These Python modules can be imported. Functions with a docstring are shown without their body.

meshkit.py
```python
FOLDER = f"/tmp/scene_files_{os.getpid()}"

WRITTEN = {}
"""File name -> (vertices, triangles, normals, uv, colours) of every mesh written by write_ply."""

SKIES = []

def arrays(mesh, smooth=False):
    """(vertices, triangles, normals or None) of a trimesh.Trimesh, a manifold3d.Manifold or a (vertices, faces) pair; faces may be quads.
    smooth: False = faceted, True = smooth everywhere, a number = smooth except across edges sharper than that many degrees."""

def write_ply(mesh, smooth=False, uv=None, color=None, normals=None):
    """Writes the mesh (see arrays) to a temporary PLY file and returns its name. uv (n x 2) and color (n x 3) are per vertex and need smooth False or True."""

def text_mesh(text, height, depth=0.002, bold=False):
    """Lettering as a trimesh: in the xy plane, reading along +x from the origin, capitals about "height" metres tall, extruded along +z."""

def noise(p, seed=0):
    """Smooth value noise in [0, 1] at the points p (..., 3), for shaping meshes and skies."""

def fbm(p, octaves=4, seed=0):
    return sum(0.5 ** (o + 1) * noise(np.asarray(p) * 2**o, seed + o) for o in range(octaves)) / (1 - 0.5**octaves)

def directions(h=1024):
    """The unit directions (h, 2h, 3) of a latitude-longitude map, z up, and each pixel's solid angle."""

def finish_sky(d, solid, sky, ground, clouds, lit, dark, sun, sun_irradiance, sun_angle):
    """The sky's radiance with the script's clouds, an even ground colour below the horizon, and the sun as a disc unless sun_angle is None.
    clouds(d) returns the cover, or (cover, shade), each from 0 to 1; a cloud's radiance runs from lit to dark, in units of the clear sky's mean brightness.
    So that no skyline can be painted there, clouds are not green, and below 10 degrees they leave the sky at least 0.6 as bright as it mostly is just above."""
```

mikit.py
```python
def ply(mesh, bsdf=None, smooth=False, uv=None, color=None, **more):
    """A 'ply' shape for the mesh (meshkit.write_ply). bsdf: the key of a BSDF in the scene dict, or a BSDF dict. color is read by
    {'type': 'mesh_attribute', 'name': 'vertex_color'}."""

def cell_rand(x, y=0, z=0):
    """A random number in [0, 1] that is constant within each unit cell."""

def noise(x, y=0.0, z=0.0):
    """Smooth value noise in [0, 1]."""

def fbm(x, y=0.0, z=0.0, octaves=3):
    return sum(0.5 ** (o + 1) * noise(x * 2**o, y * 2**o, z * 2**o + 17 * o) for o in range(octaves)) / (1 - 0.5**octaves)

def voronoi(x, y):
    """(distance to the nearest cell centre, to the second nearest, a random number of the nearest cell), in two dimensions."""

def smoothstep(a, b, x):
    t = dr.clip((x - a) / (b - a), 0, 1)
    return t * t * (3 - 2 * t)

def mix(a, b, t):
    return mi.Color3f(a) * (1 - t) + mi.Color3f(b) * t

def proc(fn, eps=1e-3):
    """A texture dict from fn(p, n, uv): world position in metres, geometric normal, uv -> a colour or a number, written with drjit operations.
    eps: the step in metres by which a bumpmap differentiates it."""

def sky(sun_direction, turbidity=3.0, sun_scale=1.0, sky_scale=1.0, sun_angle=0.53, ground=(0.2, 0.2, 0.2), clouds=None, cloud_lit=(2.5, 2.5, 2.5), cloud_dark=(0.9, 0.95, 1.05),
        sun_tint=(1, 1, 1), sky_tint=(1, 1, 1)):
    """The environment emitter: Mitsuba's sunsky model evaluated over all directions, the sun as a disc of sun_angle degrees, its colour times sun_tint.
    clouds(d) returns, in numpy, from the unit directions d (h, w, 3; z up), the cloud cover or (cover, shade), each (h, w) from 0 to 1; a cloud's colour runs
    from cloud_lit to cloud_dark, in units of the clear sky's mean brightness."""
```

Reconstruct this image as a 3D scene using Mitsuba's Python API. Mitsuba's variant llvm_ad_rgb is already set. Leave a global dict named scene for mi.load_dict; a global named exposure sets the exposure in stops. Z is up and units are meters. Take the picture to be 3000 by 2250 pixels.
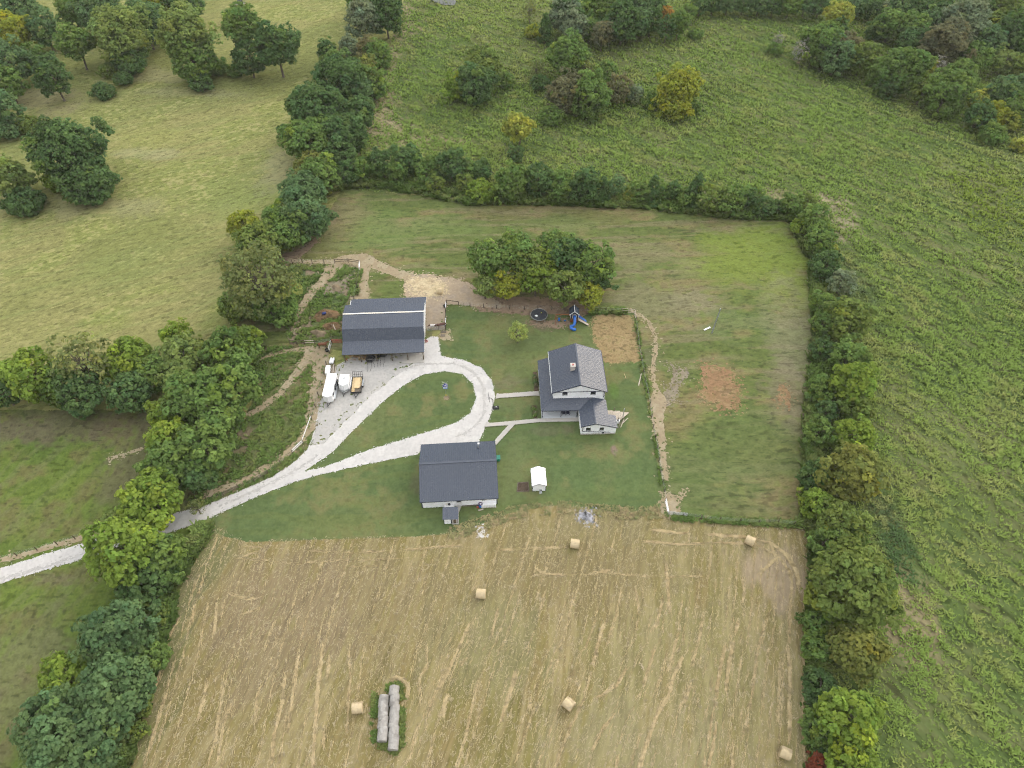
import math, random
import numpy as np
import shapely
from shapely.geometry import Polygon, LineString, Point
from shapely.ops import unary_union
import trimesh, manifold3d as m3
import drjit as dr
import mitsuba as mi
import mikit, meshkit
from mikit import noise, fbm, smoothstep, mix

T = mi.ScalarTransform4f
# ------------------------------------------------------------------ camera, sky, exposure
PITCH, ROLL = math.radians(49.5), math.radians(0.46)
_up = np.array([0, math.sin(PITCH), math.cos(PITCH)])
_up = _up * math.cos(ROLL) + np.array([1.0, 0, 0]) * math.sin(ROLL) * -1
SUN = np.array([0.64, 0.62, 0.46]) / np.linalg.norm([0.64, 0.62, 0.46])
def overcast(d):
    """A closed cloud layer: brighter overhead than at the horizon, brightest round the veiled sun."""
    a = np.degrees(np.arccos(np.clip(d @ SUN, -1, 1)))
    b = 3.4 * (1 + 2 * np.clip(d[..., 2], 0, 1)) / 3 + 4.9 * np.exp(-(a / 32.0) ** 2)
    return np.ones(a.shape), (9.0 - b) / 8.0
scene = {
    'camera': {'type': 'perspective', 'fov': 2 * math.degrees(math.atan(1500 / 2090)), 'fov_axis': 'x',
               'near_clip': 1.0, 'far_clip': 9000.0,
               'to_world': T().look_at(origin=[0, 0, 110], target=[0, math.cos(PITCH), 110 - math.sin(PITCH)], up=_up.tolist())},
    'sky': mikit.sky(SUN, turbidity=3, sun_scale=0.13, sun_angle=24, clouds=overcast,
                     cloud_lit=(9.0, 9.0, 9.05), cloud_dark=(0.97, 1.0, 1.06), sun_tint=(0.95, 1.0, 1.12)),
}
exposure = 2.8
HAZE = 0.00009
scene['air'] = {'type': 'homogeneous', 'albedo': {'type': 'rgb', 'value': [0.95, 0.95, 0.95]}, 'sigma_t': HAZE}
scene['camera']['medium'] = {'type': 'ref', 'id': 'air'}
scene['haze'] = {'type': 'cube', 'to_world': T().translate([0, 400, 60]) @ T().scale([3900, 5200, 140]), 'bsdf': {'type': 'null'}, 'interior': {'type': 'ref', 'id': 'air'}}
labels = {'haze': {'kind': 'stuff', 'label': 'thin pale haze over the whole valley', 'category': 'haze'}}
rs = np.random.default_rng(7)

# ------------------------------------------------------------------ helpers
def numbered(key):
    if key not in used:
        used[key] = 0
        return key
    used[key] += 1
    return f'{key}_{used[key]:03d}'
used = {}

def thing(name, label, cat, group=None):
    key = numbered(name)
    labels[key] = {'label': label, 'category': cat}
    if group:
        labels[key]['group'] = group
    return key

def put(name, mesh, bsdf, parent=None, smooth=False, label=None, kind=None, color=None):
    key = numbered(f'{parent}__{name}' if parent else name)
    scene[key] = mikit.ply(mesh, 'mat_' + bsdf, smooth=smooth, color=color)
    d = {}
    if label: d['label'] = label
    if kind: d['kind'] = kind
    if d: labels.setdefault(key, {}).update(d)
    return key

def struct(name, mesh, bsdf, label, smooth=False, kind='structure', cat=None):
    key = put(name, mesh, bsdf, smooth=smooth, kind=kind, label=label)
    if cat: labels[key]['category'] = cat
    return key

def solo(name, mesh, bsdf, label, cat, group=None, smooth=False, color=None):
    key = put(name, mesh, bsdf, smooth=smooth, color=color)
    labels[key] = {'label': label, 'category': cat}
    if group: labels[key]['group'] = group
    return key

class MB:
    """Collects boxes, bars, tubes and polygons into one mesh, in a frame (x, y, yaw, z)."""
    def __init__(self, fr=(0, 0, 0, 0)):
        self.v, self.f, self.n = [], [], 0
        self.fr = fr if len(fr) == 4 else (*fr, 0)
    def add(self, v, f):
        v = np.asarray(v, float).reshape(-1, 3); f = np.asarray(f, int)
        if f.shape[1] == 4: f = np.vstack([f[:, [0, 1, 2]], f[:, [0, 2, 3]]])
        self.v.append(v); self.f.append(f + self.n); self.n += len(v)
        return self
    def mesh(self, m):
        return self.add(m.vertices, m.faces)
    BF = np.array([[0, 2, 3, 1], [4, 5, 7, 6], [0, 1, 5, 4], [2, 6, 7, 3], [0, 4, 6, 2], [1, 3, 7, 5]])
    def box(self, x0, x1, y0, y1, z0, z1):
        v = np.array([[x, y, z] for z in (z0, z1) for y in (y0, y1) for x in (x0, x1)], float)
        return self.add(v, MB.BF)
    def bar(self, p, q, w, h=None, up=(0, 0, 1)):
        """A square bar from p to q, w wide and h high."""
        h = h or w
        p, q = np.asarray(p, float), np.asarray(q, float)
        d = q - p; L = np.linalg.norm(d); d = d / L
        up = np.asarray(up, float)
        if abs(d @ up) > 0.95: up = np.array([0, 1.0, 0]) if abs(d[1]) < 0.9 else np.array([1.0, 0, 0])
        s = np.cross(d, up); s /= np.linalg.norm(s); u = np.cross(s, d)
        v = [e + s * a * w / 2 + u * b * h / 2 for b in (-1, 1) for a in (-1, 1) for e in (p, q)]
        return self.add(v, MB.BF)
    def tube(self, pts, rad, n=8, caps=True):
        pts = np.asarray(pts, float); rad = np.broadcast_to(np.asarray(rad, float), (len(pts),))
        t = np.gradient(pts, axis=0); t /= np.linalg.norm(t, axis=1, keepdims=True) + 1e-12
        m = t.mean(0)
        ref = np.array([0, 0, 1.0]) if abs(m[2]) < 0.8 * np.linalg.norm(m) + 1e-9 else np.array([1.0, 0, 0])
        a = np.cross(t, ref); a /= np.linalg.norm(a, axis=1, keepdims=True) + 1e-12
        b = np.cross(t, a)
        an = np.arange(n) * 2 * np.pi / n
        v = pts[:, None] + rad[:, None, None] * (np.cos(an)[None, :, None] * a[:, None] + np.sin(an)[None, :, None] * b[:, None])
        k = len(pts)
        i, j = np.meshgrid(np.arange(k - 1), np.arange(n), indexing='ij')
        q = np.stack([i * n + j, i * n + (j + 1) % n, (i + 1) * n + (j + 1) % n, (i + 1) * n + j], -1).reshape(-1, 4)
        f = [np.vstack([q[:, [0, 1, 2]], q[:, [0, 2, 3]]])]
        v = v.reshape(-1, 3)
        if caps:
            v = np.vstack([v, pts[:1], pts[-1:]])
            j = np.arange(n)
            f.append(np.stack([j, j * 0 + k * n, (j + 1) % n], 1))
            f.append(np.stack([(k - 1) * n + (j + 1) % n, j * 0 + k * n + 1, (k - 1) * n + j], 1))
        return self.add(v, np.vstack(f))
    def slab(self, pts, thick):
        """A planar polygon (3-D points) given thickness downwards along its normal."""
        pts = np.asarray(pts, float)
        nrm = newell(pts)
        e = pts[1] - pts[0]; e /= np.linalg.norm(e); s = np.cross(nrm, e)
        p2 = np.stack([(pts - pts[0]) @ e, (pts - pts[0]) @ s], 1)
        m = trimesh.creation.extrude_polygon(Polygon(p2), thick, engine='earcut')
        v = m.vertices
        return self.add(pts[0] + v[:, :1] * e + v[:, 1:2] * s + (v[:, 2:] - thick) * nrm, m.faces)
    def get(self):
        x, y, yaw, z = self.fr
        v = np.vstack(self.v); c, s = math.cos(yaw), math.sin(yaw)
        v = np.stack([x + c * v[:, 0] - s * v[:, 1], y + s * v[:, 0] + c * v[:, 1], v[:, 2] + z], 1)
        return (v, np.vstack(self.f))

def newell(p):
    q = np.roll(p, -1, 0)
    n = np.array([((p[:, 1] - q[:, 1]) * (p[:, 2] + q[:, 2])).sum(), ((p[:, 2] - q[:, 2]) * (p[:, 0] + q[:, 0])).sum(), ((p[:, 0] - q[:, 0]) * (p[:, 1] + q[:, 1])).sum()])
    return n / np.linalg.norm(n)

def to_world(fr, u, v):
    c, s = math.cos(fr[2]), math.sin(fr[2])
    return fr[0] + c * u - s * v, fr[1] + s * u + c * v

def roof_face(fr, pts, upslope, pitch=0.38, thick=0.05, rib=0.024):
    """A standing-rib metal roof face: planar polygon pts (counter-clockwise from above), ribs running up the slope."""
    b = MB(fr)
    pts = np.asarray(pts, float)
    b.slab(pts, thick)
    n = newell(pts)
    s = np.asarray(upslope, float); s = s - n * (s @ n); s /= np.linalg.norm(s)
    e = np.cross(s, n)
    o = pts[0]
    P = Polygon(np.stack([(pts - o) @ e, (pts - o) @ s], 1))
    x0, y0, x1, y1 = P.bounds
    k = max(1, round((x1 - x0) / pitch)); st = (x1 - x0 - 0.06) / k
    for i in range(k + 1):
        x = x0 + 0.03 + i * st
        g = P.intersection(LineString([(x, y0 - 1), (x, y1 + 1)]))
        for seg in getattr(g, 'geoms', [g]):
            if seg.is_empty or seg.length < 0.15 or seg.geom_type != 'LineString': continue
            (xa, ya), (xb, yb) = seg.coords[0], seg.coords[-1]
            A = o + e * xa + s * ya; B = o + e * xb + s * yb
            w0, w1 = 0.022, 0.016
            v = []
            for Q in (A, B):
                v += [Q - e * w0 + n * 0.001, Q + e * w0 + n * 0.001, Q + e * w1 + n * rib, Q - e * w1 + n * rib]
            b.add(v, [[0, 3, 2, 1], [4, 5, 6, 7], [1, 2, 6, 5], [2, 3, 7, 6], [3, 0, 4, 7]])
    return b.get()

def wall(fr, a, b, prof, holes=(), thick=0.14, lap=0.0):
    """A wall from a to b (u, v), outline prof in (distance along, z), outside on the right hand going from a to b."""
    a, b = np.array([*a, 0.0]), np.array([*b, 0.0])
    e = b - a; L = np.linalg.norm(e); e /= L
    out = np.array([e[1], -e[0], 0])
    P = Polygon(prof)
    for h in holes: P = P.difference(shapely.box(*h))
    mb = MB(fr)
    for g in getattr(P, 'geoms', [P]):
        m = trimesh.creation.extrude_polygon(g, thick, engine='earcut')
        v = m.vertices
        mb.add(a + v[:, :1] * e + v[:, 1:2] * np.array([0, 0, 1.0]) - v[:, 2:] * out, m.faces)
    if lap:
        z0, z1 = P.bounds[1], P.bounds[3]
        z = z0 + lap
        while z < z1 - 0.03:
            g = P.intersection(LineString([(-1, z), (L + 1, z)]))
            for seg in getattr(g, 'geoms', [g]):
                if seg.geom_type != 'LineString' or seg.length < 0.08: continue
                xa, xb = seg.coords[0][0] + 0.002, seg.coords[-1][0] - 0.002
                p = a + e * xa + [0, 0, z]; q = a + e * xb + [0, 0, z]
                zz = np.array([0, 0, 1.0])
                v = []
                for Q in (p, q): v += [Q + out * 0.001, Q + out * 0.018 + zz * 0.0, Q + out * 0.001 + zz * (lap * 0.8)]
                mb.add(v, np.array([[0, 3, 4], [0, 4, 1], [1, 4, 5], [1, 5, 2]]))
            z += lap
    return mb.get()

def window(fr, a, b, rect, parent, name='window', muntin=1):
    """A sash window set in the wall from a to b; rect = (s0, z0, s1, z1)."""
    a, b = np.array([*a, 0.0]), np.array([*b, 0.0])
    e = b - a; e /= np.linalg.norm(e); out = np.array([e[1], -e[0], 0])
    s0, z0, s1, z1 = rect
    P = lambda s, z, o: a + e * s + np.array([0, 0, z]) + out * o
    f = MB(fr)
    for p, q in (((s0, z0), (s1, z0)), ((s0, z1), (s1, z1)), ((s0, z0), (s0, z1)), ((s1, z0), (s1, z1))):
        f.bar(P(*p, 0.0), P(*q, 0.0), 0.07, 0.07, up=out)
    zm = (z0 + z1) / 2
    f.bar(P(s0, zm, -0.03), P(s1, zm, -0.03), 0.05, 0.04, up=out)
    for k in range(muntin):
        s = s0 + (s1 - s0) * (k + 1) / (muntin + 1)
        f.bar(P(s, z0, -0.035), P(s, z1, -0.035), 0.03, 0.03, up=out)
    w = put(name, f.get(), 'navy_trim', parent)
    g = MB(fr)
    g.add([P(s0, z0, -0.06), P(s1, z0, -0.06), P(s1, z1, -0.06), P(s0, z1, -0.06)], [[0, 1, 2, 3]])
    put('pane', g.get(), 'pane_glass', w)
    return w

# ------------------------------------------------------------------ materials
def tex(fn, eps=1e-2): return mikit.proc(fn, eps)
def diffuse(name, fn): scene['mat_' + name] = {'type': 'twosided', 'bsdf': {'type': 'diffuse', 'reflectance': fn if isinstance(fn, dict) else ({'type': 'rgb', 'value': list(fn)} if not callable(fn) else tex(fn))}}
def plain(name, rgb, rough=0.5, metallic=0.0, spec=0.5, **k):
    scene['mat_' + name] = {'type': 'twosided', 'bsdf': {'type': 'principled', 'base_color': tex(rgb) if callable(rgb) else {'type': 'rgb', 'value': list(rgb)}, 'roughness': rough, 'metallic': metallic, 'specular': spec, **k}}

def turf(a, b, c, d, s1=0.05, s2=0.3, s3=1.5, seed=0.0, streak=None, patches=(), grain=0.6, fleck=0.3, along=None):
    """Grass and soil: four colours of real growth mixed in patches, with a blade-scale grain."""
    def fn(p, n, uv):
        x, y = p.x + seed, p.y - seed * 0.7
        n1 = fbm(x * s1, y * s1, 0, 3)
        if along:
            ca, sa = math.cos(along[0]), math.sin(along[0])
            x, y = (x * ca + y * sa) / along[1], (-x * sa + y * ca) * along[2] + (n1 - 0.5) * 3
        n2 = fbm(x * s2 + 31, y * s2 + 7, 0, 3)
        n3 = noise(x * s3, y * s3 * 1.1)
        n4 = noise(x * 4.3 + 5, y * 4.3)
        col = mix(a, b, smoothstep(0.36, 0.64, n1 * 0.75 + n2 * 0.25))
        col = mix(col, c, smoothstep(0.47, 0.68, n2 * 0.8 + n1 * 0.2))
        for st in ([streak] if streak else []):
            ang, w, l, amt, sc = st
            u, v = p.x * math.cos(ang) + p.y * math.sin(ang), -p.x * math.sin(ang) + p.y * math.cos(ang)
            wob = (n1 - 0.5) * 5
            k = fbm((v + wob) / w, u / l, 3, 2)
            col = mix(col, sc, smoothstep(0.45, 0.72, k) * amt)
        for (px, py, rx, ry, pc, amt) in patches:
            q = dr.sqrt(dr.square((p.x - px) / rx) + dr.square((p.y - py) / ry)) + (n2 - 0.5) * 1.5 + (n3 - 0.5) * 0.5
            col = mix(col, pc, smoothstep(1.3, 0.5, q) * amt)
        col = mix(col, d, smoothstep(0.58, 0.82, n3 * 0.55 + n2 * 0.45) * 0.5)
        n5 = noise(x * 1.3 + 3, y * 2.1 + 8)
        col = col * (1 - fleck * smoothstep(0.66, 0.9, n5))
        return col * (1 - grain / 2 + grain * (0.5 * n3 + 0.5 * n4))
    return fn

GREEN, OLIVE, TAN, STRAWC, SOIL, LUSH = (0.075, 0.10, 0.03), (0.115, 0.12, 0.042), (0.20, 0.165, 0.085), (0.34, 0.27, 0.14), (0.24, 0.165, 0.105), (0.115, 0.165, 0.02)
W = math.pi / 2
diffuse('west_grass', turf((0.169, 0.181, 0.063), (0.220, 0.212, 0.085), (0.194, 0.212, 0.068), (0.289, 0.251, 0.124), s1=0.022, s2=0.12, s3=1.3, along=(0.5, 1.35, 1.2), streak=(0.45, 1.3, 26, 0.45, (0.175, 0.203, 0.071)),
    patches=[(-104.67,185.31,9,5,(0.221,0.232,0.076),0.51),(-75.07,159.73,14,8,(0.181,0.214,0.067),0.68),(-128.66,201.29,16,6,(0.207,0.22,0.076),0.51),(-143.63,203.4,13,7,(0.286,0.25,0.152),0.52),(-116.37,221.64,11,5,(0.286,0.265,0.152),0.45),(-64.72,171.64,6,9,(0.299,0.281,0.169),0.45),(-104.0,177.17,9,3,(0.299,0.288,0.169),0.38),(-101.59,211.34,14,3,(0.258,0.25,0.135),0.45),(-112.41,152.72,26,5,(0.286,0.265,0.152),0.38)]))
diffuse('weed_ground', turf((0.073, 0.108, 0.032), (0.084, 0.115, 0.036), (0.100, 0.115, 0.044), (0.064, 0.096, 0.028), s1=0.03, s2=0.25, s3=1.1, fleck=0.45, along=(-0.95, 2.0, 1.0), streak=(-0.6, 2.0, 15, 0.4, (0.182, 0.182, 0.083)),
    patches=[(-42.41,192.72,10,18,(0.294,0.245,0.15),0.8),(-40.01,262.99,6,20,(0.28,0.231,0.143),0.7),(-26.53,184.4,14,4,(0.28,0.238,0.135),0.6),(-40.27,227.58,2.0,40,(0.238,0.21,0.112),0.6),(62.34,159.78,20,4,(0.266,0.231,0.135),0.6),(81.88,150.01,5,9,(0.294,0.252,0.165),0.7),(62.23,46.66,5,9,(0.28,0.224,0.135),0.7)]))
diffuse('home_grass', turf((0.100, 0.126, 0.041), (0.138, 0.139, 0.053), (0.181, 0.156, 0.073), (0.106, 0.143, 0.039), s1=0.045, s2=0.22, s3=1.1, along=(0.05, 1.5, 1.2), streak=(0.05, 1.2, 22, 0.6, (0.188, 0.163, 0.093)),
    patches=[(59.8,135.77,15,13,(0.15,0.196,0.04),0.81),(49.89,130.75,10,9,(0.15,0.186,0.044),0.68),(63.07,122.46,7,10,(0.156,0.191,0.044),0.68),(-34.9,144.17,12,7,(0.121,0.166,0.053),0.68),(-17.74,145.81,10,5,(0.121,0.16,0.053),0.59),(12.33,145.42,10,4,(0.121,0.16,0.053),0.51),(25.27,136.2,20,5,(0.188,0.169,0.093),0.6),(35.95,118.14,13,10,(0.181,0.169,0.093),0.7),(43.06,78.5,14,12,(0.095,0.128,0.045),0.6),(37.19,66.45,12,8,(0.095,0.128,0.045),0.6),(62.01,110.47,7,16,(0.192,0.183,0.109),0.6),(56.36,90.86,6,9,(0.192,0.162,0.109),0.52),(-43.83,149.95,6,9,(0.198,0.162,0.093),0.52),(41.4,119.6,6,5,(0.2,0.182,0.109),0.6),(48.23,112.06,7,5,(0.109,0.15,0.053),0.59),(28.6,99.56,3,4,(0.109,0.118,0.07),0.42)]))
diffuse('lawn_grass', turf((0.087, 0.121, 0.047), (0.111, 0.136, 0.054), (0.145, 0.147, 0.063), (0.081, 0.125, 0.045), s1=0.07, s2=0.3, s3=1.6, grain=0.4, fleck=0.13, streak=(0.1, 1.1, 18, 0.35, (0.117, 0.140, 0.046)),
    patches=[(-0.96,93.95,3,2,(0.144,0.136,0.076),0.7),(-0.07,88.92,3.5,2.5,(0.108,0.13,0.056),0.7),(20.5,92.82,1.0,2.6,(0.09,0.155,0.035),0.6),(7.51,82.41,3,1.2,(0.12,0.124,0.068),0.6),(19.34,77.78,0.8,1.5,(0.228,0.161,0.136),0.8),(-16.8,70.76,1.5,2.5,(0.12,0.118,0.068),0.6),(5.77,110.79,3,1.5,(0.12,0.093,0.068),0.7),(1.08,74.71,2,6,(0.12,0.143,0.06),0.6),(16.33,72.52,9,5,(0.09,0.13,0.051),0.6),(10.8,82.67,1.5,1.5,(0.132,0.124,0.076),0.6)]))
diffuse('hay_stubble', turf((0.188, 0.154, 0.061), (0.164, 0.143, 0.051), (0.206, 0.163, 0.070), (0.139, 0.127, 0.041), s1=0.05, s2=0.4, s3=1.7, along=(math.radians(76), 4.5, 1.3), streak=(math.radians(82), 1.0, 16, 0.45, (0.33, 0.275, 0.15)), fleck=0.15,
    patches=[(-35.03,48.17,26,9,(0.2,0.16,0.085),0.55),(11.09,57.62,24,8,(0.19,0.165,0.078),0.55),(-15.51,46.47,16,9,(0.205,0.165,0.085),0.5),(30.66,33.36,20,16,(0.235,0.215,0.105),0.45),(6.93,52.6,14,8,(0.18,0.144,0.071),0.7),(14.6,62.02,9,3,(0.18,0.156,0.078),0.7),(-50.76,53.93,4,9,(0.144,0.15,0.064),0.8),(-51.18,37.35,3,13,(0.138,0.144,0.06),0.8),(-2.19,41.89,9,8,(0.192,0.18,0.085),0.7),(45.08,52.28,6,5,(0.3,0.234,0.163),0.8),(-37.23,44.38,12,12,(0.204,0.156,0.097),0.6),(18.92,27.15,14,5,(0.24,0.216,0.114),0.6)]))
diffuse('low_grass', turf((0.078, 0.116, 0.027), (0.107, 0.145, 0.032), (0.126, 0.125, 0.048), (0.095, 0.131, 0.030), s1=0.05, s2=0.25, s3=1.3, streak=(1.1, 1.0, 14, 0.4, (0.132, 0.144, 0.064)),
    patches=[(-87.62,82.84,16,4,(0.117,0.098,0.064),0.64),(-74.01,82.02,7,5,(0.123,0.098,0.064),0.6),(-96.32,81.21,8,3,(0.134,0.116,0.072),0.52),(-70.31,72.8,5,7,(0.12,0.106,0.061),0.7),(-73.54,31.44,5,14,(0.144,0.138,0.072),0.6),(-74.69,51.16,4,1.2,(0.156,0.13,0.088),0.45)]))
diffuse('weedy_strip_grass', turf((0.091, 0.117, 0.042), (0.111, 0.124, 0.048), (0.150, 0.130, 0.068), (0.065, 0.098, 0.033), s1=0.09, s2=0.4, s3=1.6,
    patches=[(-50.92,79.08,2.5,3.5,(0.208,0.163,0.112),0.8),(-41.99,93.85,2.5,4,(0.169,0.143,0.075),0.6)]))
diffuse('paddock_grass', turf((0.078, 0.111, 0.042), (0.111, 0.124, 0.053), (0.221, 0.169, 0.120), (0.065, 0.104, 0.038), s1=0.12, s2=0.4, s3=1.5))
diffuse('dirt', turf((0.296, 0.239, 0.157), (0.267, 0.216, 0.139), (0.326, 0.277, 0.191), (0.227, 0.195, 0.116), s1=0.2, s2=0.8, s3=2.2, fleck=0.0, grain=0.35))
diffuse('red_soil', turf((0.24, 0.15, 0.085), (0.21, 0.14, 0.075), (0.26, 0.18, 0.10), (0.13, 0.115, 0.045), s1=0.25, s2=0.7, s3=2.0, grain=0.5))
diffuse('garden_soil', turf((0.25, 0.185, 0.095), (0.22, 0.17, 0.085), (0.28, 0.21, 0.11), (0.11, 0.115, 0.04), s1=0.25, s2=0.7, s3=2.0, grain=0.6))
diffuse('grey_soil', turf((0.21, 0.18, 0.13), (0.19, 0.16, 0.11), (0.23, 0.2, 0.15), (0.12, 0.12, 0.05), s1=0.25, s2=0.8, s3=2.0, grain=0.5))
diffuse('bare_earth', turf((0.225, 0.165, 0.115), (0.250, 0.185, 0.130), (0.200, 0.145, 0.100), (0.160, 0.135, 0.070), s1=0.2, s2=0.7, s3=2.0, grain=0.4))
diffuse('lot_soil', turf((0.313, 0.252, 0.182), (0.335, 0.263, 0.182), (0.292, 0.241, 0.188), (0.356, 0.291, 0.205), s1=0.15, s2=0.6, s3=2.2, fleck=0.0, grain=0.3))
diffuse('spread_straw', turf((0.446, 0.370, 0.230), (0.388, 0.310, 0.196), (0.485, 0.410, 0.265), (0.320, 0.250, 0.172), s1=0.25, s2=0.9, s3=2.6, grain=0.45))
diffuse('gravel', turf((0.477, 0.462, 0.442), (0.437, 0.426, 0.410), (0.517, 0.505, 0.482), (0.398, 0.377, 0.354), s1=0.15, s2=0.7, s3=2.6, fleck=0.0, grain=0.22))
diffuse('yard_gravel', turf((0.382, 0.370, 0.350), (0.350, 0.342, 0.322), (0.413, 0.398, 0.377), (0.271, 0.259, 0.223), s1=0.12, s2=0.8, s3=2.6, fleck=0.0, grain=0.3))
diffuse('concrete', turf((0.410, 0.389, 0.353), (0.377, 0.361, 0.328), (0.426, 0.410, 0.377), (0.361, 0.344, 0.312), s1=0.3, s2=1.1, s3=3, fleck=0.0, grain=0.08))
diffuse('porch_paint', turf((0.492, 0.517, 0.533), (0.476, 0.500, 0.525), (0.500, 0.525, 0.541), (0.467, 0.492, 0.508), s1=0.3, s2=1.0, s3=3, fleck=0.0, grain=0.06))
diffuse('ash', turf((0.28, 0.28, 0.30), (0.36, 0.36, 0.39), (0.14, 0.14, 0.15), (0.42, 0.42, 0.45), s1=0.8, s2=1.6, s3=4, grain=0.7))
diffuse('mulch', turf((0.10, 0.075, 0.055), (0.075, 0.055, 0.04), (0.13, 0.095, 0.07), (0.05, 0.04, 0.03), s1=0.6, s2=2, s3=4, grain=0.6))
diffuse('manure', turf((0.17, 0.11, 0.06), (0.20, 0.135, 0.075), (0.14, 0.09, 0.05), (0.24, 0.17, 0.10), s1=0.3, s2=1.2, s3=3.5, grain=0.6))
diffuse('old_hay', turf((0.22, 0.18, 0.12), (0.19, 0.15, 0.10), (0.25, 0.20, 0.13), (0.13, 0.12, 0.06), s1=0.4, s2=1.2, s3=3.5, grain=0.5))
diffuse('bale_hay', turf((0.52, 0.42, 0.26), (0.47, 0.38, 0.23), (0.56, 0.46, 0.30), (0.40, 0.31, 0.18), s1=0.5, s2=2.0, s3=5, grain=0.35))
diffuse('bale_grey', turf((0.325, 0.310, 0.287), (0.286, 0.269, 0.245), (0.364, 0.352, 0.329), (0.234, 0.214, 0.182), s1=0.5, s2=2.0, s3=5, grain=0.4))
diffuse('straw', turf((0.423, 0.342, 0.194), (0.368, 0.288, 0.156), (0.478, 0.388, 0.230), (0.304, 0.244, 0.120), s1=0.3, s2=1.5, s3=3, grain=0.5))
diffuse('litter', turf((0.341, 0.285, 0.179), (0.278, 0.240, 0.129), (0.380, 0.316, 0.215), (0.228, 0.202, 0.100), s1=0.3, s2=1.5, s3=3, grain=0.5))
diffuse('weeds', turf((0.200, 0.285, 0.066), (0.231, 0.305, 0.075), (0.254, 0.305, 0.087), (0.294, 0.301, 0.109), s1=0.028, s2=0.2, s3=0.8, grain=0.5,
    patches=[(127.53,158.63,14,16,(0.203,0.263,0.043),0.8),(125.11,153.43,10,14,(0.189,0.257,0.043),0.7),(69.16,190.59,10,8,(0.176,0.236,0.051),0.7),(65.86,216.54,8,8,(0.176,0.23,0.058),0.6),(65.67,65.69,3.5,14,(0.068,0.115,0.058),0.8),(66.22,55.85,3,8,(0.088,0.149,0.051),0.7),(78.91,127.23,4,12,(0.095,0.135,0.072),0.7)]))
diffuse('brush', turf((0.122, 0.186, 0.049), (0.151, 0.208, 0.057), (0.179, 0.215, 0.068), (0.086, 0.136, 0.041), s1=0.1, s2=0.5, s3=1.5, grain=0.5))
diffuse('rank_grass', turf((0.298, 0.281, 0.137), (0.211, 0.228, 0.098), (0.386, 0.316, 0.176), (0.176, 0.203, 0.078), s1=0.2, s2=0.8, s3=2, grain=0.5))
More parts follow.
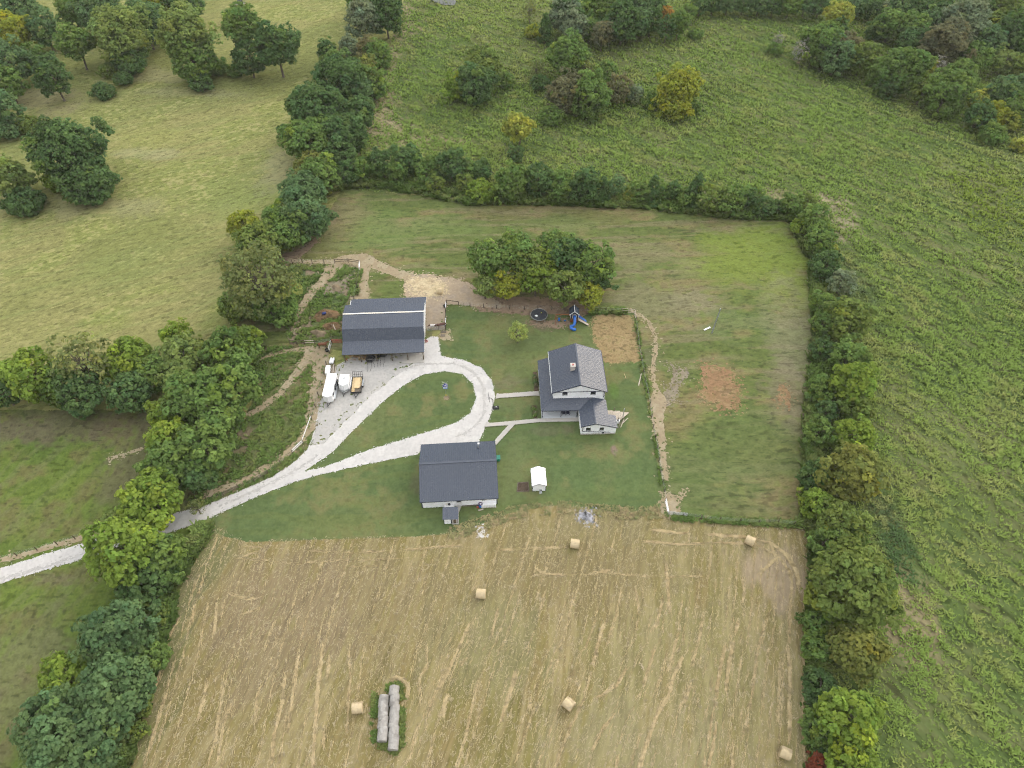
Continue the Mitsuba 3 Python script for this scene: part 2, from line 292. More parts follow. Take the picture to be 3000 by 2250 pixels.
diffuse('bark', turf((0.15, 0.125, 0.10), (0.12, 0.10, 0.08), (0.18, 0.155, 0.13), (0.09, 0.075, 0.06), s1=0.5, s2=2, s3=5, grain=0.5))
scene['mat_leaves'] = {'type': 'principledthin', 'base_color': {'type': 'mesh_attribute', 'name': 'vertex_color'}, 'roughness': 0.6, 'spec_trans': 0.0, 'diff_trans': 0.9}
scene['mat_coat'] = {'type': 'twosided', 'bsdf': {'type': 'principled', 'base_color': {'type': 'mesh_attribute', 'name': 'vertex_color'}, 'roughness': 0.5, 'specular': 0.4}}
def metal_paint(base, v):
    def fn(p, n, uv):
        k = fbm(p.x * 0.14, p.y * 0.14, p.z * 0.14, 2)
        return mi.Color3f(base) * (1 - v / 2 + v * k)
    return fn
plain('navy_roof', metal_paint((0.031, 0.042, 0.066), 0.2), 0.44, 0.0, 0.8)
plain('navy_trim', (0.028, 0.03, 0.055), 0.4)
def siding_white(p, n, uv):
    k = fbm(p.x * 0.9, p.y * 0.9, p.z * 0.4, 3)
    return mix((0.79, 0.80, 0.81), (0.66, 0.67, 0.67), smoothstep(0.55, 0.8, k))
plain('white_siding', siding_white, 0.5, 0.0, 0.4)
plain('white_paint', (0.70, 0.70, 0.70), 0.4)
plain('cream_trim', (0.62, 0.58, 0.50), 0.5)
plain('white_roof', metal_paint((0.76, 0.76, 0.77), 0.06), 0.4)
plain('alloy', (0.55, 0.57, 0.58), 0.35, 0.6)
plain('galvanised', (0.36, 0.38, 0.38), 0.4, 0.5)
plain('black_metal', (0.022, 0.022, 0.025), 0.4)
plain('black_rubber', (0.02, 0.02, 0.02), 0.7)
plain('black_mesh', metal_paint((0.022, 0.025, 0.032), 0.3), 0.7)
plain('blue_plastic', (0.02, 0.12, 0.42), 0.35)
plain('navy_plastic', (0.015, 0.03, 0.14), 0.4)
plain('green_plastic', (0.02, 0.17, 0.12), 0.4)
plain('red_plastic', (0.33, 0.06, 0.045), 0.5)
plain('purple_plastic', (0.06, 0.03, 0.09), 0.5)
plain('yellow_plastic', (0.5, 0.4, 0.05), 0.5)
def wood(a, b, s=1.0):
    def fn(p, n, uv):
        k = fbm(p.x * 3 * s, p.y * 3 * s, p.z * 3 * s, 3)
        q = noise(p.x * 0.9 + 4, p.y * 0.9, p.z)
        return mix(a, b, smoothstep(0.3, 0.7, k * 0.7 + q * 0.3))
    return fn
diffuse('grey_wood', wood((0.20, 0.17, 0.135), (0.13, 0.11, 0.085)))
diffuse('pale_wood', wood((0.52, 0.46, 0.38), (0.42, 0.36, 0.29)))
diffuse('new_lumber', wood((0.60, 0.47, 0.28), (0.53, 0.40, 0.22)))
diffuse('stained_wood', wood((0.26, 0.11, 0.05), (0.20, 0.08, 0.035)))
diffuse('post_wood', wood((0.13, 0.105, 0.075), (0.085, 0.068, 0.05)))
diffuse('split_log', wood((0.42, 0.24, 0.10), (0.25, 0.13, 0.055)))
diffuse('masonry', wood((0.50, 0.46, 0.42), (0.42, 0.38, 0.35)))
scene['mat_pane_glass'] = {'type': 'thindielectric'}
scene['mat_pond_water'] = {'type': 'principled', 'base_color': {'type': 'rgb', 'value': [0.03, 0.035, 0.025]}, 'roughness': 0.05, 'specular': 0.6}

# ------------------------------------------------------------------ land
def hills(x, y):
    """Height of the land: level round the farmstead, rolling pasture beyond."""
    x, y = np.asarray(x, float), np.asarray(y, float)
    out = np.maximum(np.maximum(np.abs(x) - 112, y - 168), 0)
    t = np.clip(out / 70, 0, 1)
    t = t * t * (3 - 2 * t)
    far = np.clip((np.hypot(x, y) - 420) / 900, 0, 1)
    return t * (1.7 * np.sin(x * 0.031 + 0.6) * np.cos(y * 0.026 + 0.4) + 1.1 * np.sin(x * 0.017 - y * 0.043)) + far * (25 + 22 * np.sin(x * 0.0042 + 1) * np.cos(y * 0.0037))


def axis(a, b, step, far):
    core = np.arange(a, b + 0.1, step); out, s = [b], step
    while out[-1] < far: s *= 1.35; out.append(out[-1] + s)
    inn, s = [a], step
    while inn[-1] > -far: s *= 1.35; inn.append(inn[-1] - s)
    return np.array(inn[:0:-1] + list(core) + out[1:])
GX, GY = axis(-226, 226, 2.0, 3500), axis(-10, 330, 2.0, 4200)
_gx, _gy = np.meshgrid(GX, GY, indexing='ij')
GZ = hills(_gx, _gy)
_idx = np.arange(len(GX) * len(GY)).reshape(len(GX), len(GY))
GV = np.stack([_gx.ravel(), _gy.ravel(), GZ.ravel()], 1)
_a, _b, _c, _d = _idx[:-1, :-1].ravel(), _idx[1:, :-1].ravel(), _idx[1:, 1:].ravel(), _idx[:-1, 1:].ravel()
GF = np.vstack([np.stack([_a, _b, _c], 1), np.stack([_a, _c, _d], 1)])
struct('pasture_ground', (GV, GF), 'west_grass', 'pale green grazed pasture running to the horizon', smooth=True)

def ground_z(x, y):
    return float(hills(x, y))

def clip_sheet(poly, dz):
    """The land's own triangles cut along a polygon: a sheet that lies dz above the land everywhere."""
    tris = shapely.polygons(GV[GF][:, :, :2])
    shapely.prepare(poly)
    ins = shapely.contains_properly(poly, tris)
    cut = np.nonzero(shapely.intersects(poly, tris) & ~ins)[0]
    V, F = [GV], [GF[ins]]
    n = len(GV)
    for k, g in zip(cut, shapely.intersection(tris[cut], poly)):
        A, B, C = GV[GF[k]]
        N = np.cross(B - A, C - A)
        for t in shapely.constrained_delaunay_triangles(g).geoms if g.geom_type in ('Polygon', 'MultiPolygon') else []:
            c = np.array(t.exterior.coords)[:3]
            if (c[1, 0] - c[0, 0]) * (c[2, 1] - c[0, 1]) - (c[1, 1] - c[0, 1]) * (c[2, 0] - c[0, 0]) < 0: c = c[::-1]
            z = A[2] - ((c[:, 0] - A[0]) * N[0] + (c[:, 1] - A[1]) * N[1]) / N[2]
            V.append(np.column_stack([c, z])); F.append([[n, n + 1, n + 2]]); n += 3
    V, F = np.vstack(V), np.vstack(F)
    u, inv = np.unique(F, return_inverse=True)
    V = V[u] + [0, 0, dz]
    return V, inv.reshape(-1, 3)

def flat_sheet(poly, z):
    c = shapely.get_coordinates(shapely.get_parts(shapely.constrained_delaunay_triangles(poly))).reshape(-1, 4, 2)[:, :3]
    e1, e2 = c[:, 1] - c[:, 0], c[:, 2] - c[:, 0]
    fl = e1[:, 0] * e2[:, 1] - e1[:, 1] * e2[:, 0] < 0
    c[fl] = c[fl][:, ::-1]
    v = np.column_stack([c.reshape(-1, 2), np.full(3 * len(c), z)])
    return v, np.arange(len(v)).reshape(-1, 3)

def ragged(pts, amp=0.4, step=0.35, seed=0, scale=0.6, smooth=0.0):
    """The outline of worn or overgrown ground: the polygon with an uneven, frayed edge."""
    P = pts if hasattr(pts, 'geom_type') else Polygon(pts).buffer(0)
    if smooth: P = P.buffer(smooth).buffer(-2 * smooth).buffer(smooth)
    P = P.segmentize(step)
    def mv(c):
        c = np.asarray(c)[:, :2]
        q = np.column_stack([c * scale, np.full(len(c), seed * 3.7)])
        q2 = np.column_stack([c * scale * 3.4, np.full(len(c), seed * 5.1 + 9)])
        d = np.stack([meshkit.fbm(q, 3, 1) - 0.5 + 0.55 * (meshkit.fbm(q2, 2, 3) - 0.5), meshkit.fbm(q, 3, 2) - 0.5 + 0.55 * (meshkit.fbm(q2, 2, 4) - 0.5)], 1)
        return c + d * amp * 2.2
    out = shapely.transform(P, mv).buffer(0)
    return out

def blobs(rng, line, n, spread, r0, r1):
    """Small loose patches scattered along an outline."""
    L = line.length; g = []
    for _ in range(n):
        p = line.interpolate(rng.uniform(0, L))
        x, y = p.x + rng.normal(0, spread), p.y + rng.normal(0, spread)
        r = rng.uniform(r0, r1); k = rng.integers(5, 9); a = np.sort(rng.uniform(0, 2 * np.pi, k))
        g.append(Polygon(np.stack([x + r * np.cos(a) * rng.uniform(.5, 1.2, k), y + r * np.sin(a) * rng.uniform(.4, 1.0, k)], 1)).buffer(0.04))
    return unary_union([q for q in g if q.is_valid and q.area > 0.005])

def path(pts, widths):
    pts = np.asarray(pts, float)
    ws = np.broadcast_to(np.asarray(widths, float), (len(pts),))
    t = np.linspace(0, len(pts) - 1, len(pts) * 6)
    from scipy.interpolate import PchipInterpolator
    i = np.arange(len(pts))
    x, y, w = (PchipInterpolator(i, q)(t) for q in (pts[:, 0], pts[:, 1], ws))
    dx, dy = np.gradient(x), np.gradient(y); l = np.hypot(dx, dy) + 1e-9
    nx, ny = -dy / l, dx / l
    L = np.stack([x + nx * w / 2, y + ny * w / 2], 1); R = np.stack([x - nx * w / 2, y - ny * w / 2], 1)
    return unary_union([Polygon(np.vstack([L[a:a + 2], R[a:a + 2][::-1]])).buffer(0.03) for a in range(len(x) - 1)])

weed_poly = [(-43.31,160.98),(-44.74,178.83),(-43.14,204.93),(-42.22,249.22),(-41.85,285.57),(-60,420),(-60,3000),(3000,3000),(3000,-600),(90,-600),(40.89,20.05),(43.75,33.26),(50.92,59.01),(57.52,84.99),(66.24,110.42),(71.28,132.18),(71.64,144.64),(67.79,150.02),(47.02,152.26),(23.54,154.56),(-2.74,156.12),(-24.58,158.86)]
WEED = ragged(Polygon(weed_poly).buffer(0).intersection(shapely.box(-70, -300, 900, 900)), 0.8, 1.2, 1)
struct('weed_field', clip_sheet(WEED, 0.004), 'weed_ground', 'tall rough green weed field right of the tree row', smooth=True)
home_poly = [(-45.0,161.63),(-24.56,158.65),(-2.74,155.31),(23.48,153.96),(46.92,151.67),(67.65,149.45),(71.07,144.65),(71.61,132.17),(66.84,110.41),(58.15,84.98),(51.54,61.23),(29.98,62.6),(26.04,63.28),(24.67,85.32),(24.75,110.89),(-0.5,112.62),(-17.81,112.82),(-17.33,105.77),(-35.64,102.6),(-45.74,104.45),(-54.95,103.88),(-57.29,111.82),(-55.44,127.08),(-48.57,143.42)]
HOME = ragged(Polygon(home_poly), 0.5, 0.6, 2)
struct('home_pasture', flat_sheet(HOME, 0.004), 'home_grass', 'grazed green and brown pasture around the yard')
hay_poly = [(-51.23,60.99),(-52.58,54.36),(-53.36,49.11),(-52.95,40.86),(-53.06,34.01),(-52.76,26.48),(-52.12,19.61),(40.52,18.96),(43.75,33.26),(47.71,47.48),(50.95,58.57),(51.18,61.68),(30.04,62.97),(26.75,64.85),(21.35,64.71),(7.54,65.97),(1.78,65.08),(-4.7,62.37),(-8.66,60.61),(-16.57,59.61),(-44.84,58.29)]
HAY = ragged(Polygon(hay_poly), 0.45, 0.5, 3)
struct('hay_field', flat_sheet(HAY, 0.010), 'hay_stubble', 'mown tan hay stubble in the foreground')
low_poly = [(-132.83,87.55),(-100.34,86.36),(-70.46,86.52),(-64.84,70.3),(-55.54,62.65),(-51.23,60.99),(-52.58,54.36),(-53.36,49.11),(-52.95,40.86),(-53.06,34.01),(-52.76,26.48),(-52.12,19.61),(-91.69,19.89)]
struct('lower_pasture', flat_sheet(ragged(Polygon(low_poly), 0.5, 0.7, 4), 0.006), 'low_grass', 'dark green pasture at lower left beside the gravel drive')
strip_poly = [(-56.0,104.16),(-40.62,104.39),(-37.56,99.34),(-36.26,89.43),(-36.75,80.37),(-39.96,74.08),(-45.7,69.14),(-53.74,64.93),(-55.54,62.65),(-58.1,65.91),(-54.81,75.25),(-51.39,88.41)]
struct('weedy_strip', flat_sheet(ragged(Polygon(strip_poly), 0.4, 0.5, 5), 0.012), 'weedy_strip_grass', 'weedy green strip between the tree clump and the dirt track')
lawn_poly = [(-54.58,60.66),(-51.78,63.71),(-45.48,68.17),(-39.58,72.05),(-36.99,76.63),(-36.95,82.57),(-37.57,90.64),(-35.44,98.03),(-23.6,99.19),(-19.75,105.11),(-15.59,106.43),(-15.79,116.63),(-0.48,116.3),(18.02,115.19),(27.25,114.94),(27.03,99.94),(26.99,86.45),(27.12,74.46),(27.3,65.22),(21.31,64.34),(7.53,65.68),(1.78,64.8),(-4.7,62.1),(-8.65,60.34),(-16.55,59.35),(-44.78,58.03)]
LAWN = ragged(Polygon(lawn_poly), 0.22, 0.35, 6)
struct('lawn', flat_sheet(LAWN, 0.016), 'lawn_grass', 'mown dark green lawn around the house and garage')
pad_poly = [(-52.11,130.3),(-44.59,130.78),(-36.19,130.6),(-35.7,125.39),(-35.82,119.08),(-36.56,118.53),(-37.38,113.8),(-36.32,105.84),(-38.54,105.37),(-44.22,104.76),(-47.02,104.3),(-49.63,110.07),(-53.37,120.97)]
PAD = ragged(Polygon(pad_poly), 0.3, 0.4, 7)
struct('paddock', flat_sheet(PAD, 0.012), 'paddock_grass', 'weedy paddock left of the barn')

rk = np.random.default_rng(3)
def soil(name, poly, mat, label, z, amp=0.28, seed=1, loose=0, spread=0.5, step=0.25, r=(0.06, 0.3)):
    P = ragged(poly, amp, step, seed, 0.9)
    if loose:
        bd = P.boundary
        P = P.union(blobs(rk, bd, loose, spread, *r)).difference(blobs(rk, bd, loose, spread, *r))
    SOILS.append(P)
    return struct(name, flat_sheet(P, z), mat, label)
SOILS = []

# bare patches
soil('soil_patch', [(39.17,99.25),(42.36,99.49),(44.27,98.59),(46.04,97.77),(45.39,94.25),(45.58,90.08),(44.64,87.7),(40.61,87.38),(40.14,89.4),(38.27,90.16),(36.68,90.92),(38.53,93.17)], 'red_soil', 'bare reddish brown patch in the right pasture', 0.020, 0.5, 11, 260, 0.9)
soil('soil_patch', [(32.87,100.12),(33.85,98.7),(36.58,98.07),(35.99,96.3),(33.68,93.79),(33.46,90.58),(31.17,88.75),(29.54,87.31),(29.24,90.25),(31.21,92.86),(32.9,96.33)], 'grey_soil', 'pale worn patch beside the right dirt track', 0.020, 0.5, 12, 200, 0.8)
soil('soil_patch', [(54.3,93.96),(55.17,94.53),(55.89,92.22),(55.02,88.32),(54.22,87.97),(54.5,90.73),(53.31,88.89),(53.2,90.37)], 'red_soil', 'small bare brown patch near the east tree row', 0.020, 0.3, 13, 70, 0.6)
soil('garden_plot', [(17.59,113.98),(18.64,114.68),(22.14,114.53),(25.12,114.25),(26.71,113.98),(26.72,109.82),(26.65,105.06),(26.74,100.49),(24.76,100.12),(20.72,99.85),(18.86,100.09),(18.2,103.5),(17.27,106.84),(17.23,110.97)], 'garden_soil', 'tan garden plot behind the house', 0.022, 0.2, 14, 160, 0.35)
soil('grove_soil', [(-9.05,117.72),(-3.7,119.68),(4.8,120.03),(11.73,119.5),(17.06,118.53),(18.75,115.74),(15.18,113.6),(7.68,114.44),(4.64,113.72),(-1.39,114.55),(-7.45,114.95)], 'bare_earth', 'bare brown earth under the grove', 0.024, 0.35, 15, 90, 0.5)  # bare brown dirt beneath the grove trees, in the soil's own colour
soil('play_soil', [(3.52,112.35),(5.15,112.72),(7.85,112.3),(9.92,113.05),(11.96,113.03),(12.69,111.67),(11.8,110.16),(9.1,109.81),(6.43,110.41),(4.09,110.81)], 'bare_earth', 'worn earth round the swing set', 0.022, 0.4, 16, 120, 0.6)
# horse lot, straw and dirt tracks
soil('horse_lot', [(-25.12,127.04),(-20.41,127.5),(-15.87,126.53),(-11.89,125.81),(-9.2,123.71),(-6.8,120.61),(-3.18,118.32),(-1.4,116.64),(-3.16,116.0),(-6.71,116.56),(-14.79,117.39),(-14.51,109.5),(-18.79,109.03),(-20.57,116.13),(-24.45,119.88),(-25.2,123.7)], 'lot_soil', 'bare tan horse lot behind the barn', 0.026, 0.3, 17, 160, 0.5)
soil('spread_hay', [(-24.24,126.04),(-22.2,126.8),(-19.01,126.29),(-16.31,125.15),(-14.62,122.8),(-15.0,120.33),(-17.02,119.79),(-19.81,119.45),(-22.98,120.62),(-24.22,122.92)], 'spread_straw', 'pale straw strewn over the horse lot', 0.030, 0.4, 18, 240, 0.7)
north_track = [(-53.57,132.25),(-48.32,131.48),(-43.24,131.59),(-39.62,132.49),(-35.85,132.44),(-32.98,130.97),(-29.0,128.81),(-26.21,127.45),(-23.5,126.62)]
soil('dirt_track', path(north_track, [1.2, 1.2, 1.6, 3.2, 4.2, 3.0, 2.6, 2.6, 4.0]), 'dirt', 'dirt track along the north paddock fence', 0.028, 0.3, 19, 200, 0.6)
soil('dirt_track', path([(-35.25,132.02),(-35.07,128.56),(-34.76,124.59),(-34.58,121.89),(-34.77,118.51)], [3.5, 3.2, 2.6, 3.6, 4.5]), 'dirt', 'dirt track from the fence corner down to the barn', 0.032, 0.25, 20, 90, 0.4)
soil('dirt_track', path([(-41.05,131.27),(-42.71,128.25),(-43.9,124.31),(-45.89,120.13),(-46.8,116.07),(-47.43,111.44),(-47.07,107.31)], [3.4, 3.0, 2.4, 2.2, 1.8, 1.0, 0.8]), 'dirt', 'dirt track crossing the weedy paddock', 0.028, 0.35, 21, 130, 0.5)
soil('soil_patch', [(-42.27,123.91),(-39.58,125.04),(-36.82,127.78),(-35.87,128.57),(-35.86,126.57),(-37.29,127.38),(-38.24,123.09),(-38.42,120.8),(-41.26,120.83),(-42.93,120.1)], 'grey_soil', 'greyish bare earth in the weedy paddock', 0.030, 0.35, 22, 90, 0.5)
soil('dirt_track', [(-44.16,102.29),(-42.87,103.75),(-39.18,103.97),(-37.75,98.7),(-37.38,90.63),(-37.52,85.95),(-38.06,81.8),(-39.71,78.25),(-43.22,74.11),(-47.65,70.34),(-52.77,67.47),(-54.89,66.16),(-54.64,68.26),(-49.35,70.45),(-44.51,74.53),(-40.92,79.11),(-39.97,83.49),(-40.32,89.48),(-40.46,95.56),(-42.09,99.39)], 'dirt', 'wide dirt track down the left side of the yard', 0.028, 0.3, 23, 220, 0.5)
soil('dirt_track', path([(-41.35,102.91),(-42.69,100.39),(-44.83,94.88),(-47.38,89.54),(-52.5,84.56),(-54.1,83.25)], [2.4, 2.0, 1.5, 1.3, 1.2, 1.0]), 'dirt', 'narrow dirt track branching left to the trees', 0.032, 0.2, 24, 90, 0.35)
soil('dirt_track', path([(-42.15,103.41),(-46.02,102.86),(-50.06,101.54),(-52.58,100.02)], [1.6, 0.9, 0.7, 0.6]), 'dirt', 'thin dirt track below the paddock fence', 0.036, 0.18, 25, 40, 0.3)
soil('dirt_track', path([(26.41,115.68),(27.45,114.94),(28.8,113.67),(30.2,111.0),(30.69,107.37),(30.39,103.36),(29.3,99.19),(28.89,95.76),(29.05,92.73),(29.21,89.78),(28.55,86.35),(28.34,83.57),(28.42,80.32),(28.37,77.69),(28.2,73.62),(28.09,71.16)], [0.6, 0.8, 0.7, 0.7, 0.7, 0.8, 0.8, 0.8, 1.2, 3.0, 2.4, 2.2, 1.8, 1.3, 1.2, 1.3]), 'dirt', 'cattle track along the right yard fence', 0.026, 0.25, 26, 260, 0.5)
soil('dirt_track', path([(27.67,68.79),(27.92,66.99),(28.16,65.22),(28.24,64.06)], [1.4, 2.4, 3.4, 3.6]), 'dirt', 'trodden dirt at the lower right gate', 0.030, 0.25, 27, 60, 0.4)
soil('dirt_track', path([(28.25,65.81),(29.71,66.98),(31.34,69.06)], [1.2, 1.0, 0.6]), 'dirt', 'short dirt spur at the lower right gate', 0.034, 0.25, 28, 40, 0.4)
soil('dirt_track', path([(-86.99,53.57),(-85.46,54.34),(-81.67,55.35),(-77.92,56.91),(-74.3,58.25),(-70.13,59.86),(-67.53,61.01)], 0.9), 'dirt', 'worn strip along the fence above the drive', 0.026, 0.2, 29, 60, 0.3)
soil('dirt_track', path([(-74.77,74.9),(-71.94,76.0),(-69.19,77.44)], 0.7), 'dirt', 'faint dirt track below the tree clump', 0.026, 0.15, 31, 30, 0.3)
soil('dirt_track', path([(-55.96,130.4),(-52.53,133.74),(-50.08,136.47),(-47.83,140.7)], [4.0, 3.6, 2.4, 1.0]), 'bare_earth', 'brown earth below the diagonal tree row', 0.024, 0.4, 32, 80, 0.6)

# gravel drive
drive_outer = Polygon([(-95.13,48.99),(-90.05,50.84),(-84.83,52.66),(-78.37,55.5),(-72.24,57.75),(-62.68,62.26),(-53.81,65.22),(-48.79,68.11),(-43.63,71.19),(-40.06,74.59),(-38.22,77.7),(-37.75,82.57),(-38.09,88.28),(-37.31,92.44),(-36.19,98.55),(-33.48,101.12),(-26.78,101.84),(-18.65,102.28),(-18.73,106.06),(-17.43,107.28),(-15.93,107.13),(-14.9,101.44),(-10.2,100.47),(-6.29,98.23),(-3.95,94.55),(-3.35,90.28),(-4.03,86.19),(-5.32,82.25),(-6.23,79.31),(-9.37,78.8),(-16.73,77.81),(-17.49,76.45),(-22.14,75.34),(-29.6,73.36),(-36.08,71.42),(-39.22,70.16),(-45.25,67.12),(-53.04,62.36),(-57.97,59.98),(-71.13,54.85),(-77.16,52.59),(-83.64,50.07),(-88.73,48.15),(-93.74,46.35)]).buffer(0)
island = Polygon([(-37.82,72.63),(-33.54,76.71),(-29.99,82.5),(-25.4,89.32),(-21.22,93.99),(-18.11,96.32),(-13.89,97.29),(-10.05,96.49),(-7.88,93.72),(-7.13,90.08),(-8.2,86.23),(-10.82,83.98),(-13.97,82.56),(-19.98,80.09),(-26.7,77.48),(-31.54,74.92),(-35.53,73.12)]).buffer(0)
yard_poly = Polygon([(-37.92,78.02),(-37.75,82.57),(-38.09,88.28),(-37.31,92.44),(-36.19,98.55),(-33.48,101.12),(-18.65,102.28),(-20.72,99.16),(-24.18,95.38),(-28.28,90.3),(-32.75,83.08),(-35.6,78.74)]).buffer(0)
DRIVE = ragged(drive_outer.difference(island), 0.16, 0.25, 41, 1.1)
_bd = DRIVE.boundary
DRIVE = DRIVE.union(blobs(rk, _bd, 700, 0.18, 0.03, 0.10)).difference(blobs(rk, _bd, 900, 0.16, 0.03, 0.12))
GRASSY = blobs(rk, yard_poly.boundary, 240, 0.9, 0.08, 0.45).intersection(yard_poly.buffer(0.5))
_ry = ragged(yard_poly, 0.5, 0.35, 42)
YARD = _ry.intersection(DRIVE).difference(GRASSY)
DRIVE = DRIVE.difference(_ry)
struct('gravel_drive', flat_sheet(DRIVE, 0.040), 'gravel', 'white gravel drive looping round an oval of lawn')
struct('gravel_yard', flat_sheet(YARD, 0.040), 'yard_gravel', 'greyer gravel yard in front of the barn')
soil('gravel_strip', path([(-85.05,50.64),(-80.29,52.18),(-75.82,53.94),(-72.08,55.55),(-68.63,57.38)], [0.5, 0.6, 0.6, 0.5, 0.4]), 'yard_gravel', 'greyer strip between the wheel tracks of the lower drive', 0.044, 0.25, 47, 80, 0.35)
soil('gravel_strip', path([(-52.03,64.64),(-45.57,68.56),(-39.69,72.65),(-36.03,76.1)], [0.3, 0.5, 0.5, 0.3]), 'yard_gravel', 'greyer strip between wheel tracks near the drive fork', 0.044, 0.25, 48, 60, 0.35)
soil('gravel_strip', path([(-35.34,79.81),(-32.63,85.33),(-28.48,91.99),(-24.25,96.14),(-18.8,99.14),(-13.04,99.33),(-8.37,97.36),(-5.8,92.72),(-5.33,87.71),(-6.86,83.38),(-10.76,80.65)], [0.2, 0.4, 0.5, 0.4, 0.5, 0.4, 0.5, 0.5, 0.4, 0.4, 0.2]), 'yard_gravel', 'greyer strip between wheel tracks round the drive loop', 0.044, 0.3, 49, 90, 0.4)
soil('gravel_patch', [(-5.89,61.14),(-5.09,61.31),(-4.44,60.68),(-4.59,60.05),(-3.87,59.6),(-4.18,59.25),(-4.97,59.09),(-5.92,59.27),(-5.95,60.15)], 'gravel', 'small white gravel patch at the lawn edge south of the garage', 0.024, 0.2, 44, 40, 0.25)
soil('soil_patch', [(-16.21,106.96),(-15.37,109.17),(-13.18,109.49),(-13.59,107.95),(-13.02,106.25),(-14.71,106.1)], 'dirt', 'scuffed earth round the grey pallets', 0.024, 0.25, 45, 40, 0.3)

def slabs(name, poly_pts, mat, label, z=0.07, thick=0.1):
    b = MB(); b.slab([(x, y, z) for x, y in poly_pts], thick)
    return struct(name, b.get(), mat, label)
slabs('walkway', [(-3.26,89.97),(-3.05,91.4),(-2.5,91.19),(4.5,91.95),(5.36,92.03),(5.48,90.76),(4.74,90.88),(-2.32,90.19)], 'concrete', 'upper concrete walkway from drive to house')
slabs('walkway', [(-5.34,82.92),(-4.75,84.34),(-4.22,83.87),(4.75,85.0),(13.27,85.61),(13.2,84.49),(5.17,84.19),(0.6,83.55),(-2.95,78.63),(-3.17,79.79),(-0.65,83.39),(-4.25,83.05)], 'concrete', 'lower forked concrete walkway from drive to porch')
water = Polygon([(-33.39,293.58),(-32.55,286.31),(-31.23,283.35),(-29.39,280.34),(-25.49,278.11),(-22.72,278.24),(-22.13,283.28),(-22.58,288.55),(-24.3,294.72)]).buffer(0.3)
_zz = hills(*np.array(water.exterior.coords).T)
struct('pond_water', (lambda vf: (vf[0] + [0, 0, float(_zz.max()) + 0.05], vf[1]))(flat_sheet(ragged(water, 0.5, 0.7, 46), 0.0)), 'pond_water', 'small pale pond at the top of the photo')

# ------------------------------------------------------------------ barn
BF = (-27.0, 107.98, 0.061)
bl, prof = 8.41, [(8.34, 2.6), (5.10, 3.2), (3.63, 5.32), (0.0, 6.10)]
barn = thing('barn', 'big barn with navy gambrel roof and open lean-to on the gravel yard', 'barn')
WB, BT = (-5.0, 3.1), 0
names = []
for sgn in (-1, 1):
    for k, ((b0, h0), (b1, h1)) in enumerate(zip(prof[:-1], prof[1:])):
        x0 = -bl + (0.5 if sgn > 0 and k == 0 else 0)
        a, c = (x0, sgn * b0, h0), (x0, sgn * b1, h1)
        a2, c2 = (bl, sgn * b0, h0), (bl, sgn * b1, h1)
        pts = [a, a2, c2, c] if sgn < 0 else [a2, a, c, c2]
        put('roof', roof_face(BF, pts, (0, -sgn * (b0 - b1), h1 - h0)), 'navy_roof', barn)
r = MB(BF); r.bar((-bl - 0.02, 0.05, 6.14), (bl + 0.02, 0.05, 6.14), 0.34, 0.05)
for k in range(7): r.bar((-bl + 1.3 + k * 2.6, 0.05, 6.175), (-bl + 1.42 + k * 2.6, 0.05, 6.175), 0.4, 0.03)
put('ridge_cap', r.get(), 'cream_trim', barn)
for sx in (-1, 1):
    x = sx * (bl - 0.3)
    pr = [(-8.1, 0), (8.1, 0), (8.1, 2.5), (5.0, 3.02), (3.55, 5.15), (0, 5.92), (-3.55, 5.15), (-5.0, 3.02)]
    L = [(v + 8.1, z) for v, z in pr]
    hole = [(6.4, 0, 9.8, 3.0)]
    if sx > 0: L = [(s, z) for s, z in [(0 + 3.1, 0), (16.2, 0), (16.2, 2.5), (13.1, 3.02), (11.65, 5.15), (8.1, 5.92), (4.55, 5.15), (3.1, 3.02)]]
    else: L = [(16.2 - s, z) for s, z in [(3.1, 0), (16.2, 0), (16.2, 2.5), (13.1, 3.02), (11.65, 5.15), (8.1, 5.92), (4.55, 5.15), (3.1, 3.02)]][::-1]
    A, B = ((x, -8.1), (x, 8.1)) if sx > 0 else ((x, 8.1), (x, -8.1))
    hl = [(6.6, -0.1, 10.0, 2.9)] if sx > 0 else [(6.2, -0.1, 9.6, 2.9)]
    put('wall', wall(BF, A, B, L, hl), 'white_siding', barn)
    d = MB(BF)
    xo = x + sx * 0.05
    for v0 in (-1.55, 0.1): d.box(*sorted((xo, xo + sx * 0.06)), v0, v0 + 1.6, 0.08, 2.95)
    for v0 in (-1.55, 0.1):
        d.bar((xo + sx * 0.08, v0, 0.1), (xo + sx * 0.08, v0 + 1.6, 2.9), 0.1, 0.03, up=(1, 0, 0))
    put('door', d.get(), 'white_paint', barn)
    t = MB(BF)
    for (v0, z0), (v1, z1) in zip([(-8.34, 2.58), (-5.1, 3.18), (-3.63, 5.3), (0, 6.08), (3.63, 5.3), (5.1, 3.18)], [(-5.1, 3.18), (-3.63, 5.3), (0, 6.08), (3.63, 5.3), (5.1, 3.18), (8.34, 2.58)]):
        xx = sx * (bl + 0.012)
        t.bar((xx, v0, z0 - 0.1), (xx, v1, z1 - 0.1), 0.024, 0.2)
    put('rake_trim', t.get(), 'navy_trim' if sx < 0 else 'white_paint', barn)
put('wall', wall(BF, (-bl + 0.3, -5.0), (bl - 0.3, -5.0), [(0, 0), (16.2, 0), (16.2, 3.0), (0, 3.0)], [(1.0, -.1, 5.2, 2.6), (9.5, -.1, 12.5, 2.6)]), 'white_siding', barn)
put('wall', wall(BF, (bl - 0.3, 8.1), (-bl + 0.3, 8.1), [(0, 0), (16.2, 0), (16.2, 2.48), (0, 2.48)]), 'white_siding', barn)
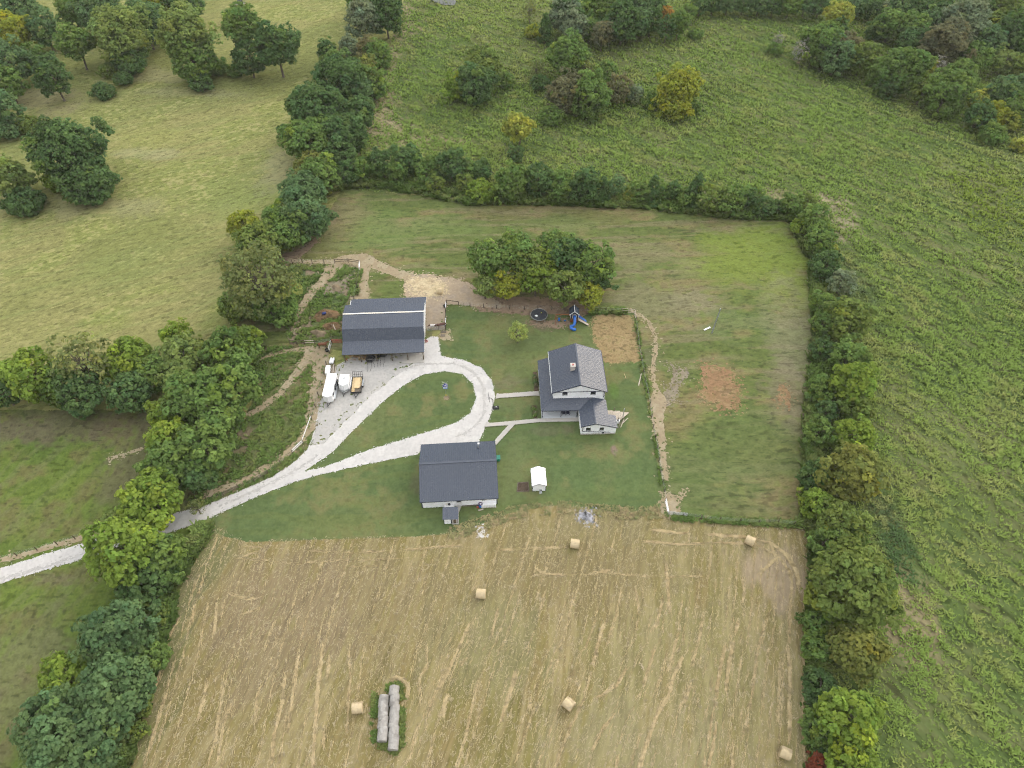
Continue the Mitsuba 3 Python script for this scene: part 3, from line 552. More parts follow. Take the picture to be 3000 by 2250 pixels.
for i in range(6):
    p = MB(BF); u = -bl + 0.35 + i * (2 * bl - 0.7) / 5
    p.box(u - 0.09, u + 0.09, -8.12, -7.94, 0, 2.5); put('post', p.get(), 'post_wood', barn)
f = MB(BF); f.box(-bl + 0.1, bl - 0.1, -8.2, -8.13, 2.3, 2.52); put('beam', f.get(), 'post_wood', barn)
f = MB(BF); f.box(3.6, 8.2, -9.0, -5.1, 0.0, 0.16); put('floor_slab', f.get(), 'concrete', barn, label='tan concrete slab under the right end of the lean-to')

# ------------------------------------------------------------------ house
HF = (12.722, 92.694, 0.04)
house = thing('farmhouse', 'white two storey farmhouse with navy metal roof and wrap porch', 'house')
wu, wv, ov = 4.975, 5.12, 0.30
he, hr = 5.475, 7.69
zin = he + (hr - he) * 0.3 / 5.275
for s in (-1, 1):
    pts = [(s * 5.275, -5.42, he), (s * 5.275, 5.42, he), (0, 5.42, hr), (0, -5.42, hr)]
    if s < 0: pts = pts[::-1]
    rf = put('roof', roof_face(HF, pts, (-s * 5.275, 0, hr - he)), 'navy_roof', house)
rc = MB(HF); rc.bar((0, -5.43, hr + 0.03), (0, 5.43, hr + 0.03), 0.26, 0.05); put('ridge_cap', rc.get(), 'navy_roof', house)
gl = [(0, 0.3), (2 * wu, 0.3), (2 * wu, zin - 0.08), (wu, hr - 0.1), (0, zin - 0.08)]
A, B = (-wu, -wv), (wu, -wv)
w_s = [(1.75, 4.4, 2.65, 5.25), (7.2, 4.4, 8.1, 5.25), (2.4, 1.0, 3.3, 2.3), (4.6, 0.3, 5.5, 2.4)]
put('wall', wall(HF, A, B, gl, w_s, lap=0.2), 'white_siding', house)
for r4 in w_s[:3]: window(HF, A, B, r4, house)
dm = MB(HF); dm.box(-wu + 4.6, -wu + 5.5, -wv + 0.03, -wv + 0.08, 0.3, 2.4); put('door', dm.get(), 'navy_trim', house)
put('wall', wall(HF, (wu, wv), (-wu, wv), gl, [(1.8, 4.2, 2.7, 5.3), (7.2, 4.2, 8.1, 5.3)], lap=0.2), 'white_siding', house)
for r4 in [(1.8, 4.2, 2.7, 5.3), (7.2, 4.2, 8.1, 5.3)]: window(HF, (wu, wv), (-wu, wv), r4, house)
sl = [(0, 0.3), (2 * wv - 0.29, 0.3), (2 * wv - 0.29, zin - 0.1), (0, zin - 0.1)]
we_ = [(1.6, 1.2, 2.5, 2.5), (7.0, 1.2, 7.9, 2.5), (4.4, 4.2, 5.3, 5.2)]
put('wall', wall(HF, (wu, -wv + 0.145), (wu, wv - 0.145), sl, we_, lap=0.2), 'white_siding', house)
for r4 in we_: window(HF, (wu, -wv + 0.145), (wu, wv - 0.145), r4, house)
ww = [(2.0, 1.0, 2.9, 2.4), (7.2, 1.0, 8.1, 2.4)]
put('wall', wall(HF, (-wu, wv - 0.145), (-wu, -wv + 0.145), sl, ww, lap=0.2), 'white_siding', house)
for r4 in ww: window(HF, (-wu, wv - 0.145), (-wu, -wv + 0.145), r4, house)
# trim and pipes
t = MB(HF)
for s in (-1, 1): t.bar((s * 5.29, -5.44, he - 0.1), (0, -5.44, hr - 0.1), 0.03, 0.2); t.bar((s * 5.29, 5.44, he - 0.1), (0, 5.44, hr - 0.1), 0.03, 0.2)
put('rake_trim', t.get(), 'navy_trim', house)
for s in (-1, 1):
    g = MB(HF); g.box(*sorted((s * 5.28, s * 5.40)), -5.4, 5.4, he - 0.14, he - 0.02); put('gutter', g.get(), 'navy_trim' if s > 0 else 'galvanised', house)
g = MB(HF)
g.bar((-4.75, -wv - 0.06, 5.36), (4.8, -wv - 0.06, 5.42), 0.07, 0.1); g.bar((4.8, -wv - 0.06, 5.42), (4.8, -wv - 0.06, 3.6), 0.1, 0.07)
put('downpipe', g.get(), 'navy_trim', house)
ch = MB(HF); cu, cv = -1.09, -0.97
ch.box(cu - 0.42, cu + 0.42, cv - 0.42, cv + 0.42, 6.6, 8.35); ch.box(cu - 0.5, cu + 0.5, cv - 0.5, cv + 0.5, 8.352, 8.47)
ck = put('chimney', ch.get(), 'masonry', house)
cp = MB(HF); cp.tube([(cu, cv, 8.4), (cu, cv, 8.62)], 0.17, 12); put('flue', cp.get(), 'red_plastic', ck)
# porch roof: west and south wings with a hip
pe, pm, pz0, pz1 = 7.34, 4.975, 2.66, 3.55
pn, ps = 5.6, -7.484
W_ = [(-pe, pn, pz0), (-pe, ps, pz0), (-pm, -wv, pz1), (-pm, pn, pz1)]
put('porch_roof', roof_face(HF, W_, (pe - pm, 0, pz1 - pz0)), 'navy_roof', house)
S_ = [(-pe, ps, pz0), (-0.12, ps, pz0), (2.35, -wv, pz1), (-pm, -wv, pz1)]
put('porch_roof', roof_face(HF, S_, (0, -wv - ps, pz1 - pz0)), 'navy_roof', house)
hc = MB(HF); hc.bar((-pe, ps, pz0 + 0.03), (-pm, -wv, pz1 + 0.03), 0.16, 0.04); put('hip_cap', hc.get(), 'navy_roof', house)
nb = MB(HF); nb.slab([(-pe, pn - 0.02, pz0 - 0.06), (-pm, pn - 0.02, pz0 - 0.06), (-pm, pn - 0.02, pz1 - 0.08)][::-1], 0.05); put('porch_gable', nb.get(), 'white_siding', house)
fa = MB(HF); fa.bar((-pe, ps + 0.02, pz0 - 0.1), (-0.2, ps + 0.02, pz0 - 0.1), 0.05, 0.16); fa.bar((-pe + 0.02, ps + 0.06, pz0 - 0.1), (-pe + 0.02, pn, pz0 - 0.1), 0.05, 0.16)
put('fascia', fa.get(), 'navy_trim', house)
fl = MB(HF); fl.box(-7.2, -wu - 0.02, -7.35, pn - 0.1, 0.0, 0.22); fl.box(-wu - 0.018, -0.16, -7.35, -wv - 0.02, 0.0, 0.22)
put('porch_floor', fl.get(), 'porch_paint', house, label='pale blue painted concrete porch floor')
for (u, v) in ((-7.05, -7.2), (-3.45, -7.2), (-0.35, -7.2), (-7.05, -2.6), (-7.05, 1.6), (-7.05, 5.3)):
    p = MB(HF); p.box(u - 0.06, u + 0.06, v - 0.06, v + 0.06, 0.22, 2.56); put('porch_post', p.get(), 'navy_trim', house)
# annex
au, an, as_, aw, az, ar = 2.60, -5.13, -11.58, 2.743, 2.72, 3.6
wroof = [(au - aw, as_, az), (au, as_, ar), (au, an, ar), (2.4, an, 3.53), (au - aw, ps - 0.05, az)]
put('annex_roof', roof_face(HF, wroof, (aw, 0, ar - az)), 'navy_roof', house)
er = [(au, as_, ar), (au + 4.258, as_, 2.234), (au + 4.258, -8.65, 2.234), (au + aw, -8.65, az), (au + aw, an, az), (au, an, ar)]
put('annex_roof', roof_face(HF, er, (-aw, 0, ar - az)), 'navy_roof', house)
rc = MB(HF); rc.bar((au, as_ - 0.01, ar + 0.03), (au, an - 0.05, ar + 0.03), 0.2, 0.04); put('annex_ridge_cap', rc.get(), 'navy_roof', house)
ag = as_ + 0.18
A, B = (au - aw + 0.15, ag), (au + 4.258 - 0.2, ag)
Lw = B[0] - A[0]
gp = [(0, 0.35), (Lw, 0.35), (Lw, 2.234), (aw - 0.15, ar - 0.07), (0, az - 0.03)]
aws = [(0.95, 1.25, 1.75, 2.15), (3.55, 1.25, 4.25, 2.15)]
put('annex_wall', wall(HF, A, B, gp, aws, lap=0.2), 'white_siding', house)
for r4 in aws: window(HF, A, B, r4, house)
fd = MB(HF); fd.box(A[0] + 0.02, B[0] - 0.02, ag + 0.02, ag + 0.2, -0.1, 0.349); put('annex_foundation', fd.get(), 'masonry', house)
put('annex_wall', wall(HF, (au - aw + 0.15, -wv - 0.01), (au - aw + 0.15, ag + 0.145), [(0, 0), (abs(ag + wv) - .155, 0), (abs(ag + wv) - .155, az - 0.03), (0, az - 0.03)], lap=0.2), 'white_siding', house)
put('annex_wall', wall(HF, (au + 4.058, ag + 0.145), (au + 4.058, -8.8), [(0, 0), (-8.8 - ag - .145, 0), (-8.8 - ag - .145, 2.2), (0, 2.2)], lap=0.2), 'white_siding', house)
put('annex_wall', wall(HF, (au + aw - 0.15, -8.7), (au + aw - 0.15, -wv - 0.01), [(0, 0), (3.55, 0), (3.55, az - 0.06), (0, az - 0.06)], [(1.2, -.1, 2.1, 2.0)], lap=0.2), 'white_siding', house)
t = MB(HF); t.bar((au - aw, as_ - 0.02, az - 0.1), (au, as_ - 0.02, ar - 0.1), 0.03, 0.17); t.bar((au, as_ - 0.02, ar - 0.1), (au + 4.258, as_ - 0.02, 2.134), 0.03, 0.17)
put('rake_trim', t.get(), 'navy_trim', house)
g = MB(HF); q = ag - 0.06
g.bar((A[0] + 0.28, q, az - 0.1), (A[0] + 0.3, q, 1.12), 0.09, 0.07, up=(0, 1, 0)); g.bar((A[0] + 0.3, q, 1.12), (A[0] + 5.6, q, 0.72), 0.09, 0.07)
put('downpipe', g.get(), 'navy_trim', house)
g = MB(HF); g.box(A[0] + 4.1, A[0] + 4.42, ag - 0.12, ag - 0.005, 0.42, 0.78); put('vent_box', g.get(), 'navy_trim', house)
# deck and its stairs on the east side
for i in range(13):
    b = MB(HF); u0 = 5.5 + i * 0.21
    b.box(u0, u0 + 0.185, -8.35, -6.15 + (0.18 if i < 6 else 0), 0.45, 0.49); put('deck_plank', b.get(), 'pale_wood', house)
for i in range(9):
    b = MB(HF); u0 = 8.26 + i * 0.20
    b.slab([(u0, -8.1 + i * 0.2, 0.42 - i * 0.03), (u0 + 0.18, -8.1 + i * 0.2, 0.42 - i * 0.03), (u0 + 0.18, -6.35, 0.42 - i * 0.03), (u0, -6.35, 0.42 - i * 0.03)], 0.04); put('deck_plank', b.get(), 'pale_wood', house)
b = MB(HF); b.box(5.5, 8.2, -8.3, -8.24, 0.2, 0.449); b.box(8.14, 8.2, -8.23, -6.3, 0.2, 0.449)
put('deck_frame', b.get(), 'grey_wood', house)
for (u, v, h) in ((7.1, -6.1, 1.5), (7.6, -8.4, 1.3)):
    b = MB(HF); b.box(u - 0.06, u + 0.06, v - 0.06, v + 0.06, 0, h); put('deck_post', b.get(), 'grey_wood', house)
pole = MB(HF); pole.bar((8.62, -7.55, 0), (8.62, -7.55, 2.9), 0.14); put('service_post', pole.get(), 'galvanised', house)
k = thing('cooling_unit', 'white boxy cooling unit with a fan beside the house deck', 'air conditioner')
b = MB(HF); b.box(7.05, 7.85, -8.95, -8.5, 0.0, 0.8); put('case', b.get(), 'white_paint', k)
b = MB(HF); b.tube([(7.45, -8.72, 0.8), (7.45, -8.72, 0.84)], 0.2, 14); put('fan_grille', b.get(), 'black_metal', k)
for i, (dx, dy, a, L) in enumerate(((0.5, -0.6, 0.9, 2.2), (0.8, -1.0, 1.1, 1.8), (0.35, -1.3, 1.3, 1.5), (1.2, -0.2, 0.7, 1.6))):
    b = MB(HF); x0, y0 = 7.1 + dx, -9.4 + dy + 0.5
    b.bar((x0, y0, 0.05 + 0.05 * i), (x0 + L * math.cos(a), y0 + L * math.sin(a), 0.25 + 0.12 * i), 0.14, 0.05)
    solo('scrap_board', b.get(), 'pale_wood' if i % 2 else 'grey_wood', ['grey board nearest the annex corner in the scrap heap', 'pale board second from the annex corner in the scrap heap', 'short grey board lowest in the scrap heap by the deck', 'pale board reaching up to the deck post'][i], 'board', 'boards heaped by the deck')
# porch chairs, beds with shrubs
for i, u in enumerate((-2.85, -2.05)):
    k = thing('porch_chair', ['left navy chair on the house porch', 'right navy chair on the house porch'][i], 'chair', 'chairs on the porch')
    b = MB(HF); b.box(u - 0.3, u + 0.3, -6.75, -6.2, 0.6, 0.66); put('seat', b.get(), 'navy_trim', k)
    b = MB(HF); b.slab([(u - 0.3, -6.2, 0.66), (u + 0.3, -6.2, 0.66), (u + 0.3, -6.02, 1.25), (u - 0.3, -6.02, 1.25)], 0.05); put('backrest', b.get(), 'navy_trim', k)
    for du in (-0.26, 0.26):
        for v in (-6.7, -6.25):
            b = MB(HF); b.box(u + du - 0.03, u + du + 0.03, v - 0.03, v + 0.03, 0.22, 0.6); put('leg', b.get(), 'navy_trim', k)
for i, pts in enumerate(([(4.33,97.2),(5.15,97.31),(5.41,92.14),(4.5,92.15)], [(4.02,88.42),(4.9,88.47),(4.91,85.19),(4.18,85.14)])):
    struct('mulch_bed', flat_sheet(ragged(pts, 0.08, 0.2, 50 + i), 0.03), 'mulch', ['dark mulch bed along the upper porch side', 'dark mulch bed along the lower porch side'][i])

# ------------------------------------------------------------------ garage
GF_ = (-9.445, 71.25, 0.071)
garage = thing('garage', 'wide white garage with a navy ribbed metal roof beside the drive', 'garage')
gL, gW, ge, gr = 6.833, 6.189, 2.537, 5.296
for s in (-1, 1):
    pts = [(-gL, s * gW, ge), (gL, s * gW, ge), (gL, 0, gr), (-gL, 0, gr)]
    if s > 0: pts = pts[::-1]
    put('roof', roof_face(GF_, pts, (0, -s * gW, gr - ge), pitch=0.38, rib=0.028), 'navy_roof', garage)
b = MB(GF_); b.bar((-gL - 0.01, 0, gr + 0.035), (gL + 0.01, 0, gr + 0.035), 0.4, 0.05); put('ridge_cap', b.get(), 'navy_roof', garage)
xw, yw = gL - 0.26, gW - 0.39
zw = ge + (gr - ge) * 0.39 / gW - 0.07
A, B = (-xw, -yw), (xw, -yw)
put('wall', wall(GF_, A, B, [(0, 0), (2 * xw, 0), (2 * xw, zw), (0, zw)], [(6.0, 0.05, 6.9, 2.05), (10.55, 1.5, 10.95, 2.3)], lap=0.23), 'white_siding', garage)
b = MB(GF_); b.box(-xw + 6.02, -xw + 6.88, -yw + 0.02, -yw + 0.07, 0.05, 1.35); b.box(-xw + 6.02, -xw + 6.12, -yw + 0.02, -yw + 0.07, 1.352, 2.05); b.box(-xw + 6.78, -xw + 6.88, -yw + 0.02, -yw + 0.07, 1.352, 2.05)
dk = put('door', b.get(), 'white_paint', garage); window(GF_, A, B, (6.14, 1.38, 6.76, 2.0), garage, 'door_window', 2)
window(GF_, A, B, (10.55, 1.5, 10.95, 2.3), garage)
put('wall', wall(GF_, (xw, yw), (-xw, yw), [(0, 0), (2 * xw, 0), (2 * xw, zw), (0, zw)], [(1.5, -.1, 5.0, 2.2), (7.6, -.1, 11.1, 2.2)], lap=0.23), 'white_siding', garage)
b = MB(GF_)
for s0 in (1.5, 7.6): b.box(xw - s0 - 3.48, xw - s0 - 0.02, yw - 0.1, yw - 0.04, 0, 2.18)
put('overhead_door', b.get(), 'white_paint', garage)
zg = gr - 0.09
for s in (-1, 1):
    a_, b_ = ((xw, -yw + .145), (xw, yw - .145)) if s > 0 else ((-xw, yw - .145), (-xw, -yw + .145))
    Lg = 2 * yw - 0.29
    put('wall', wall(GF_, a_, b_, [(0, 0), (Lg, 0), (Lg, zw - 0.02), (Lg / 2, zg), (0, zw - 0.02)], lap=0.23), 'white_siding', garage)
    t = MB(GF_)
    for q in (-1, 1): t.bar((s * (gL + 0.012), q * gW, ge - 0.1), (s * (gL + 0.012), 0, gr - 0.1), 0.024, 0.2)
    put('rake_trim', t.get(), 'navy_trim', garage)
    t = MB(GF_); t.box(s * xw - 0.09, s * xw + 0.09, -yw - 0.02, -yw + 0.1, 0, zw - 0.05); put('corner_trim', t.get(), 'navy_trim', garage)
t = MB(GF_)
for s in (-1, 1): t.bar((-gL, s * gW, ge - 0.1), (gL, s * gW, ge - 0.1), 0.03, 0.14)
put('fascia', t.get(), 'navy_trim', garage)
sx, sy = 3.72, 4.1
sz = gr - (gr - ge) * sy / gW
b = MB(GF_); b.tube([(sx, sy, sz - 0.2), (sx, sy, sz + 1.35)], 0.13, 12); pk = put('stove_pipe', b.get(), 'galvanised', garage)
b = MB(GF_); b.tube([(sx, sy, sz + 1.35), (sx, sy, sz + 1.42), (sx, sy, sz + 1.55)], [0.22, 0.24, 0.05], 12); put('pipe_cap', b.get(), 'alloy', pk)
b = MB(GF_); b.tube([(sx, sy, sz + 0.02), (sx, sy, sz + 0.16)], [0.3, 0.14], 12); put('pipe_boot', b.get(), 'navy_trim', pk)
# things along the garage's south wall
k = thing('well_house', 'small lean-to shed with navy roof just south of the garage', 'shed')
SF = ((-10.45,62.88)[0], (-10.45,62.88)[1], 0.05)
hx, hy = 1.35, 1.12
put('roof', roof_face(SF, [(-hx, -hy, 1.75), (hx, -hy, 1.75), (hx, hy, 2.15), (-hx, hy, 2.15)], (0, 1, 0.2), pitch=0.23), 'navy_roof', k)
put('wall', wall(SF, (-hx + 0.2, -hy + 0.15), (0.12, -hy + 0.15), [(0, 0), (1.27, 0), (1.27, 1.72), (0, 1.72)], lap=0.2, thick=0.08), 'white_siding', k)
put('wall', wall(SF, (-hx + 0.2, hy - 0.2), (-hx + 0.2, -hy + 0.24), [(0, 0), (1.8, 0), (1.8, 1.72), (0, 2.0)], thick=0.08), 'white_siding', k)
put('wall', wall(SF, (0.12, -hy + 0.24), (0.12, hy - 0.2), [(0, 0), (1.8, 0), (1.8, 2.0), (0, 1.72)], thick=0.08), 'white_siding', k)
for u in (-hx + 0.2, 0.12): b = MB(SF); b.box(u - 0.05, u + 0.05, -hy + 0.1, -hy + 0.148, 0, 1.7); put('corner_trim', b.get(), 'navy_trim', k)
for v in (-hy + 0.2, hy - 0.2): b = MB(SF); b.box(hx - 0.2, hx - 0.1, v - 0.05, v + 0.05, 0.12, 1.72); put('post', b.get(), 'grey_wood', k)
b = MB(SF); b.box(0.2, hx, -hy, hy, 0, 0.12); put('floor_slab', b.get(), 'concrete', k)
b = MB(SF); b.box(0.45, 0.95, -hy + 0.2, -hy + 0.55, 0.12, 0.6); b.bar((0.5, -hy + 0.3, 0.6), (0.85, -hy + 0.4, 0.95), 0.12); solo('firewood_crate', b.get(), 'post_wood', 'dark wooden crate on the open side of the small lean-to shed', 'crate')
x, y = (-10.84,64.99)
k = thing('water_tank', 'low white tank with black lid between garage and small shed', 'tank')
b = MB((x, y, 0.07)); b.box(-0.85, 0.85, -0.5, 0.5, 0.0, 1.05); put('body', b.get(), 'white_paint', k)
b = MB((x, y, 0.07)); b.tube([(0, 0.15, 1.05), (0, 0.15, 1.2)], 0.22, 14); put('lid', b.get(), 'black_rubber', k)
b = MB((x, y, 0.07)); b.tube([(-0.45, 0.3, 1.05), (-0.45, 0.3, 1.22)], [0.22, 0.18], 14); put('cap', b.get(), 'cream_trim', k)
slabs('concrete_pad', [(-9.69,65.37),(-8.76,65.45),(-9.14,64.04),(-9.35,64.04),(-9.39,64.92)], 'concrete', 'concrete pad at the garage back door')
x, y = (-8.18,65.65)
b = MB((x, y, 0.07))
an = np.linspace(0, 2 * np.pi, 25)[:-1]
b.slab([(0.32 * math.cos(t), -0.05 + 0.12 * math.sin(t), 0.65 + 0.55 * math.sin(t)) for t in an], 0.1)
k = thing('garden_tub', 'pale oval tub leaning against the garage back wall', 'tub'); put('shell', b.get(), 'cream_trim', k)
b = MB((x, y, 0.07)); b.tube([(0.33 * math.cos(t), -0.075 + 0.12 * math.sin(t), 0.65 + 0.56 * math.sin(t)) for t in np.linspace(0, 2 * np.pi, 30)], 0.03, 6, False); put('rim', b.get(), 'galvanised', k)
k = thing('raised_bed', 'long timber edged planting bed along the garage back wall', 'planter')
for i, (a_, c_) in enumerate((((-8.56,65.39), (-5.76,65.62)), ((-8.53,65.55), (-5.8,65.74)))):
    b = MB(); b.bar((*a_, 0.14), (*c_, 0.14), 0.07, 0.28); put('board', b.get(), 'grey_wood', k)
b = MB(); q = [(-8.54,65.4), (-5.78,65.64), (-5.81,65.74), (-8.52,65.53)]
b.slab([(*p, 0.2) for p in q], 0.1); put('soil', b.get(), 'mulch', k)
x, y = (-3.97,65.63)
k = thing('covered_tote', 'long white sheeted box standing on boards at the garage back wall', 'box')
b = MB((x, y, 0.07)); b.box(-1.3, 1.3, -0.45, 0.45, 0.14, 0.95); put('box', b.get(), 'white_paint', k)
b = MB((x, y, 0.07)); b.box(-1.4, 1.4, -0.5, -0.38, 0, 0.14); b.box(-1.4, 1.4, 0.38, 0.5, 0, 0.14); put('runner', b.get(), 'pale_wood', k)
b = MB((x, y, 0.07))
for i in range(9): b.tube([(-1.2 + i * 0.3, -0.45, 0.95), (-1.22 + i * 0.3, -0.52, 0.5 - 0.1 * (i % 3)), (-1.18 + i * 0.3, -0.55, 0.2)], [0.05, 0.07, 0.03], 6)
put('sheet_fold', b.get(), 'white_siding', k)
x, y = (-5.35,65.39)
k = thing('rain_barrel', 'blue rain barrel with a dark rim and white lid by the garage', 'barrel')
b = MB((x, y, 0)); b.tube([(0, 0, 0), (0, 0, 0.1), (0, 0, 0.45), (0, 0, 0.85), (0, 0, 0.92)], [0.3, 0.33, 0.37, 0.33, 0.3], 18); put('barrel', b.get(), 'blue_plastic', k, smooth=40)
b = MB((x, y, 0)); b.tube([(0, 0, 0.92), (0, 0, 0.98)], [0.37, 0.36], 18); put('rim', b.get(), 'purple_plastic', k)
b = MB((x, y, 0)); b.tube([(0, 0, 0.98), (0, 0, 1.0)], [0.18, 0.17], 14); put('lid', b.get(), 'white_paint', k)
x, y = (-5.89,65.13)
k = thing('bucket', 'small red bucket on the grass beside the blue barrel', 'bucket')
b = MB((x, y, 0)); b.tube([(0, 0, 0), (0, 0, 0.34)], [0.15, 0.2], 14, True); put('pail', b.get(), 'red_plastic', k)
b = MB((x, y, 0)); b.tube([(0.2 * math.cos(t), 0.02, 0.34 + 0.12 * math.sin(t)) for t in np.linspace(0, np.pi, 9)], 0.012, 5); put('bail', b.get(), 'galvanised', k)
def plank(px, qx, w, h, mat, label, cat='plank', z=0.05):
    b = MB(); b.bar((*px, z), (*qx, z + 0.03), w, h)
    return solo('plank', b.get(), mat, label, cat)
plank((-5.76,64.57), (-4.85,64.84), 0.22, 0.08, 'pale_wood', 'short pale plank on the grass behind the garage')
plank((25.63,93.73), (26.56,96.96), 0.2, 0.1, 'pale_wood', 'long pale plank lying by the right yard fence')
plank((41.6,109.72), (43.07,110.59), 0.35, 0.2, 'white_paint', 'white board on the ground beside the utility pole')
plank((23.05,97.0), (23.27,95.58), 0.07, 0.05, 'new_lumber', 'thin stick on the grass right of the house')
plank((-39.16,110.5), (-38.1,108.37), 0.2, 0.1, 'pale_wood', 'pale plank lying across the manure heap', z=0.6)
plank((-40.15,123.3), (-39.08,121.76), 0.18, 0.1, 'pale_wood', 'weathered plank on the scrap in the paddock')
x, y = (-2.41,75.27)
k = thing('wheelie_bin', 'green wheeled bin tucked behind the garage corner', 'bin')
b = MB((x, y, 0.07)); v = [(sx_ * w, sy_ * d, z) for z, w, d in ((0.1, 0.26, 0.3), (1.0, 0.34, 0.4)) for sy_ in (-1, 1) for sx_ in (-1, 1)]
b.add(v, MB.BF); put('body', b.get(), 'green_plastic', k)
b = MB((x, y, 0.07)); b.slab([(-0.37, -0.44, 1.03), (0.37, -0.44, 1.03), (0.37, 0.44, 1.1), (-0.37, 0.44, 1.1)], 0.05); put('lid', b.get(), 'green_plastic', k)
for s in (-1, 1): b = MB((x, y, 0.07)); b.tube([(s * 0.28, 0.3, 0.12), (s * 0.34, 0.3, 0.12)], 0.12, 12); put('wheel', b.get(), 'black_rubber', k)

# white shed and fire ring
SH = (4.908, 70.38, 0.049)
k = thing('garden_shed', 'small white shed with a white metal roof on the lawn', 'shed')
for s in (-1, 1):
    pts = [(s * 1.335, -1.893, 1.956), (s * 1.335, 1.893, 1.956), (0, 1.893, 2.687), (0, -1.893, 2.687)]
    put('roof', roof_face(SH, pts if s > 0 else pts[::-1], (-s * 1.335, 0, 0.73), pitch=0.3, rib=0.015), 'white_roof', k)
gp = [(0, 0.12), (2.36, 0.12), (2.36, 1.98), (1.18, 2.6), (0, 1.98)]
put('wall', wall(SH, (-1.18, -1.75), (1.18, -1.75), gp, [(1.25, 0.12, 1.7, 0.62)], thick=0.07, lap=0.2), 'white_siding', k)
put('wall', wall(SH, (1.18, 1.75), (-1.18, 1.75), gp, thick=0.07), 'white_siding', k)
for s in (-1, 1):
    a_, b_ = ((1.18, -1.675), (1.18, 1.675)) if s > 0 else ((-1.18, 1.675), (-1.18, -1.675))
    put('wall', wall(SH, a_, b_, [(0, 0.12), (3.35, 0.12), (3.35, 1.97), (0, 1.97)], thick=0.07), 'white_siding', k)
    b = MB(SH); b.box(s * 1.2 - 0.05, s * 1.2 + 0.05, -1.80, -1.752, 0.1, 1.95); put('corner_trim', b.get(), 'navy_trim', k)
    b = MB(SH); b.bar((s * 1.35, -1.905, 1.90), (0, -1.905, 2.63), 0.02, 0.1); b.bar((s * 1.35, 1.905, 1.90), (0, 1.905, 2.63), 0.02, 0.1); b.bar((s * 1.345, -1.9, 1.9), (s * 1.345, 1.9, 1.9), 0.02, 0.1); put('trim', b.get(), 'navy_trim', k)
    b = MB(SH); b.box(s * 1.0 - 0.08, s * 1.0 + 0.08, -1.7, 1.7, 0, 0.119); put('skid', b.get(), 'post_wood', k)
b = MB(SH); b.box(0.08, 0.5, -1.73, -1.70, 0.14, 0.6); put('door', b.get(), 'galvanised', k)
b = MB(SH); b.slab([(0.05, -2.25, 0.02), (0.55, -2.25, 0.02), (0.55, -1.8, 0.14), (0.05, -1.8, 0.14)], 0.02); put('ramp', b.get(), 'galvanised', k)
fp = [np.array(q) for q in [(1.23,70.39),(3.08,70.51),(3.23,68.61),(1.04,68.51)]]
struct('garden_bed', flat_sheet(ragged(fp, 0.06, 0.2, 60), 0.03), 'mulch', 'square bed of brown soil on the lawn left of the white shed')
k = thing('bed_edging', 'log edging round the square brown bed on the lawn', 'edging')
for a_, c_ in zip(fp, fp[1:] + fp[:1]):
    b = MB(); b.tube([(*a_, 0.07), (*((a_ + c_) / 2), 0.08), (*c_, 0.07)], 0.08, 7); put('log', b.get(), 'grey_wood', k)

def mound(cx, cy, rx, ry, h, seed, n=28, rough=0.35):
    """A loose heap with a lumpy surface."""
    rr = np.linspace(0, 1, n // 2); th = np.linspace(0, 2 * np.pi, n, endpoint=False)
    R, TH = np.meshgrid(rr, th, indexing='ij')
    k = 1 + 0.25 * np.sin(2 * TH + seed) + 0.15 * np.sin(3 * TH + 2 * seed)
    x, y = cx + rx * R * k * np.cos(TH), cy + ry * R * k * np.sin(TH)
    nz = meshkit.fbm(np.stack([x * 1.5, y * 1.5, x * 0 + seed], -1), 4, 5)
    z = h * (1 - R ** 1.6) * (1 - rough + 2 * rough * nz) - 0.03 * R
    m, q = len(rr), n
    i, j = np.meshgrid(np.arange(m - 1), np.arange(q), indexing='ij')
    f = np.stack([i * q + j, (i + 1) * q + j, (i + 1) * q + (j + 1) % q, i * q + (j + 1) % q], -1).reshape(-1, 4)
    return np.stack([x, y, z], -1).reshape(-1, 3), np.vstack([f[:, [0, 1, 2]], f[:, [0, 2, 3]]])
x, y = (13.24,63.69)
soil('ash_patch', [(x - 1.4, y - 1.2), (x + 1.5, y - 1.4), (x + 1.7, y + 0.4), (x + 0.6, y + 1.5), (x - 0.8, y + 1.3), (x - 1.5, y)], 'ash', 'pale scorched ground round the burn pile', 0.024, 0.3, 61, 60, 0.4)
solo('burn_pile', mound(x, y, 1.1, 1.1, 0.5, 2.2), 'ash', 'grey ash heap of a burn pile at the lawn edge', 'ash heap', smooth=True)
for i in range(5):
    b = MB(); a = rs.uniform(0, 6.28)
    b.tube([(x - 0.2 + 0.5 * math.cos(a), y + 0.1 + 0.5 * math.sin(a), 0.35), (x - 0.2 - 0.4 * math.cos(a), y + 0.2 - 0.4 * math.sin(a), 0.62)], 0.05, 6)
    solo('charred_log', b.get(), 'black_rubber', 'charred log lying on the grey burn pile', 'log', 'charred logs on the burn pile')
# manure heaps
x, y = (-41.08,113.49)
solo('manure_heap', mound(x, y, 2.6, 2.2, 1.1, 1.0), 'manure', 'larger brown manure heap left of the barn', 'heap', smooth=True)
bx, by = (-41.22,112.89)
x2, y2 = (-39.03,109.95)
solo('manure_heap', mound(x2, y2, 2.0, 1.8, 0.8, 2.0), 'manure', 'lower brown manure heap nearest the barn corner', 'heap', smooth=True)
x2, y2 = (-41.6,107.75)
solo('old_hay_heap', mound(x2, y2, 1.9, 1.2, 0.9, 3.0), 'old_hay', 'grey heap of rotten hay by the paddock fence', 'heap', smooth=True)
x2, y2 = (-40.2,122.34)
solo('scrap_heap', mound(x2, y2, 1.6, 1.1, 0.5, 4.0), 'old_hay', 'small tan scrap heap in the middle of the paddock', 'heap', smooth=True)
k = thing('blue_barrel', 'dark blue barrel lying on the manure heap', 'barrel')
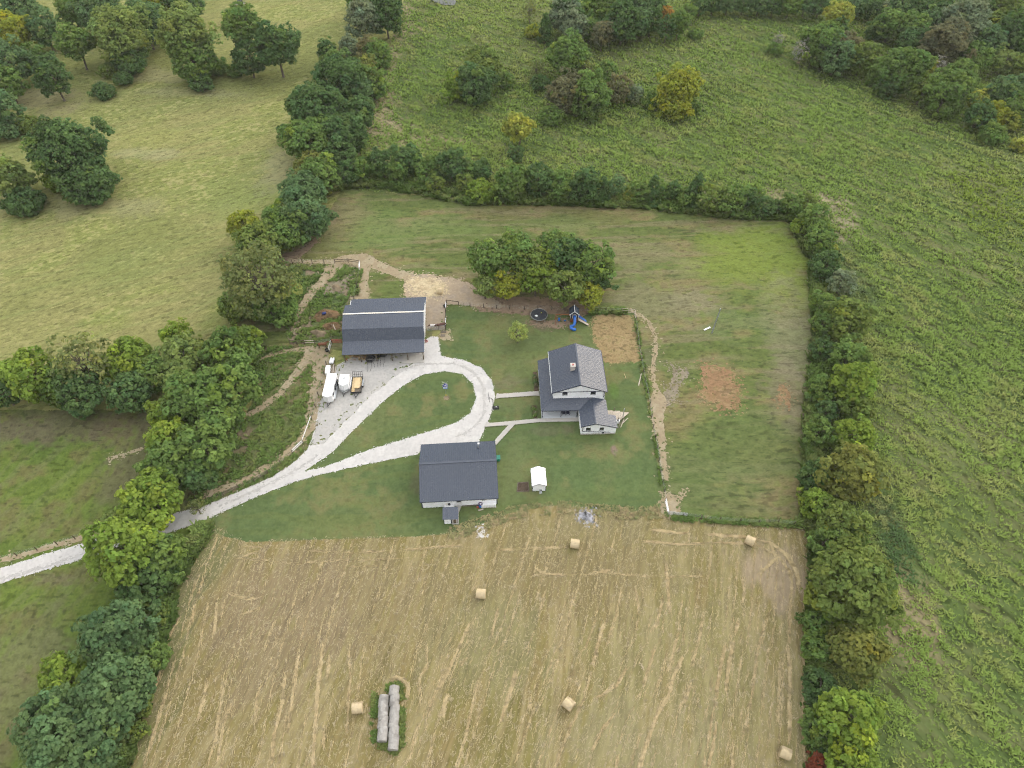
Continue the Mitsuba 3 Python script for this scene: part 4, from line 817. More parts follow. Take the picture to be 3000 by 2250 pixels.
b = MB((bx, by, 0.4)); b.tube([(-0.42, 0, 1.15), (-0.3, 0, 1.15), (0, 0, 1.15), (0.3, 0, 1.15), (0.42, 0, 1.15)], [0.24, 0.29, 0.3, 0.29, 0.24], 16); put('barrel', b.get(), 'navy_plastic', k, smooth=40)
b = MB((bx, by, 0.4)); b.tube([(-0.43, 0, 1.15), (-0.46, 0, 1.15)], 0.2, 14); put('lid', b.get(), 'blue_plastic', k)

# ------------------------------------------------------------------ fences and gates
def fence(name, label, posts, h=1.25, rails=(), wires=3, rail_mat='post_wood', gate=(), r=0.09, cat='fence', lean=0.04):
    k = thing(name, label, cat)
    rg = np.random.default_rng(len(scene))
    tops = []
    for (x, y) in posts:
        z = ground_z(x, y); dx, dy = rg.normal(0, lean, 2)
        b = MB(); b.tube([(x, y, z - 0.05), (x + dx, y + dy, z + h * rg.uniform(0.92, 1.06))], [r, r * 0.85], 7)
        put('post', b.get(), 'post_wood', k)
        tops.append((x + dx, y + dy, z))
    for i, (p, q) in enumerate(zip(tops[:-1], tops[1:])):
        p, q = np.array(p), np.array(q)
        if i in rails:
            for zz in ((h * 0.86, h * 0.45) if rails[i] != 'one' else (h * 0.86,)):
                b = MB(); b.bar(p + [0, 0, zz], q + [0, 0, zz], 0.09, 0.13)
                put('rail', b.get(), rails[i] if rails[i] not in ('one',) else rail_mat, k)
        elif wires:
            b = MB()
            for j in range(wires): b.tube([p + [0, 0, h * (0.35 + 0.28 * j)], q + [0, 0, h * (0.35 + 0.28 * j)]], 0.008, 3, False)
            put('wire', b.get(), 'galvanised', k)
    return k

def pipe_gate(label, p, q, mat='white_paint', h=1.15, n=4, r=0.045):
    k = thing('gate', label, 'gate')
    p, q = np.array([*p, 0.0]), np.array([*q, 0.0])
    for j in range(n):
        z = 0.15 + (h - 0.15) * j / (n - 1)
        b = MB(); b.tube([p + [0, 0, z], q + [0, 0, z]], r, 6); put('bar', b.get(), mat, k)
    for t in (0, 0.5, 1):
        c = p + (q - p) * t
        b = MB(); b.tube([c + [0, 0, 0.1], c + [0, 0, h + 0.02]], r, 6); put('upright', b.get(), mat, k)

fence('paddock_fence', 'wood post fence along the north edge of the weedy paddock', [(-53.78,130.61),(-52.06,130.71),(-49.72,131.09),(-47.41,130.86),(-44.62,130.99),(-42.1,131.16),(-38.99,131.29),(-36.21,130.76)], rails={5: 'post_wood', 6: 'post_wood'})
pipe_gate('white pipe gate at the north paddock corner', (-36.14,130.6), (-35.92,128.37))
fence('divider_fence', 'overgrown wire fence between paddock and dirt track', [(-35.95,128.57),(-35.75,125.78),(-35.65,122.67),(-35.69,118.7)])
fence('barn_side_fence', 'wood fence left of the barn behind the bay horse', [(-47.24,104.73),(-45.67,104.5),(-44.07,104.65)] + [(-44.06,104.53),(-41.92,104.67),(-38.44,105.03)], rails={0: 'post_wood', 1: 'post_wood', 3: 'pale_wood'})
pipe_gate('rusty red gate between the fence and the barn corner', (-38.3,105.03), (-36.28,105.07), 'red_plastic', n=5)
pipe_gate('leaning white pole gate right of the bay horse', (-38.46,104.66), (-38.54,102.53), 'white_paint', n=2, r=0.06)
tf = [(-38.33,104.66),(-38.3,101.93)] + [(-38.48,98.73),(-38.46,96.09),(-38.54,93.37),(-38.62,90.5),(-38.65,87.53),(-38.78,84.45)] + [(-39.37,78.8),(-40.83,76.35),(-42.56,74.02),(-44.42,71.87),(-46.5,70.16),(-48.98,68.76),(-51.23,67.13),(-53.99,66.21)]
fence('track_fence', 'long wood post fence between the dirt track and the gravel drive', tf, rails={8: 'white_paint', 11: 'grey_wood', 13: 'grey_wood', 7: 'one'}, rail_mat='white_paint')
fence('drive_fence', 'wood post fence above the drive at lower left', [(-90.96,52.21),(-88.15,53.27),(-85.34,54.27),(-82.63,55.19),(-79.74,56.25),(-76.74,57.29),(-74.19,58.41),(-71.44,59.61),(-68.98,60.86),(-66.72,62.2)])
fence('yard_fence', 'wood post fence between the horse lot and the north lawn', [(-14.84,117.46),(-12.08,116.99),(-9.44,116.52),(-6.52,116.26)] + [(-6.52,116.17),(-3.61,115.99),(-0.66,115.81),(2.61,115.7),(5.51,115.81),(8.65,115.63),(11.66,115.38),(14.67,115.2),(17.43,115.24),(20.71,115.35),(24.21,115.16)], rails={0: 'one'})
fence('lot_fence', 'short wood fence on the right side of the horse lot', [(-14.87,117.09),(-14.78,114.98),(-14.62,111.94),(-14.5,109.4)], rails={0: 'white_paint', 2: 'white_paint', 1: 'post_wood'})
pipe_gate('grey gate across the front of the horse lot', (-14.5,109.4), (-18.41,108.86), 'galvanised', n=4, r=0.03)
pipe_gate('pale gate along the top of the garden plot', (24.26,115.16), (26.99,114.84), 'pale_wood', n=3)
pipe_gate('pale gate at the corner of the garden plot', (27.02,114.69), (27.07,112.55), 'pale_wood', n=3)
fence('right_yard_fence', 'long wire fence along the right side of the yard', [(27.07,112.55),(27.0,109.47),(26.98,106.4),(26.93,103.4),(26.97,100.48),(27.02,97.48),(27.11,94.86),(27.24,92.0),(27.26,88.64),(27.31,85.66),(27.24,83.03),(27.32,80.6)] + [(27.41,80.67),(27.44,78.31),(27.43,75.36),(27.42,72.81),(27.47,70.63),(27.57,68.79),(27.44,66.7)], wires=3)
pipe_gate('white gate at the lower right yard corner', (27.43,66.64), (27.55,64.21), 'white_paint', n=4)
pipe_gate('galvanised gate at the hay field corner', (27.63,64.07), (30.76,63.69), 'galvanised', n=4)
fence('field_fence', 'overgrown wire fence along the top right of the hay field', [(30.23,63.86),(33.22,63.36),(36.39,63.0),(39.89,62.74),(43.08,62.57),(46.46,62.54),(49.12,62.22)])

# ------------------------------------------------------------------ utility pole, hoop, bird house, trough, tyre
x, y = (43.16,108.94)
k = thing('utility_pole', 'tall grey wooden utility pole in the right pasture', 'pole')
b = MB(); b.tube([(x, y, -0.1), (x + 0.25, y, 7.2)], [0.17, 0.12], 10); put('mast', b.get(), 'galvanised', k)
b = MB(); b.bar((x + 0.05, y - 0.16, 5.2), (x + 0.4, y - 0.16, 5.2), 0.08); put('bracket', b.get(), 'galvanised', k)
b = MB(); b.box(x - 0.1, x + 0.12, y - 0.3, y - 0.16, 1.2, 1.7); put('meter_box', b.get(), 'galvanised', k)
x, y = (-3.19,87.71)
k = thing('basketball_hoop', 'portable basketball hoop on a black base beside the drive', 'basketball hoop')
HB = (x, y, 0.12)
b = MB(HB); v = [(sx_ * w, sy_ * d, z) for z, w, d in ((0.0, 0.68, 0.45), (0.28, 0.5, 0.32)) for sy_ in (-1, 1) for sx_ in (-1, 1)]
b.add(v, MB.BF); put('base', b.get(), 'black_rubber', k)
b = MB(HB); b.tube([(-0.5, 0, 0.15), (-0.5, 0.0, 2.5), (-0.9, 0.15, 2.95), (-1.25, 0.2, 3.1)], 0.06, 8); put('mast', b.get(), 'black_metal', k)
bk = MB(HB)
for p, q in (((-1.25, -0.65, 2.75), (-1.25, 1.0, 2.75)), ((-1.25, -0.65, 3.75), (-1.25, 1.0, 3.75)), ((-1.25, -0.65, 2.75), (-1.25, -0.65, 3.75)), ((-1.25, 1.0, 2.75), (-1.25, 1.0, 3.75)), ((-1.25, -0.1, 2.95), (-1.25, 0.45, 2.95)), ((-1.25, -0.1, 3.4), (-1.25, 0.45, 3.4)), ((-1.25, -0.1, 2.95), (-1.25, -0.1, 3.4)), ((-1.25, 0.45, 2.95), (-1.25, 0.45, 3.4))): bk.bar(p, q, 0.06)
pk = put('backboard_frame', bk.get(), 'black_metal', k)
b = MB(HB); b.add([(-1.24, -0.65, 2.75), (-1.24, 1.0, 2.75), (-1.24, 1.0, 3.75), (-1.24, -0.65, 3.75)], [[0, 1, 2, 3]]); put('panel', b.get(), 'pane_glass', pk)
b = MB(HB); b.tube([(-1.5 + 0.23 * math.cos(t), 0.18 + 0.23 * math.sin(t), 2.95) for t in np.linspace(0, 2 * np.pi, 20)], 0.02, 5, False); put('rim', b.get(), 'black_metal', k)
b = MB(HB)
for t in np.linspace(0, 2 * np.pi, 11)[:-1]: b.tube([(-1.5 + 0.23 * math.cos(t), 0.18 + 0.23 * math.sin(t), 2.95), (-1.5 + 0.13 * math.cos(t + .4), 0.18 + 0.13 * math.sin(t + .4), 2.55)], 0.008, 3, False)
put('net', b.get(), 'white_paint', k)
b = MB(HB); b.tube([(0.1, 0, 0.28), (0.1, 0, 0.34)], 0.09, 10); put('fill_cap', b.get(), 'white_paint', k)
x, y = (-13.06,90.14)
k = thing('bird_house', 'navy and white bird house on a tall pole in the lawn oval', 'bird house')
b = MB(); b.tube([(x, y, 0), (x, y, 3.3)], 0.04, 8); put('pole', b.get(), 'galvanised', k)
b = MB(); b.tube([(x, y, 0.75), (x, y, 1.1)], [0.12, 0.1], 10); put('baffle', b.get(), 'yellow_plastic', k)
BH = (x, y, 0.05, 3.3)
b = MB(BH); b.box(-0.36, 0.36, -0.32, 0.32, 0.02, 0.5); hk = put('body', b.get(), 'white_paint', k)
b = MB(BH); b.box(-0.42, 0.42, -0.4, 0.4, -0.03, 0.018); b.box(-0.05, 0.05, -0.345, -0.322, 0.02, 0.5); put('trim', b.get(), 'blue_plastic', hk)
for s in (-1, 1):
    b = MB(BH); pts = [(s * 0.5, -0.42, 0.42), (s * 0.5, 0.42, 0.42), (0.0, 0.42, 0.82), (0.0, -0.42, 0.82)]; b.slab(pts if s > 0 else pts[::-1], 0.03); put('roof', b.get(), 'navy_plastic', k)
    for vv in (-0.3, 0.3):
        b = MB(BH); b.bar((-s * 0.52, vv, 0.5), (s * 0.6, vv, 1.35), 0.03); put('perch_arm', b.get(), 'alloy', k)
struct('soil_ring', flat_sheet(ragged(Point(x, y).buffer(0.6), 0.08, 0.2, 70), 0.03), 'old_hay', 'ring of dry soil round the bird house pole')
def tub(name, label, x, y, r, h, mat, cat, water=True):
    k = thing(name, label, cat)
    b = MB(); b.tube([(x, y, 0.03), (x, y, h)], [r * 0.9, r], 18, False); b.tube([(x, y, 0.05), (x, y, 0.08)], r * 0.9, 18); put('tub', b.get(), mat, k)
    b = MB(); b.tube([(x + r * math.cos(t), y + r * math.sin(t), h) for t in np.linspace(0, 2 * np.pi, 24)], 0.03, 5, False); put('rim', b.get(), mat, k)
    if water: b = MB(); b.tube([(x, y, h * 0.7), (x, y, h * 0.72)], r * 0.93, 18); put('water', b.get(), 'pond_water', k)
tub('water_trough', 'round black water trough beside the horse lot fence', *(-15.13,116.4), 0.34, 0.5, 'black_rubber', 'trough')
tub('water_trough', 'black rubber water tub on the dirt below the bay horse', *(-38.97,102.65), 0.40, 0.5, 'black_rubber', 'trough')
x, y = (-102.83,281.32)
z = ground_z(x, y)
k = thing('stock_tank', 'black round stock tank on a pale slab in the far left pasture', 'tank')
b = MB((0, 0, 0, z)); b.tube([(x, y, 0.15), (x, y, 1.1), (x, y, 1.25)], [1.0, 1.0, 0.6], 20); put('tank', b.get(), 'black_rubber', k)
b = MB((0, 0, 0, z)); b.box(x - 1.5, x + 1.5, y - 1.4, y + 1.4, -0.3, 0.15); put('slab', b.get(), 'concrete', k)
for i, (px, py, w, d, yaw) in enumerate((((-14.85,108.54)[0], (-14.85,108.54)[1], 1.1, 0.62, 0.05), ((-14.94,107.47)[0], (-14.94,107.47)[1], 0.95, 0.62, 0.08))):
    k = thing('pallet', ['grey pallet nearer the gate', 'grey pallet nearer the gravel'][i] + ' on the scuffed earth right of the barn', 'pallet')
    for j in range(6):
        b = MB((px, py, yaw, 0.02)); u = -w / 2 + (j + 0.5) * w / 6; b.box(u - 0.075, u + 0.07, -d / 2, d / 2, 0.1, 0.125); put('slat', b.get(), 'grey_wood', k)
    b = MB((px, py, yaw, 0.02))
    for v in (-d / 2 + 0.05, 0, d / 2 - 0.05): b.box(-w / 2, w / 2, v - 0.04, v + 0.04, 0, 0.099)
    put('stringer', b.get(), 'grey_wood', k)
x, y = (-18.41,105.63)
k = thing('hose_reel', 'red hose coil on the ground at the barn corner', 'hose')
b = MB(); t = np.linspace(0, 8 * np.pi, 90); b.tube(np.stack([x + 0.35 * np.cos(t), y + 0.3 * np.sin(t), 0.08 + t * 0.01], 1), 0.035, 5); put('coil', b.get(), 'red_plastic', k)

# ------------------------------------------------------------------ hay bales
def bale_mesh(x, y, yaw, R, L, seed, z0=0.0):
    n, m = 40, 12
    th = np.linspace(0, 2 * np.pi, n, endpoint=False)
    rings = []
    prof = [(-L / 2, 0.0), (-L / 2, 0.45), (-L / 2, 0.93), (-L / 2 + 0.06, 0.985)] + [(u, 1.0) for u in np.linspace(-L / 2 + 0.14, L / 2 - 0.14, m)] + [(L / 2 - 0.06, 0.985), (L / 2, 0.93), (L / 2, 0.45), (L / 2, 0.0)]
    for (u, s) in prof:
        p = np.stack([np.full(n, u), R * s * np.cos(th), R * s * np.sin(th)], 1)
        nz = meshkit.fbm(np.stack([p[:, 0] * 7 + seed, p[:, 1] * 2.2, p[:, 2] * 2.2], 1), 3, seed) - 0.5
        p[:, 1:] *= (1 + 0.09 * nz[:, None]); p[:, 0] += 0.05 * nz * (abs(u) > L / 2 - 0.05)
        p[:, 2] = np.maximum(p[:, 2], -R * 0.93)
        rings.append(p)
    v = np.vstack(rings); k = len(prof)
    i, j = np.meshgrid(np.arange(k - 1), np.arange(n), indexing='ij')
    q = np.stack([i * n + j, i * n + (j + 1) % n, (i + 1) * n + (j + 1) % n, (i + 1) * n + j], -1).reshape(-1, 4)
    c, s = math.cos(yaw), math.sin(yaw)
    v = np.stack([x + c * v[:, 0] - s * v[:, 1], y + s * v[:, 0] + c * v[:, 1], v[:, 2] + R * 0.93 + z0], 1)
    return v, np.vstack([q[:, [0, 1, 2]], q[:, [0, 2, 3]]])[:, ::-1]
BALES = [
    ((10.85,57.89), -0.13, 'round straw coloured bale second from the lawn, right of the ash pile'),
    ((-4.73,48.88), -0.12, 'round straw coloured bale below the garage in the hay field'),
    ((40.67,58.74), -0.55, 'round straw coloured bale at the far right corner of the hay field'),
    ((8.64,32.1), -0.68, 'round straw coloured bale turned diagonally near the middle of the hay field'),
    ((38.67,25.8), -0.38, 'round straw coloured bale at the lower right by the east trees'),
    ((-22.05,31.34), 0.12, 'round straw coloured bale left of the grey bale rows'),
]
for i, (p, yaw, lab) in enumerate(BALES):
    solo('hay_bale', bale_mesh(*p, yaw, 0.80, 1.5, i), 'bale_hay', lab if i else 'round straw coloured bale near the lawn edge, right of the white gravel patch', 'hay bale', 'bales scattered in the hay field', smooth=40)
solo('hay_bale', bale_mesh(*(-16.57,120.98), 0.0, 0.72, 1.2, 9), 'bale_hay', 'round bale standing on the strewn straw behind the barn', 'hay bale', smooth=40)
_ord = ['first', 'second', 'third', 'fourth', 'fifth', 'sixth']
for i, p in enumerate([(-18.35,32.24),(-18.23,30.81),(-18.1,29.38),(-17.95,27.82)]):
    solo('old_hay_bale', bale_mesh(*p, W + rs.normal(0, 0.02), 0.74 + rs.normal(0, .015), 1.72 if i < 3 else 1.95, 20 + i, 0), 'bale_grey', f'weathered grey bale, {_ord[i]} from the far end of the left bale row', 'hay bale', 'grey bales in two rows', smooth=40)
for i, p in enumerate([(-17.01,33.72),(-16.81,32.41),(-16.63,30.97),(-16.56,29.54),(-16.41,28.16),(-16.28,26.75)]):
    solo('old_hay_bale', bale_mesh(*p, W + rs.normal(0, 0.03), 0.74 + rs.normal(0, .02), [1.4, 1.72, 1.75, 1.72, 1.6, 2.0][i], 30 + i, 0), 'bale_grey', f'weathered grey bale, {_ord[i]} from the far end of the right bale row', 'hay bale', 'grey bales in two rows', smooth=40)

# ------------------------------------------------------------------ trailers and yard things
def frame_from(p_back, p_front):
    """A frame at the middle of the ground line from back to front; +v points to the back."""
    (x0, y0), (x1, y1) = p_back, p_front
    return ((x0 + x1) / 2, (y0 + y1) / 2, math.atan2(y0 - y1, x0 - x1) - W), math.hypot(x0 - x1, y0 - y1)
def wheel(fr, u, v, r, w, parent, mat='alloy'):
    b = MB(fr); b.tube([(u - w / 2, v, r), (u - w / 2 + 0.03, v, r), (u + w / 2 - 0.03, v, r), (u + w / 2, v, r)], [r * 0.9, r, r, r * 0.9], 16); k = put('wheel', b.get(), 'black_rubber', parent)
    b = MB(fr); b.tube([(u - w / 2 - 0.01, v, r), (u + w / 2 + 0.01, v, r)], r * 0.5, 12); put('rim', b.get(), mat, k)
# long horse trailer
RF, RL = frame_from((-36.14,94.38), (-36.15,88.27))
hw = 0.93
k = thing('horse_trailer', 'long white horse trailer, leftmost of the three parked trailers', 'trailer')
b = MB(RF); hl = RL / 2
outl = [(-hw, hl), (hw, hl), (hw, -hl + 0.35), (0.1, -hl - 0.1), (-hw, -hl + 0.35)]
outl = outl[::-1]
b.slab([(u, v, 2.3) for u, v in outl], 1.75)
put('body', b.get(), 'white_paint', k)
b = MB(RF); b.slab([(u * 1.03, v * 1.005, 2.37) for u, v in outl], 0.068); rk_ = put('roof', b.get(), 'white_roof', k)
for v in (hl - 1.5, hl - 3.0, -0.6 if hl > 3 else 0, -hl + 2.2):
    b = MB(RF); b.box(-0.25, 0.25, v - 0.16, v + 0.16, 2.371, 2.43); put('roof_vent', b.get(), 'alloy', rk_)
for v in np.linspace(-hl + 0.9, hl - 0.6, 9):
    b = MB(RF); b.bar((-hw, v, 2.378), (hw, v, 2.378), 0.05, 0.012); put('roof_seam', b.get(), 'white_paint', rk_)
for (v0, v1, z0, z1) in ((hl - 2.5, hl - 2.0, 1.3, 1.8), (hl - 3.7, hl - 3.2, 1.3, 1.8), (-hl + 2.9, -hl + 3.6, 0.75, 2.05), (-hl + 0.8, -hl + 1.7, 1.25, 2.0)):
    b = MB(RF); b.box(hw + 0.001, hw + 0.03, v0, v1, z0, z1); put('window', b.get(), 'black_mesh', k)
b = MB(RF); b.box(hw + 0.001, hw + 0.05, -hl + 2.2, -hl + 2.5, 0.6, 2.1); put('door_frame', b.get(), 'alloy', k)
b = MB(RF); b.box(hw, hw + 0.28, -hl + 1.0, hl - 0.8, 0.42, 0.55); put('fender', b.get(), 'alloy', k)
b = MB(RF); b.box(hw + 0.05, hw + 0.34, -hl + 4.4, -hl + 5.1, 0.6, 1.7); put('hay_net', b.get(), 'black_mesh', k)
b = MB(RF); b.box(hw + 0.36, hw + 0.38, -hl + 4.55, -hl + 4.75, 0.7, 1.6); put('strap', b.get(), 'yellow_plastic', k)
for v in (0.3, 1.15):
    for s in (-1, 1): wheel(RF, s * (hw - 0.05), v, 0.36, 0.22, k)
b = MB(RF); b.bar((-0.35, -hl + 0.3, 0.5), (0.05, -hl - 1.0, 0.5), 0.1); b.bar((0.45, -hl + 0.3, 0.5), (0.05, -hl - 1.0, 0.5), 0.1); b.bar((0.05, -hl - 0.95, 0.02), (0.05, -hl - 0.95, 0.8), 0.08); put('hitch', b.get(), 'black_metal', k)
# small horse trailer
F2, L2 = frame_from((-33.64,94.41), (-33.56,91.84))
k = thing('horse_trailer', 'small white horse trailer between the long one and the flatbed', 'trailer')
hl, hw = L2 / 2, 0.9
b = MB(F2)
lo, hi = 0.45, 2.0
pl = [(-hw, hl), (-hw, -hl + 0.1), (0.0, -hl - 0.45), (hw, -hl + 0.1), (hw, hl)]
bot = [(-hw, hl), (-hw, -hl - 0.35), (0.0, -hl - 0.95), (hw, -hl - 0.35), (hw, hl)]
v = [(u, w, lo) for u, w in bot] + [(u, w, hi) for u, w in pl]
b.add(v, [[i, (i + 1) % 5, 5 + (i + 1) % 5, 5 + i] for i in range(5)]); b.add(v[5:], [[0, 1, 2], [0, 2, 3], [0, 3, 4]]); put('body', b.get(), 'white_paint', k)
b = MB(F2); b.slab([(u * 1.04, w * 1.01, 2.07) for u, w in pl], 0.069); rk_ = put('roof', b.get(), 'white_roof', k)
b = MB(F2); b.bar((-hw, -hl + 0.25, 2.085), (hw, -hl + 0.25, 2.085), 0.06, 0.03); b.box(-0.2, 0.2, 0.1, 0.4, 2.072, 2.12); put('roof_vent', b.get(), 'galvanised', rk_)
b = MB(F2); b.bar((0, -hl - 0.96, 0.45), (0, -hl - 0.46, 2.0), 0.07); b.bar((-hw, -hl - 0.37, 0.75), (0, -hl - 0.9, 0.75), 0.04, 0.35); b.bar((hw, -hl - 0.37, 0.75), (0, -hl - 0.9, 0.75), 0.04, 0.35); put('nose_trim', b.get(), 'galvanised', k)
b = MB(F2); b.box(hw + 0.12, hw + 0.3, -hl - 0.3, hl + 0.2, 0.75, 0.9); put('side_rail', b.get(), 'white_paint', k)
for v in (-0.2, 0.6):
    for s in (-1, 1): wheel(F2, s * (hw + 0.1), v, 0.34, 0.2, k)
b = MB(F2); b.bar((-0.4, -hl - 0.4, 0.4), (0, -hl - 1.7, 0.4), 0.09); b.bar((0.4, -hl - 0.4, 0.4), (0, -hl - 1.7, 0.4), 0.09); b.bar((0, -hl - 1.65, 0.02), (0, -hl - 1.65, 0.7), 0.07); put('hitch', b.get(), 'black_metal', k)
# flatbed with lumber
F3, L3 = frame_from((-31.31,95.05), (-31.08,90.9))
k = thing('utility_trailer', 'flatbed trailer with upright mesh tailgate, loaded with new lumber', 'trailer')
hl, hw = L3 / 2, 0.98
for i in range(9):
    b = MB(F3); u = -hw + (i + 0.5) * 2 * hw / 9; b.box(u - 0.1, u + 0.1, -hl, hl, 0.52, 0.57); put('deck_plank', b.get(), 'grey_wood', k)
b = MB(F3)
for s in (-1, 1): b.box(*sorted((s * hw, s * (hw + 0.07))), -hl, hl, 0.42, 0.95); 
b.box(-hw, hw, -hl - 0.06, -hl, 0.42, 0.8); b.box(-hw, hw, -hl + 0.1, hl - 0.1, 0.4, 0.519)
put('frame', b.get(), 'black_metal', k)
gt = MB(F3); z0, z1 = 0.55, 1.9
for i in range(6): u = -hw + i * 2 * hw / 5; gt.bar((u, hl + 0.05, z0), (u, hl + 0.25, z1), 0.06)
for z in (z0, 1.2, z1): gt.bar((-hw, hl + 0.05 + 0.2 * (z - z0) / 1.35, z), (hw, hl + 0.05 + 0.2 * (z - z0) / 1.35, z), 0.05)
put('tailgate', gt.get(), 'black_metal', k)
for v in (-0.1, 0.75):
    for s in (-1, 1): wheel(F3, s * (hw + 0.2), v, 0.34, 0.2, k)
b = MB(F3)
for s in (-1, 1): b.box(*sorted((s * (hw + 0.08), s * (hw + 0.34))), -0.55, 1.2, 0.72, 0.77)
put('fender', b.get(), 'galvanised', k)
b = MB(F3); b.bar((-0.5, -hl - 0.05, 0.42), (0, -hl - 1.15, 0.42), 0.1); b.bar((0.5, -hl - 0.05, 0.42), (0, -hl - 1.15, 0.42), 0.1); b.bar((0, -hl - 1.1, 0.02), (0, -hl - 1.1, 0.8), 0.08); put('hitch', b.get(), 'black_metal', k)
k = thing('lumber_stack', 'stack of new yellow boards and sheets lying on the flatbed trailer', 'lumber')
for i in range(4):
    b = MB(F3); u = -hw + 0.12 + i * 0.15; b.box(u - 0.07, u + 0.07, -hl + 0.02 + 0.05 * i, hl - 0.2 - 0.07 * i, 0.575, 0.66); put('board', b.get(), 'new_lumber', k)
for i in range(3):
    b = MB(F3); u = -hw + 0.13 + i * 0.16; b.box(u - 0.07, u + 0.07, -hl + 0.4, hl - 0.35 - 0.1 * i, 0.662, 0.74); put('board', b.get(), 'new_lumber', k)
for i in range(3):
    b = MB(F3); b.box(-0.52 + 0.02 * i, 0.62 + 0.01 * i, -hl + 0.95 + 0.02 * i, hl - 0.4, 0.745 + 0.03 * i, 0.77 + 0.03 * i); put('sheet', b.get(), 'new_lumber', k)
for i, (u, a) in enumerate(((0.78, 0.03), (0.86, -0.04), (0.72, 0.08))):
    b = MB(F3); b.bar((u, -0.6 + 0.2 * i, 0.62 + 0.06 * i), (u + a, 1.3 + 0.15 * i, 0.62 + 0.06 * i), 0.11, 0.05); put('board', b.get(), 'new_lumber', k)
# gas tanks, white box, boards
for i, (p, q) in enumerate((((-37.54,100.22), (-37.64,98.69)), ((-37.09,100.22), (-37.2,98.69)))):
    k = thing('gas_tank', ['left', 'right'][i] + ' one of two white gas cylinders above the long horse trailer', 'tank', 'pair of white cylinders')
    p, q = np.array([*p, 0.55]), np.array([*q, 0.55]); d = (q - p)
    b = MB(); b.tube([p + d * t for t in (0, 0.04, 0.14, 0.86, 0.96, 1.0)], [0.06, 0.2, 0.27, 0.27, 0.2, 0.06], 16); put('cylinder', b.get(), 'white_paint', k, smooth=50)
    b = MB(); c = q + d * 0.02; b.tube([c, c + d / np.linalg.norm(d) * 0.12], 0.13, 10); put('collar', b.get(), 'galvanised', k)
    b = MB(); sd = np.array([d[1], -d[0], 0]) / np.linalg.norm(d[:2]) * 0.25
    for t in (0.25, 0.75): b.bar(p + d * t - sd - [0, 0, 0.38], p + d * t + sd - [0, 0, 0.38], 0.14, 0.32)
    put('cradle', b.get(), 'post_wood', k)
F4, L4 = frame_from((-37.73,97.71), (-37.61,95.66))
k = thing('storage_box', 'white rectangular box behind the long horse trailer', 'box')
b = MB(F4); b.box(-0.42, 0.42, -L4 / 2, L4 / 2, 0.1, 0.93); put('case', b.get(), 'white_paint', k)
b = MB(F4); b.slab([(-0.46, -L4 / 2 - 0.03, 0.99), (0.46, -L4 / 2 - 0.03, 0.99), (0.46, L4 / 2 + 0.03, 1.02), (-0.46, L4 / 2 + 0.03, 1.02)], 0.05); put('lid', b.get(), 'white_roof', k)
k = thing('board_pile', 'pile of long grey boards behind the long horse trailer', 'boards')
for i in range(9):
    b = MB(F4); u = 0.65 + (i % 5) * 0.17; z = 0.12 + 0.1 * (i // 5) + 0.02 * (i % 3)
    b.bar((u, -L4 / 2 - 0.25 - 0.1 * (i % 3), z), (u + 0.1 * rs.normal(), L4 / 2 + 0.3 + 0.25 * (i % 4), z), 0.14, 0.07); put('board', b.get(), ['grey_wood', 'pale_wood', 'grey_wood'][i % 3], k)
# split logs under the barn eave
cx, cy = (-32.55,100.78)
k = thing('firewood_pile', 'golden brown heap of split firewood under the barn eave', 'firewood')
rg = np.random.default_rng(5)
for i in range(70):
    u, v = rg.uniform(-2.1, 2.1), rg.uniform(-1.0, 1.3); z = 0.1 + 0.75 * max(0, 1 - (u / 2.2) ** 2 - (v / 1.5) ** 2) * rg.uniform(0.4, 1)
    a, e = rg.uniform(0, 6.28), rg.normal(0, 0.25); L = rg.uniform(0.4, 0.6)
    d = np.array([math.cos(a) * math.cos(e), math.sin(a) * math.cos(e), math.sin(e)]) * L / 2
    c = np.array([cx + u, cy + v + 0.3, z]); b = MB(); b.tube([c - d, c + d], rg.uniform(0.08, 0.13), int(rg.choice([3, 4, 6])))
    put('log', b.get(), 'split_log' if rg.random() < 0.75 else 'new_lumber', k)
